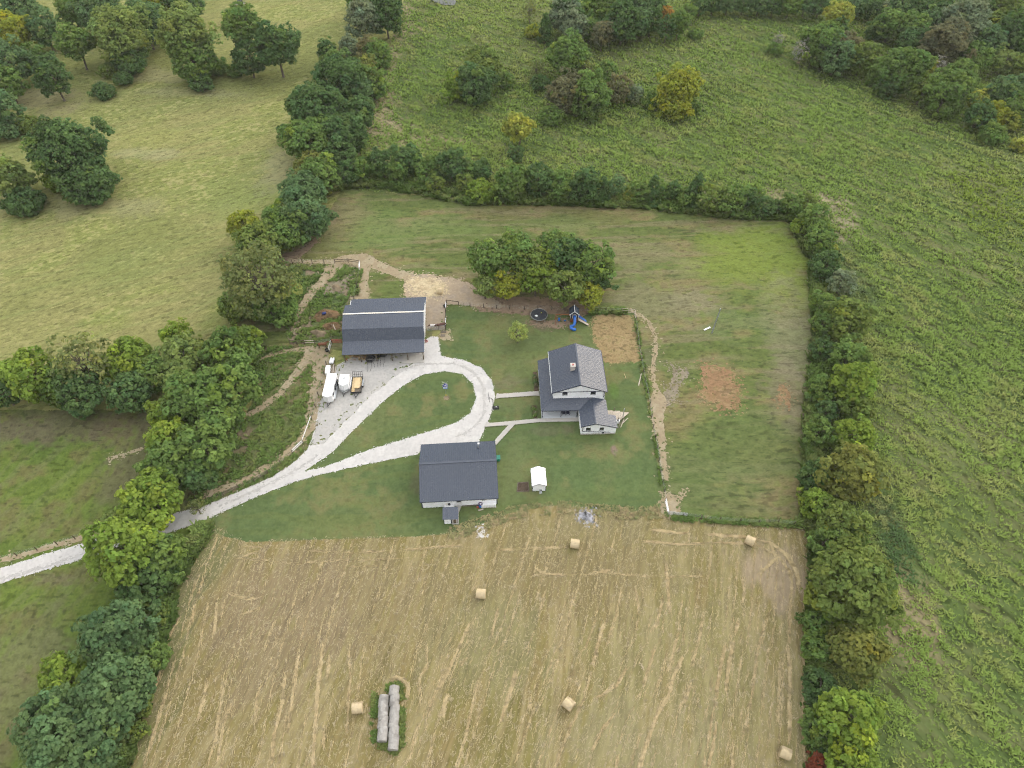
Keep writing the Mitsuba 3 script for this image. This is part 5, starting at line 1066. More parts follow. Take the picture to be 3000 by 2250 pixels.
# horse carts parked under the lean-to
def cart(label, x, y, yaw, big=False):
    k = thing('horse_cart', label, 'cart', 'carts parked under the lean-to')
    fr = (x, y, yaw)
    w = 0.55
    b = MB(fr); b.box(-w, w, -0.1, 0.5, 0.75, 0.87); put('seat', b.get(), 'black_metal', k)
    b = MB(fr); b.slab([(-w, 0.45, 0.88), (w, 0.45, 0.88), (w, 0.6, 1.35), (-w, 0.6, 1.35)], 0.07); put('backrest', b.get(), 'black_rubber', k)
    b = MB(fr); b.box(-w, w, -0.8, -0.25, 0.45, 0.51); b.bar((-w, -0.8, 0.5), (-w, -0.95, 0.95), 0.05); b.bar((w, -0.8, 0.5), (w, -0.95, 0.95), 0.05); b.bar((-w, -0.95, 0.9), (w, -0.95, 0.9), 0.03, 0.25); put('footboard', b.get(), 'black_metal', k)
    for s in (-1, 1):
        b = MB(fr); t = np.linspace(0, 2 * np.pi, 21)
        b.tube(np.stack([np.full(21, s * 0.78), 0.2 + 0.5 * np.cos(t), 0.53 + 0.5 * np.sin(t)], 1), 0.035, 6, False)
        for a in np.arange(8) * np.pi / 4: b.tube([(s * 0.78, 0.2, 0.53), (s * 0.78, 0.2 + 0.48 * math.cos(a), 0.53 + 0.48 * math.sin(a))], 0.013, 4, False)
        put('wheel', b.get(), 'black_rubber', k)
        b = MB(fr); b.tube([(s * 0.5, 0.5, 0.6), (s * 0.48, -1.0, 0.58), (s * 0.40, -2.3, 0.4), (s * 0.27, -3.1, 0.05)], [0.035, 0.035, 0.03, 0.025], 6); put('shaft', b.get(), 'black_metal', k)
    b = MB(fr); b.bar((-0.78, 0.2, 0.53), (0.78, 0.2, 0.53), 0.07); put('axle', b.get(), 'black_metal', k)
    if big:
        b = MB(fr); b.box(-w - 0.05, w + 0.05, 0.7, 1.6, 0.45, 1.1); put('rear_box', b.get(), 'black_rubber', k)
cart('black horse cart with a rear box, leftmost under the lean-to', *(-29.54,99.98), 0.06, True)
cart('black horse cart with long shafts, middle one under the lean-to', *(-28.26,101.23), 0.03)
cart('black horse cart with long shafts, rightmost under the lean-to', *(-27.05,101.47), 0.06)

# ------------------------------------------------------------------ trampoline and play set
x, y = (5.83,113.34)
k = thing('trampoline', 'round black trampoline on the lawn below the grove', 'trampoline')
tr = 1.85
t = np.linspace(0, 2 * np.pi, 41)
b = MB(); b.tube(np.stack([x + tr * np.cos(t), y + tr * np.sin(t), np.full(41, 0.85)], 1), 0.045, 7, False); put('frame', b.get(), 'galvanised', k)
b = MB(); b.tube([(x, y, 0.80), (x, y, 0.82)], tr - 0.22, 40); put('mat', b.get(), 'black_mesh', k)
v = np.vstack([np.stack([x + r_ * np.cos(t[:-1]), y + r_ * np.sin(t[:-1]), np.full(40, z_)], 1) for r_, z_ in ((tr - 0.24, 0.835), (tr - 0.05, 0.88))])
b = MB(); i = np.arange(40); b.add(v, np.stack([i, i + 40, (i + 1) % 40 + 40, (i + 1) % 40], 1)); put('spring_pad', b.get(), 'black_rubber', k)
for a in np.arange(6) * np.pi / 3 + 0.26:
    b = MB(); b.tube([(x + tr * math.cos(a - .1), y + tr * math.sin(a - .1), 0.84), (x + tr * 1.0 * math.cos(a - .08), y + tr * math.sin(a - .08), 0.03), (x + tr * math.cos(a + .08), y + tr * math.sin(a + .08), 0.03), (x + tr * math.cos(a + .1), y + tr * math.sin(a + .1), 0.84)], 0.025, 5); put('leg', b.get(), 'galvanised', k)
bx, by = (5.21,112.86)
def lump(x, y, z, r, seed, s=(1, 1, 0.5)):
    m = trimesh.creation.icosphere(3, 1.0); v = m.vertices
    return (v * (1 + 0.5 * (meshkit.fbm(v * 2.2 + seed, 3) - 0.5))[:, None] * r * np.array(s) + [x, y, z], m.faces)
solo('bundle', lump(bx, by, 0.93, 0.28, 3, (1.2, 0.9, 0.5)), 'white_paint', 'crumpled white bundle on the left of the trampoline mat', 'bundle', smooth=True)
bx, by = (6.2,113.47)
solo('bundle', lump(bx, by, 0.92, 0.26, 7, (0.9, 1.3, 0.4)), 'black_rubber', 'dark bundle on the right of the trampoline mat', 'bundle', smooth=True)
solo('ball', lump(*(6.33,113.84), 0.95, 0.12, 9, (1, 1, 1)), 'yellow_plastic', 'small yellow ball beside the dark bundle on the trampoline', 'ball', smooth=True)

PX, PY = (13.37,111.66)
PF = (PX, PY, 0.0)
k = thing('play_set', 'wooden play tower with navy roof, blue slides and swing beam', 'play set')
for u in (-0.75, 0.75):
    for v in (0.0, 1.4):
        b = MB(PF); b.box(u - 0.06, u + 0.06, v - 0.06, v + 0.06, 0, 3.0); put('post', b.get(), 'stained_wood', k)
b = MB(PF); b.box(-0.85, 0.85, -0.1, 1.5, 1.45, 1.53); put('platform', b.get(), 'stained_wood', k)
for i in range(5):
    b = MB(PF); b.box(-0.74, 0.74, -0.09, -0.062, 0.35 + i * 0.2, 0.52 + i * 0.2); put('wall_board', b.get(), 'stained_wood', k)
for s in (-1, 1):
    b = MB(PF); b.box(*sorted((s * 0.83, s * 0.86)), -0.05, 1.45, 1.6, 2.25); put('side_panel', b.get(), 'navy_trim', k)
for s in (-1, 1):
    b = MB(PF); pts = [(s * 1.05, -0.35, 2.75), (s * 1.05, 1.75, 2.75), (0, 1.75, 3.75), (0, -0.35, 3.75)]; b.slab(pts if s > 0 else pts[::-1], 0.04); rf = put('roof', b.get(), 'navy_roof', k)
    b = MB(PF); b.bar((s * 1.08, -0.37, 2.72), (0, -0.37, 3.75), 0.05, 0.12); put('rake_trim', b.get(), 'white_paint', rf)
    b = MB(PF); b.box(*sorted((s * 0.83, s * 0.91)), -0.14, -0.062, 1.55, 2.85); put('corner_trim', b.get(), 'white_paint', k)
b = MB(PF); b.bar((0, -0.38, 3.77), (0, 1.76, 3.77), 0.12, 0.05); put('ridge_trim', b.get(), 'white_paint', k)
b = MB(PF); b.slab([(-0.83, -0.1, 2.72), (0.83, -0.1, 2.72), (0, -0.1, 3.6)], 0.03); b.box(-0.83, -0.42, -0.13, -0.1, 1.55, 2.719); b.box(0.42, 0.83, -0.13, -0.1, 1.55, 2.719); put('gable', b.get(), 'navy_trim', k)
b = MB(PF)
for p, q in (((-0.42, -0.15, 1.55), (-0.42, -0.15, 2.6)), ((0.42, -0.15, 1.55), (0.42, -0.15, 2.6)), ((-0.42, -0.15, 2.6), (0.42, -0.15, 2.6))): b.bar(p, q, 0.07)
put('opening_trim', b.get(), 'white_paint', k)
b = MB(PF); b.tube([(0.1, 0.1, 1.95), (0.1, -0.5, 1.9), (0.1, -1.15, 1.5), (0.0, -1.55, 1.1), (-0.35, -1.75, 0.8), (-0.75, -1.6, 0.62), (-0.7, -1.25 - 0.8, 0.5), (-0.2, -2.3, 0.36), (0.35, -2.3, 0.28)], 0.33, 14, False); put('tube_slide', b.get(), 'blue_plastic', k, smooth=50)
b = MB(PF); b.bar((1.0, 0.75, 1.45), (3.0, 0.1, 0.25), 0.06, 0.03); 
pts = [(0.95, 0.95, 1.5), (0.95, 0.45, 1.5), (2.75, -0.1, 0.35), (2.75, 0.4, 0.35)]
b = MB(PF); b.slab(pts, 0.05); b.bar((0.95, 0.95, 1.55), (2.75, 0.4, 0.42), 0.08, 0.16); b.bar((0.95, 0.45, 1.55), (2.75, -0.1, 0.42), 0.08, 0.16); put('straight_slide', b.get(), 'blue_plastic', k)
for i in range(3):
    b = MB(PF); b.bar((0.95, 0.3 - 0.17 * i, 1.2 - 0.1 * i), (3.2, -0.5 - 0.17 * i, 0.12), 0.15, 0.06); put('ramp_board', b.get(), 'pale_wood', k)
b = MB(PF); b.bar((-0.8, 0.3, 2.25), (-4.0, 0.3, 2.25), 0.12, 0.16); put('swing_beam', b.get(), 'stained_wood', k)
for dv in (-0.9, 0.9):
    b = MB(PF); b.bar((-3.9, 0.3, 2.25), (-4.0, 0.3 + dv, 0), 0.1); put('beam_leg', b.get(), 'stained_wood', k)
for i, u in enumerate((-3.2, -1.9)):
    b = MB(PF)
    for du in (-0.2, 0.2): b.tube([(u + du, 0.3, 2.2), (u + du, 0.2, 0.6)], 0.012, 4, False)
    rp = put('swing_chain', b.get(), 'galvanised', k)
    b = MB(PF); b.slab([(u - 0.24, 0.05, 0.55), (u + 0.24, 0.05, 0.55), (u + 0.24, 0.35, 0.55), (u - 0.24, 0.35, 0.55)], 0.06)
    if i == 0: b.slab([(u - 0.24, 0.35, 0.6), (u + 0.24, 0.35, 0.6), (u + 0.24, 0.45, 1.1), (u - 0.24, 0.45, 1.1)], 0.05)
    put('swing_seat', b.get(), 'blue_plastic', rp)

# ------------------------------------------------------------------ horses
def horse(label, x, y, yaw, coat, legs, mane, patch=None, head=0.0, scale=1.0, seed=0):
    """A standing horse; +u is the direction it faces."""
    J = dict(rump=(-0.72, 0, 1.18, .29), loin=(-0.3, 0, 1.15, .30), chest=(0.38, 0, 1.12, .32), shoulder=(0.62, 0, 1.15, .26), belly=(0.05, 0, 1.02, .30),
             neck1=(0.80, 0, 1.40, .19), neck2=(1.05, 0, 1.62 + head, .135), poll=(1.20, 0, 1.74 + head * 1.3, .11), cheek=(1.32, 0, 1.62 + head * 1.4, .10), muzzle=(1.55, 0, 1.42 + head * 1.5, .065), dock=(-0.98, 0, 1.20, .07))
    B = [('rump', 'loin'), ('loin', 'belly'), ('belly', 'chest'), ('loin', 'chest'), ('chest', 'shoulder'), ('shoulder', 'neck1'), ('neck1', 'neck2'), ('neck2', 'poll'), ('poll', 'cheek'), ('cheek', 'muzzle'), ('rump', 'dock')]
    for s, o in ((-1, 0.0), (1, 0.12)):
        n = 'R' if s < 0 else 'L'
        J.update({f'h{n}1': (-0.70, s * 0.15, 1.05, .19), f'h{n}2': (-0.62 - o, s * 0.17, 0.78, .115), f'h{n}3': (-0.86 - o, s * 0.17, 0.52, .065), f'h{n}4': (-0.82 - o, s * 0.17, 0.15, .045), f'h{n}5': (-0.77 - o, s * 0.17, 0.05, .06),
                  f'f{n}1': (0.52, s * 0.16, 1.0, .15), f'f{n}2': (0.52 + o, s * 0.16, 0.72, .085), f'f{n}3': (0.52 + o, s * 0.16, 0.45, .06), f'f{n}4': (0.53 + o, s * 0.16, 0.15, .042), f'f{n}5': (0.58 + o, s * 0.16, 0.05, .06)})
        B += [('rump', f'h{n}1')] + [(f'h{n}{i}', f'h{n}{i+1}') for i in range(1, 5)] + [('chest', f'f{n}1')] + [(f'f{n}{i}', f'f{n}{i+1}') for i in range(1, 5)]
    def ball(j): return m3.Manifold.sphere(J[j][3], 12).translate(J[j][:3])
    m = m3.Manifold()
    for a, b_ in B: m = m + m3.Manifold.batch_hull([ball(a), ball(b_)])
    for s in (-1, 1): m = m + m3.Manifold.batch_hull([m3.Manifold.sphere(.045, 8).translate((1.2, s * 0.07, 1.82 + head * 1.3)), m3.Manifold.sphere(.015, 6).translate((1.2, s * 0.09, 1.96 + head * 1.3))])
    m = m.refine_to_length(0.09)
    mm = m.to_mesh(); tm = trimesh.Trimesh(mm.vert_properties[:, :3], mm.tri_verts, process=True)
    trimesh.smoothing.filter_taubin(tm, iterations=10)
    v = np.array(tm.vertices)
    col = np.tile(np.array(coat, float), (len(v), 1))
    lg = v[:, 2] < 0.62
    col[lg] = legs
    if patch is not None:
        q = meshkit.fbm(np.stack([v[:, 0] * 1.1 + seed, v[:, 1] * 1.1, v[:, 2] * 1.1], 1), 2, seed)
        col[(q > 0.5) & ~lg & (v[:, 0] < 0.8) | ((v[:, 0] > -0.4) & (v[:, 0] < 0.5) & (v[:, 2] > 1.15))] = patch
    k = thing('horse', label, 'horse')
    fr = (x, y, yaw)
    def place(vv):
        c, s = math.cos(yaw), math.sin(yaw); vv = np.asarray(vv) * scale
        return np.stack([x + c * vv[:, 0] - s * vv[:, 1], y + s * vv[:, 0] + c * vv[:, 1], vv[:, 2] + 0.03], 1)
    put('body', (place(v), tm.faces), 'coat', k, smooth=True, color=col)
    b = MB(); b.tube([(-1.0, 0, 1.22), (-1.1, 0, 1.0), (-1.1, 0, 0.7), (-1.06, 0, 0.4)], [0.05, 0.09, 0.09, 0.02], 7)
    vv, ff = b.get(); put('tail', (place(vv), ff), mane, k, smooth=50)
    b = MB()
    for t in np.linspace(0, 1, 8):
        c = np.array([0.75, 0, 1.58]) * (1 - t) + np.array([1.17, 0, 1.86 + head * 1.3]) * t
        b.slab([c + [0.05, 0.02, 0], c + [-0.09, 0.03, 0.0], c + [-0.07, 0.11, -0.22], c + [0.03, 0.11, -0.22]], 0.03)
    vv, ff = b.get(); put('mane', (place(vv), ff), mane, k)
horse('bay brown horse with black legs and mane by the white pole gate', *(-39.9,103.63), 0.12, (0.15, 0.055, 0.025), (0.03, 0.018, 0.014), 'black_rubber')
horse('dark brown horse standing across the front of the horse lot', *(-15.45,109.67), math.pi + 0.35, (0.085, 0.035, 0.024), (0.03, 0.018, 0.014), 'black_rubber', head=-0.25)
horse('brown and white pony in front of the dark brown horse', *(-17.16,109.64), math.pi + 0.1, (0.09, 0.035, 0.03), (0.08, 0.04, 0.035), 'black_rubber', patch=(0.62, 0.58, 0.55), head=-0.5, scale=0.8, seed=4)

# ------------------------------------------------------------------ trees
COL = dict(dark=(0.117, 0.190, 0.068), mid=(0.173, 0.260, 0.072), bluegreen=(0.146, 0.230, 0.095), bright=(0.229, 0.318, 0.058), pale=(0.242, 0.313, 0.096), olive=(0.193, 0.254, 0.068), thin=(0.216, 0.251, 0.091), yellow=(0.350, 0.379, 0.080), yellowgreen=(0.303, 0.338, 0.053),
           amber=(0.228, 0.251, 0.068), orange=(0.369, 0.226, 0.063), brown=(0.193, 0.193, 0.100), tan=(0.240, 0.228, 0.105), grey=(0.231, 0.284, 0.161), red=(0.307, 0.094, 0.053), lime=(0.366, 0.431, 0.128), bare=(0.331, 0.318, 0.265))
WORD = dict(dark='dark green', mid='mid green', bluegreen='blue green', bright='bright green', pale='pale green', olive='olive green', thin='thin olive', yellow='yellow', yellowgreen='yellow green', amber='amber tinged', orange='rust orange', brown='brownish', tan='tan', grey='grey green', red='rust red', lime='lime green', bare='bare grey')
NOUN = dict(tree='round tree', tall='tall tree', hedge='bushy tree', cedar='pointed cedar', shrub='shrub', low='low bush', gap='open trunked tree')
ROWS = dict(westwood=('in upper left pasture', 'from the top', 7), diagonal=('in the diagonal row', 'from the top', 7), hedge=('in the hedgerow', 'from the left', 1), eastrow=('in the right hand row', 'from the top', 7),
            midwest=('left of the barn', 'from the top', 7), southwest=('in lower left row', 'from the top', 7), grove=('in the central grove', 'from the left', 1), lawntree=('on the lawn above the farmhouse', '', 1),
            upperfield=('in upper middle field', 'from the top', 7), farwood=('in upper right wood', 'from the top', 7), backwood=('along the top edge', 'from the left', 1))
NTH = ['first', 'second', 'third', 'fourth', 'fifth', 'sixth', 'seventh', 'eighth', 'ninth', 'tenth', 'eleventh', 'twelfth', 'thirteenth', 'fourteenth', 'fifteenth', 'sixteenth', 'seventeenth', 'eighteenth', 'nineteenth', 'twentieth']
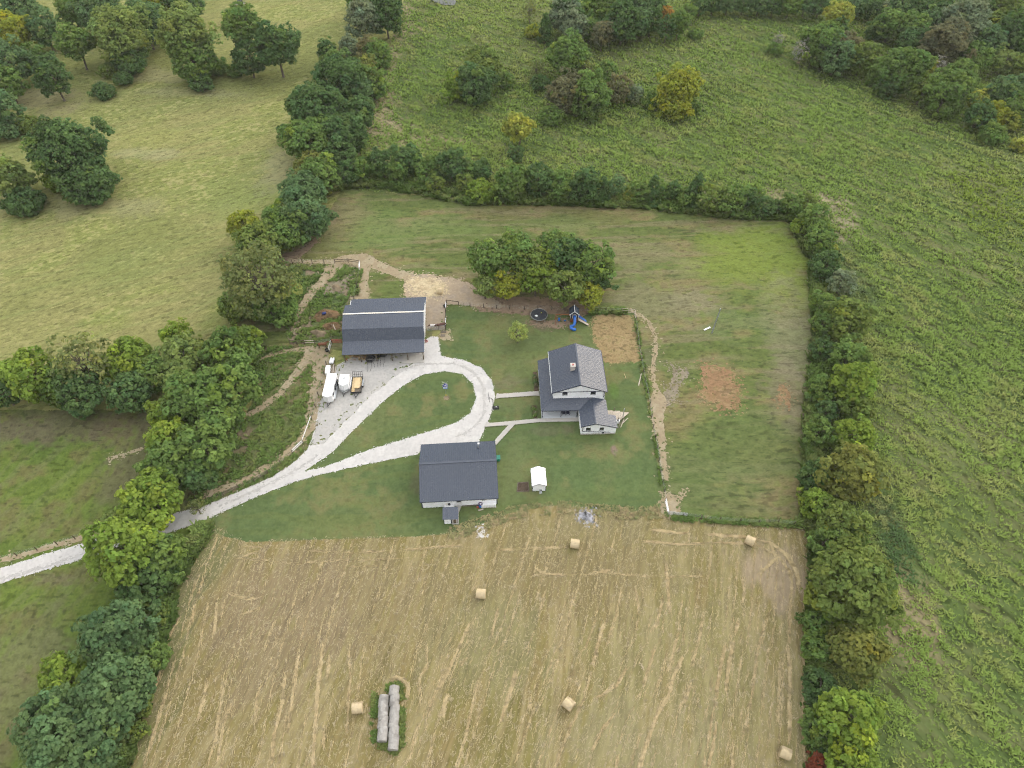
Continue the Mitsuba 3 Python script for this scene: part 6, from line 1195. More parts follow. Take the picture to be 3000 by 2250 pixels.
PLANTS = [('westwood',-169.0,255.0,5.41,'tree','bluegreen',0.35,46),('westwood',-148.3,250.3,5.58,'tree','mid',0.35,59),('westwood',-138.9,247.8,6.72,'tree','bluegreen',0.35,55),('westwood',-161.4,234.3,5.56,'tree','yellowgreen',0.35,114),('westwood',-152.3,236.0,4.65,'tall','bluegreen',0.25,105),('westwood',-136.4,223.4,5.13,'gap','mid',0.8,143),('westwood',-123.3,227.9,7.89,'tree','pale',0.35,114),('westwood',-121.2,240.3,6.59,'tree','bluegreen',0.35,84),('westwood',-120.9,222.3,4.99,'shrub','dark',0.0,198),('westwood',-100.7,222.2,7.24,'tree','pale',1.0,105),('westwood',-99.3,218.2,6.22,'hedge','mid',0.0,190),('westwood',-96.9,213.7,3.47,'shrub','dark',0.0,253),('westwood',-122.1,254.8,4.92,'tall','yellowgreen',0.25,42),('westwood',-113.1,256.0,5.89,'tall','dark',0.25,25),('westwood',-84.8,228.4,5.59,'gap','mid',1.6,84),('westwood',-83.3,222.4,4.74,'tall','dark',0.0,181),('westwood',-74.1,223.2,6.26,'tree','dark',0.6,148),('westwood',-135.8,204.2,4.66,'tall','dark',0.3,245),('westwood',-147.3,217.6,4.21,'tree','mid',0.35,198),('westwood',-151.5,211.1,5.17,'tall','bluegreen',0.25,203),('westwood',-149.3,202.5,4.45,'tree','mid',0.35,270),('westwood',-142.5,187.4,4.04,'tall','bluegreen',0.25,346),('westwood',-143.5,183.8,3.24,'shrub','bluegreen',0.0,405),('westwood',-124.6,207.6,3.15,'low','dark',0.0,285),('westwood',-121.3,214.7,2.59,'shrub','dark',0.0,249),('westwood',-127.3,219.3,2.71,'shrub','olive',0.0,226),('westwood',-113.3,162.1,8.64,'tree','dark',0.1,473),('westwood',-108.1,156.3,5.87,'shrub','dark',0.0,557),('westwood',-119.3,160.7,3.2,'shrub','bright',0.0,549),('westwood',-127.6,156.9,4.57,'tree','pale',0.35,540),('westwood',-123.6,150.9,4.36,'low','dark',0.0,616),('westwood',-138.5,187.3,3.08,'shrub','olive',0.0,388),('westwood',-136.1,187.5,2.06,'low','brown',0.0,399),('westwood',-94.9,225.0,3.23,'low','mid',0.0,211),('westwood',-89.2,223.6,2.53,'low','mid',0.0,222),('diagonal',-55.0,266.9,4.6,'tree','mid',0.35,13),('diagonal',-46.4,265.2,5.57,'tree','dark',0.35,4),('diagonal',-43.5,250.3,5.09,'tall','dark',0.25,46),('diagonal',-50.7,245.9,5.27,'tall','grey',0.25,63),('diagonal',-59.9,229.3,3.24,'tall','dark',0.25,162),('diagonal',-53.8,235.4,3.3,'tree','grey',0.35,143),('diagonal',-47.5,231.9,3.26,'tall','tan',0.25,148),('diagonal',-46.7,218.7,3.23,'tall','amber',0.25,207),('diagonal',-50.8,205.6,6.6,'tree','dark',0.35,236),('diagonal',-46.4,203.1,4.48,'tree','bluegreen',0.35,274),('diagonal',-54.7,185.2,6.97,'tree','dark',0.35,333),('diagonal',-44.4,190.2,4.51,'tree','dark',0.35,338),('diagonal',-47.0,177.0,5.46,'tree','dark',0.35,397),('diagonal',-55.1,172.8,5.76,'tree','mid',0.35,418),('diagonal',-64.5,184.6,2.24,'tree','dark',0.35,397),('diagonal',-53.2,164.9,3.59,'tree','amber',0.35,494),('diagonal',-48.0,169.3,3.08,'hedge','mid',0.0,477),('diagonal',-44.8,162.9,2.83,'hedge','dark',0.0,519),('diagonal',-52.4,151.2,5.03,'tree','bluegreen',0.1,578),('diagonal',-59.2,233.5,2.84,'low','mid',0.0,177),('diagonal',-45.3,240.5,2.89,'low','mid',0.0,143),('diagonal',-49.7,141.4,5.48,'tree','bluegreen',0.1,644),('diagonal',-50.2,155.6,2.21,'hedge','bluegreen',0.0,575),('diagonal',-56.2,145.2,3.18,'tree','bright',0.35,633),('diagonal',-53.2,136.1,3.93,'tree','mid',0.35,691),('diagonal',-64.1,138.8,3.82,'tree','yellowgreen',0.35,673),('diagonal',-58.0,130.2,4.81,'tree','olive',0.35,727),('diagonal',-55.5,135.4,1.77,'shrub','amber',0.0,734),('diagonal',-48.5,158.8,2.24,'hedge','amber',0.0,553),('diagonal',-45.9,161.1,1.78,'shrub','olive',0.0,550),('diagonal',-52.3,111.0,7.35,'gap','thin',0.8,830),('diagonal',-59.0,113.1,4.44,'shrub','olive',0.0,905),('diagonal',-51.5,113.0,5.16,'shrub','mid',0.0,900),('hedge',-40.0,166.2,2.86,'hedge','mid',0.0,498),('hedge',-34.6,166.8,3.62,'hedge','dark',0.0,485),('hedge',-31.0,164.1,2.84,'hedge','mid',0.0,511),('hedge',-27.9,168.3,3.45,'hedge','dark',0.0,477),('hedge',-23.0,164.6,3.22,'hedge','mid',0.0,502),('hedge',-16.6,166.2,3.8,'hedge','dark',0.0,485),('hedge',-12.1,165.3,2.74,'hedge','mid',0.0,502),('hedge',-8.6,165.3,2.74,'hedge','dark',0.0,502),('hedge',-20.1,159.7,2.25,'hedge','olive',0.0,544),('hedge',-12.7,160.4,2.18,'hedge','olive',0.0,540),('hedge',-8.1,157.2,3.27,'shrub','bright',0.0,561),('hedge',-0.3,158.2,4.06,'hedge','mid',0.0,532),('hedge',6.4,159.4,3.71,'hedge','dark',0.0,527),('hedge',12.3,158.7,3.34,'hedge','mid',0.0,536),('hedge',16.8,158.6,2.79,'hedge','dark',0.0,542),('hedge',12.1,157.7,3.15,'hedge','mid',0.0,544),('hedge',18.7,157.0,3.68,'hedge','dark',0.0,542),('hedge',23.0,157.0,1.77,'cedar','dark',0.1,549),('hedge',26.3,158.2,2.23,'tall','bluegreen',0.25,540),('hedge',29.8,157.2,1.57,'shrub','yellow',0.0,570),('hedge',32.1,157.0,2.66,'hedge','mid',0.0,553),('hedge',35.6,156.1,2.02,'cedar','dark',0.1,549),('hedge',38.6,157.9,2.08,'hedge','mid',0.0,553),('hedge',41.4,157.9,2.23,'hedge','dark',0.0,551),('hedge',44.0,155.0,2.43,'hedge','mid',0.0,568),('hedge',46.3,155.3,2.27,'cedar','dark',0.1,549),('hedge',49.8,153.2,3.28,'hedge','olive',0.0,570),('hedge',55.1,152.7,3.56,'hedge','mid',0.0,570),('hedge',59.8,154.5,2.42,'hedge','dark',0.0,570),('hedge',63.6,157.7,1.41,'tall','mid',0.25,553),('hedge',63.4,151.1,2.39,'hedge','dark',0.0,593),('hedge',67.2,152.3,1.65,'hedge','dark',0.0,593),('hedge',70.2,151.3,2.75,'hedge','mid',0.0,586),('hedge',75.1,153.7,2.05,'hedge','olive',0.0,578),('hedge',73.9,144.7,3.52,'hedge','mid',0.0,624),('hedge',73.5,138.8,2.94,'hedge','mid',0.0,675),('hedge',70.4,144.3,2.13,'shrub','bright',0.0,652),('eastrow',73.2,136.4,2.94,'hedge','mid',0.0,693),('eastrow',76.6,136.8,1.5,'shrub','yellow',0.0,712),('eastrow',72.1,127.6,3.21,'hedge','dark',0.0,760),('eastrow',73.9,121.9,2.78,'hedge','grey',0.0,813),('eastrow',67.8,115.7,2.39,'hedge','mid',0.0,874),('eastrow',70.9,115.0,1.81,'hedge','dark',0.0,886),('eastrow',70.7,107.9,4.32,'hedge','olive',0.0,924),('eastrow',66.4,109.1,2.46,'hedge','mid',0.0,934),('eastrow',64.4,102.2,2.19,'hedge','dark',0.0,1006),('eastrow',67.6,97.8,3.59,'hedge','mid',0.0,1035),('eastrow',66.2,90.1,4.31,'hedge','bright',0.0,1112),('eastrow',60.8,91.0,2.59,'hedge','mid',0.0,1122),('eastrow',60.6,85.7,2.09,'hedge','dark',0.0,1190),('eastrow',66.1,85.2,2.99,'hedge','olive',0.0,1185),('eastrow',57.5,80.1,2.59,'hedge','mid',0.0,1252),('eastrow',63.1,78.1,3.57,'hedge','bright',0.0,1267),('eastrow',59.5,69.6,4.62,'hedge','amber',0.0,1369),('eastrow',54.0,70.5,2.51,'hedge','dark',0.0,1380),('eastrow',52.8,64.7,2.7,'hedge','bright',0.0,1460),('eastrow',55.3,60.3,3.54,'hedge','olive',0.0,1518),('eastrow',52.2,57.3,2.6,'hedge','mid',0.0,1575),('eastrow',58.2,59.0,2.04,'hedge','mid',0.0,1552),('eastrow',52.4,47.8,5.82,'tree','olive',0.35,1695),('eastrow',51.4,46.7,3.23,'shrub','bright',0.0,1758),('eastrow',47.4,43.8,2.28,'shrub','mid',0.0,1815),('eastrow',51.2,38.4,3.68,'tree','amber',0.35,1896),('eastrow',47.0,40.4,2.44,'shrub','mid',0.0,1878),('eastrow',45.6,34.1,2.63,'shrub','dark',0.0,2004),('eastrow',46.8,28.9,3.99,'tree','bright',0.35,2096),('eastrow',43.7,28.8,2.22,'shrub','mid',0.0,2119),('eastrow',42.7,24.3,1.49,'shrub','red',0.0,2225),('eastrow',46.1,22.8,3.01,'tree','bright',0.35,2245),('eastrow',44.8,25.6,1.63,'shrub','dark',0.0,2193),('midwest',-92.8,89.9,4.58,'tree','bright',0.35,1125),('midwest',-98.0,87.5,2.78,'tree','dark',0.35,1176),('midwest',-88.1,89.1,3.63,'hedge','mid',0.0,1150),('midwest',-82.8,92.0,4.98,'gap','thin',0.8,1074),('midwest',-82.6,86.9,4.0,'hedge','dark',0.0,1171),('midwest',-76.0,94.5,4.26,'tree','bright',0.35,1074),('midwest',-73.3,86.6,3.71,'tree','dark',0.35,1171),('midwest',-70.7,92.4,3.4,'tree','mid',0.35,1108),('midwest',-69.1,102.7,2.98,'tree','bright',0.35,1003),('midwest',-65.2,95.5,4.28,'tree','pale',0.35,1062),('midwest',-56.9,97.7,4.33,'tree','mid',0.35,1036),('midwest',-54.9,101.2,3.39,'tree','bright',0.35,1011),('midwest',-53.3,88.2,4.68,'tree','mid',0.35,1138),('midwest',-64.9,90.4,3.5,'tree','pale',0.35,1129),('midwest',-60.1,84.6,4.86,'tree','mid',0.35,1180),('midwest',-65.1,82.3,3.11,'tree','bright',0.35,1230),('midwest',-55.0,81.7,4.28,'tree','mid',0.35,1222),('midwest',-61.8,75.3,3.9,'tree','bright',0.35,1311),('midwest',-54.4,73.3,4.6,'tree','mid',0.35,1327),('midwest',-59.6,70.2,4.04,'tree','mid',0.35,1378),('midwest',-54.6,68.8,3.16,'tree','dark',0.35,1408),('midwest',-52.7,82.3,1.54,'shrub','mid',0.0,1256),('midwest',-101.9,90.2,3.36,'tree','mid',0.35,1138),('southwest',-60.6,63.0,4.42,'tree','bright',0.35,1478),('southwest',-54.3,63.5,1.39,'gap','thin',0.8,1500),('southwest',-61.1,53.4,5.0,'tree','bright',0.35,1625),('southwest',-56.1,53.2,3.44,'hedge','mid',0.0,1648),('southwest',-58.2,49.9,4.04,'shrub','dark',0.0,1712),('southwest',-66.3,60.2,2.22,'tree','pale',0.35,1546),('southwest',-57.9,46.6,2.26,'shrub','olive',0.0,1782),('southwest',-55.1,44.8,1.7,'low','olive',0.0,1820),('southwest',-59.3,40.6,4.03,'tree','bluegreen',0.35,1866),('southwest',-56.2,40.9,3.02,'tree','bluegreen',0.35,1871),('southwest',-58.4,37.8,4.02,'shrub','bluegreen',0.0,1938),('southwest',-53.7,37.9,2.49,'shrub','mid',0.0,1943),('southwest',-64.4,34.3,3.03,'tree','bright',0.35,2004),('southwest',-56.2,31.8,4.29,'tree','bluegreen',0.35,2045),('southwest',-54.0,33.7,2.65,'tree','bluegreen',0.35,2020),('southwest',-63.0,28.4,3.74,'tree','bluegreen',0.35,2127),('southwest',-56.0,28.3,3.74,'tree','bluegreen',0.35,2127),('southwest',-60.7,24.8,3.99,'tree','bluegreen',0.35,2209),('southwest',-56.0,24.4,2.96,'tree','bluegreen',0.35,2225),('southwest',-53.2,31.4,1.57,'shrub','olive',0.0,2081),('southwest',-52.7,28.0,1.49,'low','olive',0.0,2158),('grove',-5.5,123.8,4.24,'gap','mid',0.9,760),('grove',0.6,125.5,4.42,'gap','mid',0.9,742),('grove',9.7,128.0,3.69,'gap','mid',1.2,722),('grove',7.3,125.2,3.45,'gap','bright',0.9,762),('grove',5.1,120.2,3.47,'gap','bright',0.7,812),('grove',12.6,125.1,4.18,'gap','dark',1.0,744),('grove',17.8,122.4,4.36,'gap','mid',0.9,768),('grove',19.5,122.3,3.06,'tree','dark',0.35,808),('grove',-1.2,118.8,3.02,'gap','yellowgreen',0.5,838),('grove',11.4,116.0,3.68,'gap','olive',0.9,838),('grove',16.9,116.1,2.69,'gap','yellowgreen',0.6,862),('grove',-6.2,119.3,2.57,'gap','pale',0.6,838),('grove',3.2,123.1,3.78,'gap','olive',1.0,770),('lawntree',1.1,105.5,1.99,'gap','lime',0.8,971),('upperfield',-9.8,215.8,5.52,'hedge','olive',0.0,198),('upperfield',-17.1,208.9,3.84,'hedge','bright',0.0,253),('upperfield',-11.3,206.1,5.37,'hedge','dark',0.0,249),('upperfield',-2.3,215.1,2.14,'hedge','mid',0.0,236),('upperfield',5.1,258.6,2.79,'tall','thin',0.25,30),('upperfield',6.1,247.4,2.44,'shrub','yellowgreen',0.0,93),('upperfield',10.0,242.2,2.47,'cedar','dark',0.1,84),('upperfield',1.4,181.5,3.78,'tree','yellow',0.7,376),('upperfield',0.5,174.4,2.05,'hedge','dark',0.0,454),('upperfield',16.8,247.1,5.27,'tree','grey',0.35,46),('upperfield',16.0,220.1,5.78,'tree','mid',0.35,160),('upperfield',7.1,220.0,2.79,'tree','thin',0.35,198),('upperfield',7.9,214.5,2.76,'shrub','dark',0.0,241),('upperfield',10.8,195.1,3.28,'shrub','mid',0.0,338),('upperfield',19.8,242.7,4.37,'tree','grey',0.35,74),('upperfield',24.7,243.2,2.96,'tall','mid',0.25,80),('upperfield',28.5,237.7,3.38,'tall','brown',0.25,97),('upperfield',31.4,243.4,2.49,'tall','amber',0.25,86),('upperfield',29.9,253.9,3.05,'tree','yellowgreen',0.35,46),('upperfield',35.3,242.4,5.76,'tree','dark',0.35,59),('upperfield',40.9,244.7,3.82,'tall','bluegreen',0.25,63),('upperfield',45.9,249.4,3.49,'tall','dark',0.25,51),('upperfield',52.1,257.2,2.99,'tree','orange',0.35,38),('upperfield',50.5,244.7,2.98,'tall','dark',0.25,78),('upperfield',54.9,247.3,3.38,'tall','mid',0.25,63),('upperfield',60.3,260.1,3.01,'tree','mid',0.35,30),('upperfield',62.0,250.1,2.47,'low','mid',0.0,91),('upperfield',27.8,254.9,4.9,'tree','mid',0.35,21),('upperfield',39.8,253.2,5.83,'tree','bluegreen',0.35,17),('upperfield',47.8,260.4,4.49,'tree','dark',0.35,8),('upperfield',17.7,249.2,5.3,'tree','dark',0.35,38),('upperfield',21.7,226.2,2.38,'tall','bluegreen',0.25,165),('upperfield',19.7,222.4,2.72,'tree','yellowgreen',0.35,186),('upperfield',22.5,217.8,3.22,'tree','thin',0.35,203),('upperfield',28.7,216.5,3.38,'tree','mid',0.35,207),('upperfield',15.4,201.7,5.09,'hedge','brown',0.0,270),('upperfield',22.0,199.0,5.54,'hedge','mid',0.0,278),('upperfield',31.2,206.1,3.45,'tall','brown',0.0,257),('upperfield',36.7,206.8,2.52,'hedge','grey',0.0,270),('upperfield',40.8,204.1,2.25,'hedge','mid',0.0,287),('upperfield',48.4,202.6,5.71,'tree','yellowgreen',0.35,249),('upperfield',46.9,200.2,5.1,'shrub','yellowgreen',0.0,295),('upperfield',53.1,202.0,2.58,'shrub','mid',0.0,304),('farwood',88.1,242.4,2.52,'shrub','mid',0.0,131),('farwood',89.0,245.9,1.95,'tall','bare',0.25,105),('farwood',94.7,236.4,3.13,'tall','bare',0.0,139),('farwood',100.5,237.5,5.91,'hedge','mid',0.0,114),('farwood',104.1,230.8,5.12,'hedge','bluegreen',0.0,152),('farwood',113.5,260.3,4.53,'tree','yellow',0.35,30),('farwood',112.4,255.6,3.3,'hedge','dark',0.0,68),('farwood',109.5,238.6,4.53,'hedge','brown',0.0,127),('farwood',112.9,231.5,4.68,'hedge','olive',0.0,156),('farwood',116.6,224.3,3.45,'hedge','mid',0.0,198),('farwood',120.3,218.2,6.48,'hedge','mid',0.0,190),('farwood',116.7,215.4,3.14,'hedge','dark',0.0,236),('farwood',134.1,228.2,2.8,'tree','yellowgreen',0.35,186),('farwood',124.9,210.7,3.62,'hedge','olive',0.0,249),('farwood',128.1,203.5,5.89,'hedge','mid',0.0,253),('farwood',138.2,217.2,4.83,'tree','mid',0.35,203),('farwood',140.0,205.8,2.87,'tree','yellow',0.35,270),('farwood',134.7,194.1,3.84,'hedge','dark',0.0,316),('farwood',139.6,195.9,3.36,'hedge','yellowgreen',0.0,312),('farwood',144.3,193.3,2.59,'hedge','yellow',0.0,333),('farwood',136.4,186.6,3.44,'shrub','mid',0.0,371),('farwood',142.8,182.1,2.51,'shrub','yellow',0.0,401),('farwood',147.4,196.6,4.2,'hedge','mid',0.0,300),('farwood',147.0,207.2,4.33,'tree','bluegreen',0.35,245),('farwood',129.8,254.8,4.96,'tree','mid',0.35,51),('farwood',126.2,256.2,3.31,'hedge','dark',0.0,68),('farwood',136.3,252.0,4.93,'tree','mid',0.35,63),('farwood',134.3,245.8,4.39,'hedge','dark',0.0,101),('farwood',144.8,257.1,4.5,'tree','bluegreen',0.35,46),('farwood',141.1,237.2,6.5,'tree','brown',0.35,105),('farwood',152.1,251.6,7.07,'tree','grey',0.35,38),('farwood',158.1,243.0,4.81,'tree','bluegreen',0.35,97),('farwood',149.0,232.1,4.45,'tree','mid',0.35,148),('farwood',159.1,230.3,3.91,'tree','pale',0.35,156),('farwood',168.9,248.2,5.59,'tree','dark',0.35,63),('farwood',169.3,239.6,4.76,'tree','dark',0.35,105),('farwood',163.1,226.0,3.68,'tree','olive',0.35,173),('farwood',175.6,260.4,5.02,'tree','olive',0.35,21),('farwood',168.5,257.7,4.26,'tree','olive',0.35,42),('farwood',157.7,213.9,3.55,'tree','bluegreen',0.35,224),('farwood',136.6,227.3,2.78,'tall','bare',0.25,181),('farwood',151.8,260.6,5.03,'tree','dark',0.35,25),('backwood',65.9,267.4,3.07,'tree','dark',0.35,4),('backwood',70.8,268.8,3.08,'tree','dark',0.35,0),('backwood',75.7,268.2,3.58,'tree','bluegreen',0.35,-2),('backwood',81.6,269.2,3.39,'tree','dark',0.35,-2),('backwood',87.4,269.6,3.4,'tree','bluegreen',0.35,-2),('backwood',92.6,269.4,3.4,'tree','dark',0.35,0),('backwood',98.2,269.1,3.6,'tree','mid',0.35,0),('backwood',104.2,270.1,3.41,'tree','bluegreen',0.35,0),('backwood',109.7,270.7,3.11,'tree','dark',0.35,2),('backwood',122.5,269.7,3.1,'tree','dark',0.35,8),('backwood',123.5,270.4,3.42,'tree','bluegreen',0.35,2),('backwood',128.1,270.1,3.41,'tree','dark',0.35,4),('backwood',133.1,270.5,3.11,'tree','grey',0.35,6),('backwood',138.0,269.4,4.12,'tree','bluegreen',0.35,0),('backwood',145.2,269.5,4.12,'tree','dark',0.35,0),('backwood',151.8,270.5,4.13,'tree','mid',0.35,-4),('backwood',164.9,268.5,5.12,'tree','dark',0.35,-8),('backwood',170.9,268.3,5.12,'tree','olive',0.35,-8),('diagonal',-49.7,160.1,4.4,'hedge','mid',0.0,520),('diagonal',-53.2,154.7,3.89,'hedge','bluegreen',0.0,562),('diagonal',-46.2,168.5,4.08,'hedge','dark',0.0,470),('diagonal',-44.8,177.3,4.65,'tree','dark',0.35,405),('diagonal',-57.0,140.3,3.68,'tree','mid',0.35,662),('diagonal',-42.9,209.0,4.14,'hedge','mid',0.0,255),('diagonal',-43.9,229.0,3.95,'hedge','mid',0.0,165),('diagonal',-57.8,224.8,3.69,'hedge','mid',0.0,190)]

def quads(c, nrm, sz, rg, asp=0.7):
    """Leaf sprays: one bent four-sided leaf mass at each centre."""
    n = len(c)
    nrm = nrm / (np.linalg.norm(nrm, axis=1, keepdims=True) + 1e-9)
    r = rg.normal(size=(n, 3)); a = np.cross(nrm, r); a /= np.linalg.norm(a, axis=1, keepdims=True) + 1e-9
    b = np.cross(nrm, a)
    s = sz[:, None]
    v = np.stack([c - a * s, c - b * s * asp + nrm * s * 0.15, c + a * s, c + b * s * asp + nrm * s * 0.15], 1).reshape(-1, 3)
    i = np.arange(n)[:, None] * 4
    return v, np.vstack([i + [0, 1, 2], i + [0, 2, 3]])

def crown(rg, R, V, kind, col, dens=1.0):
    """Leaf masses gathered in clumps through an uneven crown centred on the origin."""
    col = np.array(col)
    dirs = rg.normal(size=(400, 3)); dirs /= np.linalg.norm(dirs, axis=1, keepdims=True)
    ph = rg.uniform(0, 6.28, 4)
    lump_ = lambda d: 1 + 0.16 * np.sin(3 * np.arctan2(d[:, 1], d[:, 0]) + ph[0]) * (1 - d[:, 2] ** 2) + 0.14 * np.sin(2.3 * d[:, 2] * 2 + ph[1] + 2 * np.arctan2(d[:, 1], d[:, 0]))
    if kind == 'cedar':
        n = int(26 + 10 * R)
        t = rg.uniform(0, 1, n) ** 0.8; z = -V + 2 * V * t; rad = R * (1 - t) * 0.85 + 0.1 * R
        a = rg.uniform(0, 6.28, n); cc = np.stack([rad * np.cos(a), rad * np.sin(a), z], 1) * [0.8, 0.8, 1]
        rc = R * (0.28 + 0.25 * (1 - t))
    else:
        keep = dirs[(dirs[:, 2] > -0.75)]
        n = int(min(60, 16 + 6.0 * R))
        # spread evenly: farthest points
        pick = [0]
        dmin = np.linalg.norm(keep - keep[0], axis=1)
        for _ in range(n - 1):
            j = int(np.argmax(dmin * rg.uniform(0.75, 1, len(dmin)))); pick.append(j); dmin = np.minimum(dmin, np.linalg.norm(keep - keep[j], axis=1))
        d = keep[pick]
        rc = R * rg.uniform(0.20, 0.38, n)
        cc = d * (lump_(d) * rg.uniform(0.70, 1.10, n) * np.where(rg.random(n) < 0.15, 1.15, 1))[:, None] * np.array([R, R, V]) * (1 - 0.55 * rc / R)[:, None]
        low = cc[:, 2] < -0.45 * V
        cc[low, :2] *= 0.85
    inner = int(n * 0.3)
    cc = np.vstack([cc, rg.normal(size=(inner, 3)) * 0.35 * [R, R, V]]); rc = np.concatenate([rc, R * rg.uniform(0.25, 0.4, inner)])
    C, N, S, K = [], [], [], []
    rsub = float(np.clip(0.15 * R, 0.16, 0.62))
    for j, (c, r) in enumerate(zip(cc, rc)):
        ns = int(np.clip(4 * np.pi * r * r * 0.62 / (np.pi * rsub * rsub) * (1.0 if j < n else 0.5) * (0.5 if dens < 0.5 else 1), 3, 40))
        dd = rg.normal(size=(ns, 3)); dd /= np.linalg.norm(dd, axis=1, keepdims=True)
        cd = c / (np.array([R, R, V])); cd /= np.linalg.norm(cd) + 1e-9
        flip = (dd @ cd < -0.3); dd[flip] *= -1
        sub = c + dd * (r * rg.uniform(0.6, 1.12, ns))[:, None] * [1, 1, 0.8]
        m = max(3, int(round(6.5 * dens)))
        e = rg.normal(size=(ns, m, 3)); e /= np.linalg.norm(e, axis=2, keepdims=True)
        e[..., 2] = np.where(rg.random((ns, m)) < 0.75, np.abs(e[..., 2]), e[..., 2])
        q = (sub[:, None] + e * rsub * rg.uniform(0.5, 1.1, (ns, m, 1)) * [1, 1, 0.75]).reshape(-1, 3)
        C.append(q); N.append((0.8 * e + 0.5 * dd[:, None] + 0.22 * rg.normal(size=e.shape) + [0, 0, 0.35]).reshape(-1, 3)); S.append(rsub * rg.uniform(0.48, 0.82, ns * m))
        tint = col * (1 + rg.normal(0, 0.10)) * (1 + np.array([1, 0.3, -0.3]) * rg.normal(0, 0.06))
        if rg.random() < 0.05: tint = tint * [1.3, 1.2, 0.9]
        kk = np.repeat(tint * (1 + rg.normal(0, 0.10, (ns, 1))) * (1 + np.array([1.0, 0.3, -0.3]) * rg.normal(0, 0.04, (ns, 1))), m, 0) * (1 + rg.normal(0, 0.06, (ns * m, 1)))
        K.append(kk)
    C, N, S, K = np.vstack(C), np.vstack(N), np.concatenate(S), np.vstack(K)
    v, f = quads(C, N, S, rg)
    return v, f, np.clip(np.repeat(K, 4, 0), 0.008, 0.6), cc, rc

def trunk(rg, base, zc, R, V, cc, rc, thick, nlimb):
    b = MB()
    lean = rg.normal(0, 0.05 * R, 2)
    top = np.array([base[0] + lean[0], base[1] + lean[1], zc + 0.35 * V])
    p0 = np.array(base)
    mid = p0 * 0.5 + top * 0.5 + [*(rg.normal(0, 0.06 * R, 2)), 0]
    b.tube([p0 - [0, 0, 0.3], p0 + [0, 0, 0.4], mid, top], [thick * 1.5, thick * 1.05, thick * 0.75, thick * 0.3], 7)
    order = rg.permutation(len(cc))[:nlimb]
    for j in order:
        e = np.array([base[0], base[1], zc]) + cc[j] * 0.92
        s = p0 + (top - p0) * rg.uniform(0.3, 0.8)
        m_ = (s + e) / 2 + [0, 0, 0.12 * R] + rg.normal(0, 0.05 * R, 3)
        b.tube([s, m_, e], [thick * 0.45, thick * 0.3, thick * 0.08], 5, False)
    return b.get()

_rows = {}
for i, P in enumerate(PLANTS):
    row, x, y, R, kind, col = P[:6]
    _rows.setdefault((row, WORD[col], NOUN[kind]), []).append(i)
TLAB = {}
for (row, wd, nn), ids in _rows.items():
    place, end, ax = ROWS[row]
    ids = sorted(ids, key=lambda i: PLANTS[i][ax])
    for j, i in enumerate(ids):
        TLAB[i] = f'{wd} {nn} {place}' if len(ids) == 1 else f'{NTH[j]} {wd} {nn} {end} {place}'
GRP = {'westwood': 'trees of the upper left pasture', 'diagonal': 'trees of the diagonal row', 'hedge': 'trees of the hedgerow', 'eastrow': 'trees of the right row', 'midwest': 'trees left of the barn', 'southwest': 'trees at lower left', 'grove': 'trees of the grove', 'lawntree': None, 'upperfield': 'trees of the upper middle field', 'farwood': 'trees of the right wood', 'backwood': 'trees along the top edge'}
for i, (row, x, y, R, kind, col, bb, _py) in enumerate(PLANTS):
    rg = np.random.default_rng(1000 + i)
    a = dict(tree=0.95, hedge=1.15, shrub=0.75, low=0.55, cedar=1.9, tall=1.35, gap=0.9)[kind]
    V = a * R; z0 = ground_z(x, y); zc = z0 + bb * R + V
    woody = kind in ('shrub', 'low')
    key = thing('shrub' if woody else 'cedar_tree' if kind == 'cedar' else 'tree', TLAB[i], 'shrub' if woody else 'tree', GRP[row])
    thin = col in ('thin', 'bare')
    dens = 0.16 if col == 'bare' else 0.42 if col == 'thin' else 0.6 if col == 'lime' else 0.75 if kind == 'gap' else 1.0
    v, f, k3, cc, rc = crown(rg, R, V, kind, COL[col], dens)
    v = v + [x, y, zc]
    v[:, 2] = np.maximum(v[:, 2], z0 + 0.05)
    put('crown', (v, f), 'leaves', key, color=k3)
    if not woody or R > 2.5:
        put('trunk', trunk(rg, (x, y, z0), zc, R, V, cc, rc, max(0.09, 0.055 * R + 0.02), 26 if thin else 14 if kind == 'gap' else 6), 'bark', key)

# ------------------------------------------------------------------ weeds, brush and loose straw
def tufts(pts, h, w, rg, blades=4):
    """Leaning clumps of stems and leaves rooted at pts (n x 3)."""
    n = len(pts)
    P = np.repeat(pts, blades, 0); m = len(P)
    a = rg.uniform(0, 6.28, m); hh = np.repeat(np.broadcast_to(h, (n,)), blades) * rg.uniform(0.55, 1.1, m); ww = np.repeat(np.broadcast_to(w, (n,)), blades) * rg.uniform(0.6, 1.2, m)
    ln = rg.uniform(0.6, 1.6, m) * hh
    off = rg.normal(0, 1, (m, 2)) * ww[:, None] * 0.5
    d = np.stack([np.cos(a), np.sin(a)], 1); s = np.stack([-d[:, 1], d[:, 0]], 1)
    base = P.copy(); base[:, :2] += off
    v0 = base.copy(); v0[:, :2] -= s * ww[:, None] * 0.5; v0[:, 2] -= 0.03
    v1 = base.copy(); v1[:, :2] += s * ww[:, None] * 0.5; v1[:, 2] -= 0.03
    v2 = base.copy(); v2[:, :2] += d * ln[:, None] + s * ww[:, None] * 0.35; v2[:, 2] += hh
    v3 = base.copy(); v3[:, :2] += d * ln[:, None] - s * ww[:, None] * 0.35; v3[:, 2] += hh * 0.94
    v = np.stack([v0, v1, v2, v3], 1).reshape(-1, 3)
    i = np.arange(m)[:, None] * 4
    return v, np.vstack([i + [0, 1, 2], i + [0, 2, 3]])

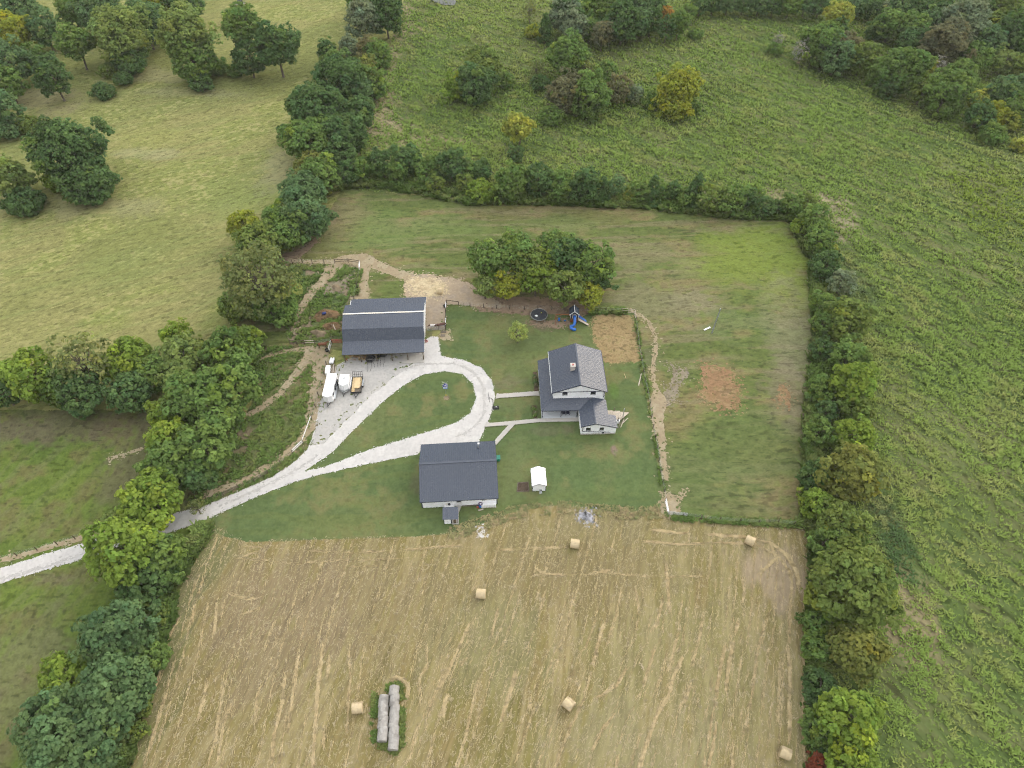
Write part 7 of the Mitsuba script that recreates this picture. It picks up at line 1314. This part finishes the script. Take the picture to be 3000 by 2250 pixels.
rg = np.random.default_rng(99)
def scatter(poly, n, rg):
    x0, y0, x1, y1 = poly.bounds
    shapely.prepare(poly)
    out = []
    tot = 0
    while tot < n:
        q = rg.uniform([x0, y0], [x1, y1], (n * 2, 2))
        q = q[shapely.contains_xy(poly, q[:, 0], q[:, 1])]; out.append(q); tot += len(q)
    return np.vstack(out)[:n]
view = Polygon([(-73.05,20.97),(71.65,19.95),(223.26,311.16),(-221.51,315.18)])
near = WEED.intersection(view)
q = scatter(near, 300000, rg)
qa = np.column_stack([q[:, 0] * math.cos(-0.95) + q[:, 1] * math.sin(-0.95), -q[:, 0] * math.sin(-0.95) + q[:, 1] * math.cos(-0.95)])
dd = 0.75 * meshkit.fbm(np.column_stack([qa * [0.35, 0.75], np.zeros(len(q))]), 3, 11) + 0.25 * meshkit.fbm(np.column_stack([q * 0.05, np.zeros(len(q)) + 4]), 3, 12)
far_k = np.clip((np.hypot(q[:, 0], q[:, 1]) - 120) / 160, 0, 1)
keep = rg.random(len(q)) < (1.0 - 0.5 * far_k) * np.clip(0.62 + 3.2 * (dd - 0.46), 0.35, 1)
q, dd = q[keep], dd[keep]
P3 = np.column_stack([q, hills(q[:, 0], q[:, 1])])
big = np.clip((dd - 0.3) / 0.4, 0.05, 1)
struct('weeds', tufts(P3, 0.2 + 0.36 * big, 0.16 + 0.13 * big, rg, 3), 'weeds', 'tall weeds and coarse grass covering the right field', kind='stuff', cat='weeds')

SOILU = unary_union(SOILS + [DRIVE, YARD]).buffer(0.1)
shapely.prepare(SOILU)
def brush(name, poly, n, h, w, label, mat='brush', seed=0, blades=4):
    rg = np.random.default_rng(200 + seed)
    q = scatter(poly if hasattr(poly, 'geom_type') else Polygon(poly).buffer(0), n, rg)
    dd = meshkit.fbm(np.column_stack([q * 0.9, np.full(len(q), seed)]), 3, seed)
    q = q[(dd > 0.42) & ~(shapely.contains_xy(SOILU, q[:, 0], q[:, 1]) & (rg.random(len(q)) < 0.93))]
    dd = dd[:len(q)]
    P3 = np.column_stack([q, hills(q[:, 0], q[:, 1])])
    struct(name, tufts(P3, h * rg.uniform(0.5, 1.2, len(q)), w, rg, blades), mat, label, kind='stuff', cat='undergrowth')
hb = LineString([(-44.72,163.21),(-36.36,163.76),(-28.49,161.68),(-18.81,158.96),(-11.17,156.32),(-1.83,156.82),(9.4,156.67),(18.12,156.55)] + [(20.42,155.89),(31.6,155.74),(42.48,153.72),(53.21,151.74),(62.24,151.01),(67.87,151.54),(72.73,149.06)])
brush('undergrowth', hb.buffer(2.0), 9000, 0.9, 0.4, 'rank undergrowth along the foot of the hedgerow', seed=1)
eb = LineString([(70.81,142.8),(70.14,128.83),(66.24,110.42),(59.77,90.82),(54.54,74.19),(51.35,62.59),(49.04,51.43),(46.07,40.07),(43.26,30.06),(40.7,20.05)])
brush('undergrowth', eb.buffer(2.1).difference(HAY.buffer(0.1)).difference(HOME.buffer(-1.2)), 9000, 0.9, 0.38, 'rank undergrowth along the right row of trees', seed=2)
brush('undergrowth', LineString([(27.58,63.52),(30.62,63.31),(33.83,63.17),(37.02,62.92),(39.57,62.75),(43.4,62.57),(50.42,62.28)]).buffer(0.5), 1500, 0.45, 0.25, 'weeds grown through the hay field fence', seed=3)
brush('undergrowth', LineString([(-35.89,128.17),(-35.65,124.61),(-35.59,120.76),(-35.72,118.89)]).buffer(0.6), 1600, 0.7, 0.3, 'weeds along the paddock divider fence', seed=4)
brush('undergrowth', PAD.buffer(-0.3), 6000, 0.35, 0.26, 'patchy weeds over the paddock', seed=5)
brush('undergrowth', ragged(Polygon(strip_poly), 0.4, 0.5, 5).buffer(-0.4), 11000, 0.28, 0.24, 'coarse weeds on the strip beside the dirt track', seed=6)
brush('undergrowth', LineString([(27.13,112.62),(27.05,107.41),(27.04,101.45),(27.08,96.09),(27.26,92.15),(27.29,87.21),(27.39,83.03),(27.52,77.7)] + [(27.42,72.5),(27.41,68.8)]).buffer(0.45), 1100, 0.4, 0.2, 'weeds along the right yard fence', seed=7)
brush('undergrowth', LineString([(-9.45,60.26),(-5.5,61.74),(-0.67,63.8),(4.23,64.87),(9.97,65.28),(15.63,64.58),(22.11,64.24),(27.05,64.66)]).buffer(1.3), 2600, 0.22, 0.18, 'uncut grass between lawn and hay field', mat='rank_grass', seed=8)
brush('undergrowth', LineString([(-19.8,32.91),(-19.42,31.19),(-19.32,29.51),(-18.89,27.21),(-17.12,26.24),(-16.05,25.91),(-15.42,26.71),(-15.64,29.15),(-15.83,31.16),(-15.98,32.88),(-16.69,34.64),(-17.94,34.29)]).buffer(0.5), 1500, 0.35, 0.2, 'bright weeds grown round the grey bale rows', seed=9)
swb = LineString([(-52.54,59.05),(-52.81,54.36),(-53.87,47.55),(-54.02,40.87),(-53.74,33.36),(-53.48,26.48),(-52.81,20.72)])
brush('undergrowth', swb.buffer(2.2).difference(HAY.buffer(0.4)), 9000, 0.8, 0.38, 'rank undergrowth along the left edge of the hay field', seed=10)
brush('undergrowth', LineString([(17.42,115.06),(20.19,115.13),(24.2,115.09)]).buffer(0.9), 1500, 0.6, 0.3, 'weeds along the garden plot fence', seed=12)
for i, (pts, n) in enumerate((([(4.61,96.02),(4.88,93.28)], 5), ([(4.27,87.73),(4.51,85.61)], 5))):
    for j in range(n):
        t = (j + 0.5) / n; p = np.array(pts[0]) * (1 - t) + np.array(pts[1]) * t
        R = 0.32 + 0.08 * (j % 2)
        r2 = np.random.default_rng(300 + i * 10 + j)
        v, f, k3, cc, rc = crown(r2, R, R, 'shrub', COL[['dark', 'brown', 'mid'][(i + j) % 3]], 1.0)
        v = v * 1.0 + [p[0], p[1], R]
        k = thing('garden_shrub', f'small {["dark green", "brownish", "mid green"][(i + j) % 3]} shrub, {NTH[j]} from the top of the {["upper", "lower"][i]} porch bed', 'shrub', 'shrubs in the porch beds')
        put('crown', (v, f), 'leaves', k, color=k3)

# loose straw left in windrows over the hay field
def straws(lines, per_m, spread, rg, L=(0.5, 1.5), w=0.028):
    V, A = [], []
    for pts, amt in lines:
        ln = LineString(pts); n = int(ln.length * per_m * amt)
        s = rg.uniform(0, ln.length, n)
        on = meshkit.fbm(np.column_stack([s * 0.16, np.full(n, pts[0][0]), np.zeros(n)]), 3, 2) > 0.40 - 0.12 * rg.random(n)
        for t in s[on]:
            a, b_ = ln.interpolate(t), ln.interpolate(min(t + 0.5, ln.length))
            V.append((a.x, a.y)); A.append(math.atan2(b_.y - a.y + 1e-6, b_.x - a.x + 1e-6))
    V, A = np.array(V), np.array(A); n = len(V)
    V = V + rg.normal(0, spread, (n, 2)); A = A + rg.normal(0, 0.16, n)
    l = rg.uniform(*L, n); d = np.stack([np.cos(A), np.sin(A)], 1) * l[:, None] / 2; s = np.stack([-np.sin(A), np.cos(A)], 1) * w
    z = rg.uniform(0.02, 0.10, (n, 4))
    q = np.stack([V - d - s, V - d + s, V + d + s * 0.6, V + d - s * 0.6], 1)
    v = np.concatenate([q, z[..., None]], -1).reshape(-1, 3)
    i = np.arange(n)[:, None] * 4
    return v, np.vstack([i + [0, 2, 1], i + [0, 3, 2]])
HAYIN = HAY.buffer(-1.0)
rows = []
rg = np.random.default_rng(12)
WIND = [([(26.3,39.08),(24.6,36.33),(23.67,33.93),(21.79,31.34),(20.37,28.84),(18.89,25.7),(17.98,23.66)],2),([(36.12,44.96),(34.88,42.15),(33.71,39.3),(32.66,36.27),(32.13,34.39)],2),([(33.21,41.01),(31.46,36.55),(30.42,33.35),(29.33,30.52),(28.49,27.55)],1),([(42.99,40.65),(42.17,36.46),(41.07,32.48),(40.59,29.94),(39.87,27.71)],1.5),([(41.27,38.96),(39.91,33.8),(38.91,30.2)],0.7),([(14.77,44.38),(14.0,42.32),(13.23,40.03),(12.78,38.07)],1.6),([(12.24,36.7),(10.83,32.72),(8.98,29.42),(7.18,25.78),(6.29,23.75)],0.6),([(5.81,50.33),(4.94,46.89),(3.78,42.99),(2.54,39.27)],0.7),([(-2.02,46.64),(-2.87,42.46),(-5.0,34.15),(-6.18,27.81),(-7.08,23.84)],0.7),([(-6.53,43.96),(-7.98,40.2),(-8.99,37.41),(-10.49,34.19)],1.3),([(7.32,38.67),(6.07,35.93),(4.84,32.76),(3.11,29.47)],0.6),([(3.23,33.56),(2.9,31.49)],0.8),([(17.63,37.48),(15.97,35.05),(14.22,34.0),(12.91,33.22)],1),([(22.22,40.24),(20.99,37.45),(19.05,33.17)],1),([(26.0,55.07),(25.71,51.12),(25.49,46.72)],1.3),([(24.58,48.59),(23.08,44.32),(22.38,43.43)],0.8),([(38.18,51.99),(37.99,49.74),(37.28,47.86)],0.8),([(41.51,46.89),(38.28,40.68),(35.86,33.83),(33.1,27.52)],0.5),([(26.87,44.28),(25.44,40.79),(23.71,36.88)],0.5),([(27.05,35.23),(25.78,32.6)],1),([(29.9,30.02),(29.15,27.55),(28.16,25.16),(27.61,23.59)],1),([(0.8,36.79),(-0.34,32.8),(-1.16,30.0)],0.9),([(14.97,30.63),(13.17,28.65),(11.92,26.46)],0.8),([(15.2,25.25),(14.77,23.69)],1),([(-9.36,33.39),(-9.74,30.31),(-10.37,27.35)],1),([(31.78,27.53),(30.89,23.57)],0.6),([(30.81,46.67),(29.41,42.2),(27.81,37.95)],0.4),([(45.92,43.53),(44.49,37.82),(43.1,32.47),(41.24,25.06)],0.7),([(46.14,50.95),(44.54,46.56),(43.43,41.79)],0.7),([(10.3,49.65),(9.49,46.24),(8.08,42.08)],0.5),([(18.29,51.18),(16.79,45.57),(14.87,40.87)],0.4),([(20.41,51.17),(20.47,46.76),(19.8,43.75)],0.5),([(-28.86,40.6),(-28.75,38.72),(-28.46,34.2),(-27.99,30.24),(-27.83,28.26),(-27.28,23.99)],2),([(-27.52,38.71),(-27.19,35.43),(-26.7,30.57),(-26.11,26.31)],1.6),([(-24.77,40.57),(-23.94,35.94),(-23.52,31.56),(-23.15,28.22)],0.6),([(-12.86,40.47),(-12.51,38.04),(-13.47,35.86),(-13.03,32.34)],0.6),([(-9.09,33.17),(-9.55,31.45),(-9.49,30.27)],1),([(-6.54,38.92),(-7.44,37.81)],0.8),([(-7.92,40.44),(-8.95,38.01),(-10.63,34.59),(-12.18,30.46)],0.5),([(1.16,36.65),(0.39,34.33),(-0.54,31.9),(-1.26,29.87)],0.9),([(3.31,33.78),(2.97,31.7)],0.8),([(-13.16,29.13),(-13.66,26.53),(-14.15,24.02)],0.6),([(-53.96,45.12),(-52.92,41.23),(-52.53,37.78),(-52.47,34.21),(-52.45,30.09),(-52.39,24.6)],1),([(-52.21,44.82),(-52.76,42.05)],0.8),([(-46.91,46.78),(-46.16,42.82),(-45.86,40.63)],1.2),([(-45.94,47.35),(-45.56,44.77)],0.8),([(-37.14,44.14),(-37.5,41.92),(-37.64,40.03)],0.8),([(-45.14,34.91),(-44.86,31.94),(-45.02,28.86)],1.4),([(-42.84,36.16),(-42.23,31.68),(-41.71,27.67),(-41.81,24.3)],0.8),([(-40.89,31.43),(-41.0,28.83),(-40.65,24.52)],0.8),([(-36.84,35.09),(-37.13,32.86),(-36.74,29.97)],0.8),([(-33.64,36.08),(-33.32,31.86),(-33.48,27.61),(-33.03,24.24)],1.3),([(-32.28,38.66),(-31.88,32.33),(-31.7,28.76),(-31.85,24.45)],1.6),([(-50.54,32.96),(-50.67,30.07),(-50.58,25.03)],0.8),([(-50.56,46.81),(-49.89,43.96)],0.8),([(-45.18,48.81),(-42.14,47.9),(-40.52,48.18)],0.8),([(-44.5,55.56),(-42.36,56.5),(-36.51,56.78)],1.2),([(-42.16,45.59),(-40.13,46.44)],0.7)]
rows += [(p_, a_ * 0.6) for p_, a_ in WIND]
_mid, _sl = [], []
for pts, amt in WIND:
    (xa, ya), (xb, yb) = pts[0], pts[-1]
    if abs(yb - ya) > 4: _mid.append(((xa + xb) / 2, (ya + yb) / 2)); _sl.append((xb - xa) / (yb - ya))
_mid, _sl = np.array(_mid), np.array(_sl)
_in = HAY.buffer(-1.2)
for x0 in np.arange(-75, 75, 1.25):
    x, ys, pts = x0 + rg.normal(0, 0.2), np.arange(40.0, 64 + rg.uniform(-5, 3), 1.5), []
    for sgn in (-1, 1):
        xx, seg = x, []
        for y in (np.arange(40.0, 16, -1.5) if sgn < 0 else np.arange(41.5, 66 + rg.uniform(-5, 2), 1.5)):
            w = 1 / (((_mid - [xx, y]) ** 2).sum(1) + 6.0)
            xx += 1.5 * sgn * float((w * _sl).sum() / w.sum()); seg.append((xx, y))
        pts = seg[::-1] + [(x, 40.7)] if sgn < 0 else pts + seg
    g_ = LineString(pts).intersection(_in)
    for g in getattr(g_, 'geoms', [g_]):
        if g.geom_type == 'LineString' and g.length > 3: rows.append((list(g.coords), rg.choice([0.03, 0.06, 0.10, 0.18])))
for e_ in range(4):
    rows.append(([(24.8,61.0),(29.5,60.42),(34.25,60.2),(40.21,59.79),(44.39,58.69),(46.92,56.25),(47.44,53.55),(47.2,50.94)], 0.5))
rows.append(([(22.92,58.88),(29.16,58.3),(35.56,58.77),(41.79,58.37),(45.05,56.27),(46.21,53.56),(46.14,50.95)], 0.6))
rows.append(([(44.31,58.34),(44.65,55.93),(41.15,52.94)], 0.8)); rows.append(([(46.16,56.94),(47.22,53.89),(47.46,51.91)], 1.3))
rows.append(([(-1.44,57.02),(3.9,57.31),(9.56,57.61)], 0.5)); rows.append(([(4.41,53.59),(5.6,52.76),(8.35,52.57)], 0.7)); rows.append(([(-0.82,52.49),(9.88,52.56),(16.02,52.83),(23.62,52.44),(31.27,52.54)], 0.12)); rows.append(([(14.2,53.01),(16.23,53.49)], 1.2))
rows.append(([(-44.6,57.25),(-36.67,56.75),(-27.21,56.24),(-16.36,57.0),(-8.56,57.79)], 0.3)); rows.append(([(-45.66,55.13),(-36.18,54.21),(-27.03,54.97),(-16.22,55.3)], 0.15)); rows.append(([(-26.86,53.72),(-16.12,54.04),(-5.34,54.36)], 0.15))
rows.append(([(-17.75,35.18),(-16.99,35.89),(-15.67,35.52),(-15.02,34.45),(-15.07,32.87)], 0.9))
struct('loose_straw', straws(rows, 34, 0.13, rg), 'straw', 'pale loose straw lying in lines on the hay field', kind='stuff', cat='straw')
q = scatter(HAY.intersection(view), 26000, rg)
a = rg.normal(math.radians(80), 0.7, len(q)); l = rg.uniform(0.2, 0.6, len(q))
d = np.stack([np.cos(a), np.sin(a)], 1) * l[:, None] / 2; s = np.stack([-np.sin(a), np.cos(a)], 1) * 0.035
vv = np.concatenate([np.stack([q - d - s, q - d + s, q + d + s, q + d - s], 1), rg.uniform(0.02, 0.07, (len(q), 4, 1))], -1).reshape(-1, 3)
i = np.arange(len(q))[:, None] * 4
struct('straw_litter', (vv, np.vstack([i + [0, 2, 1], i + [0, 3, 2]])), 'litter', 'scattered straw litter on the hay field', kind='stuff', cat='straw')
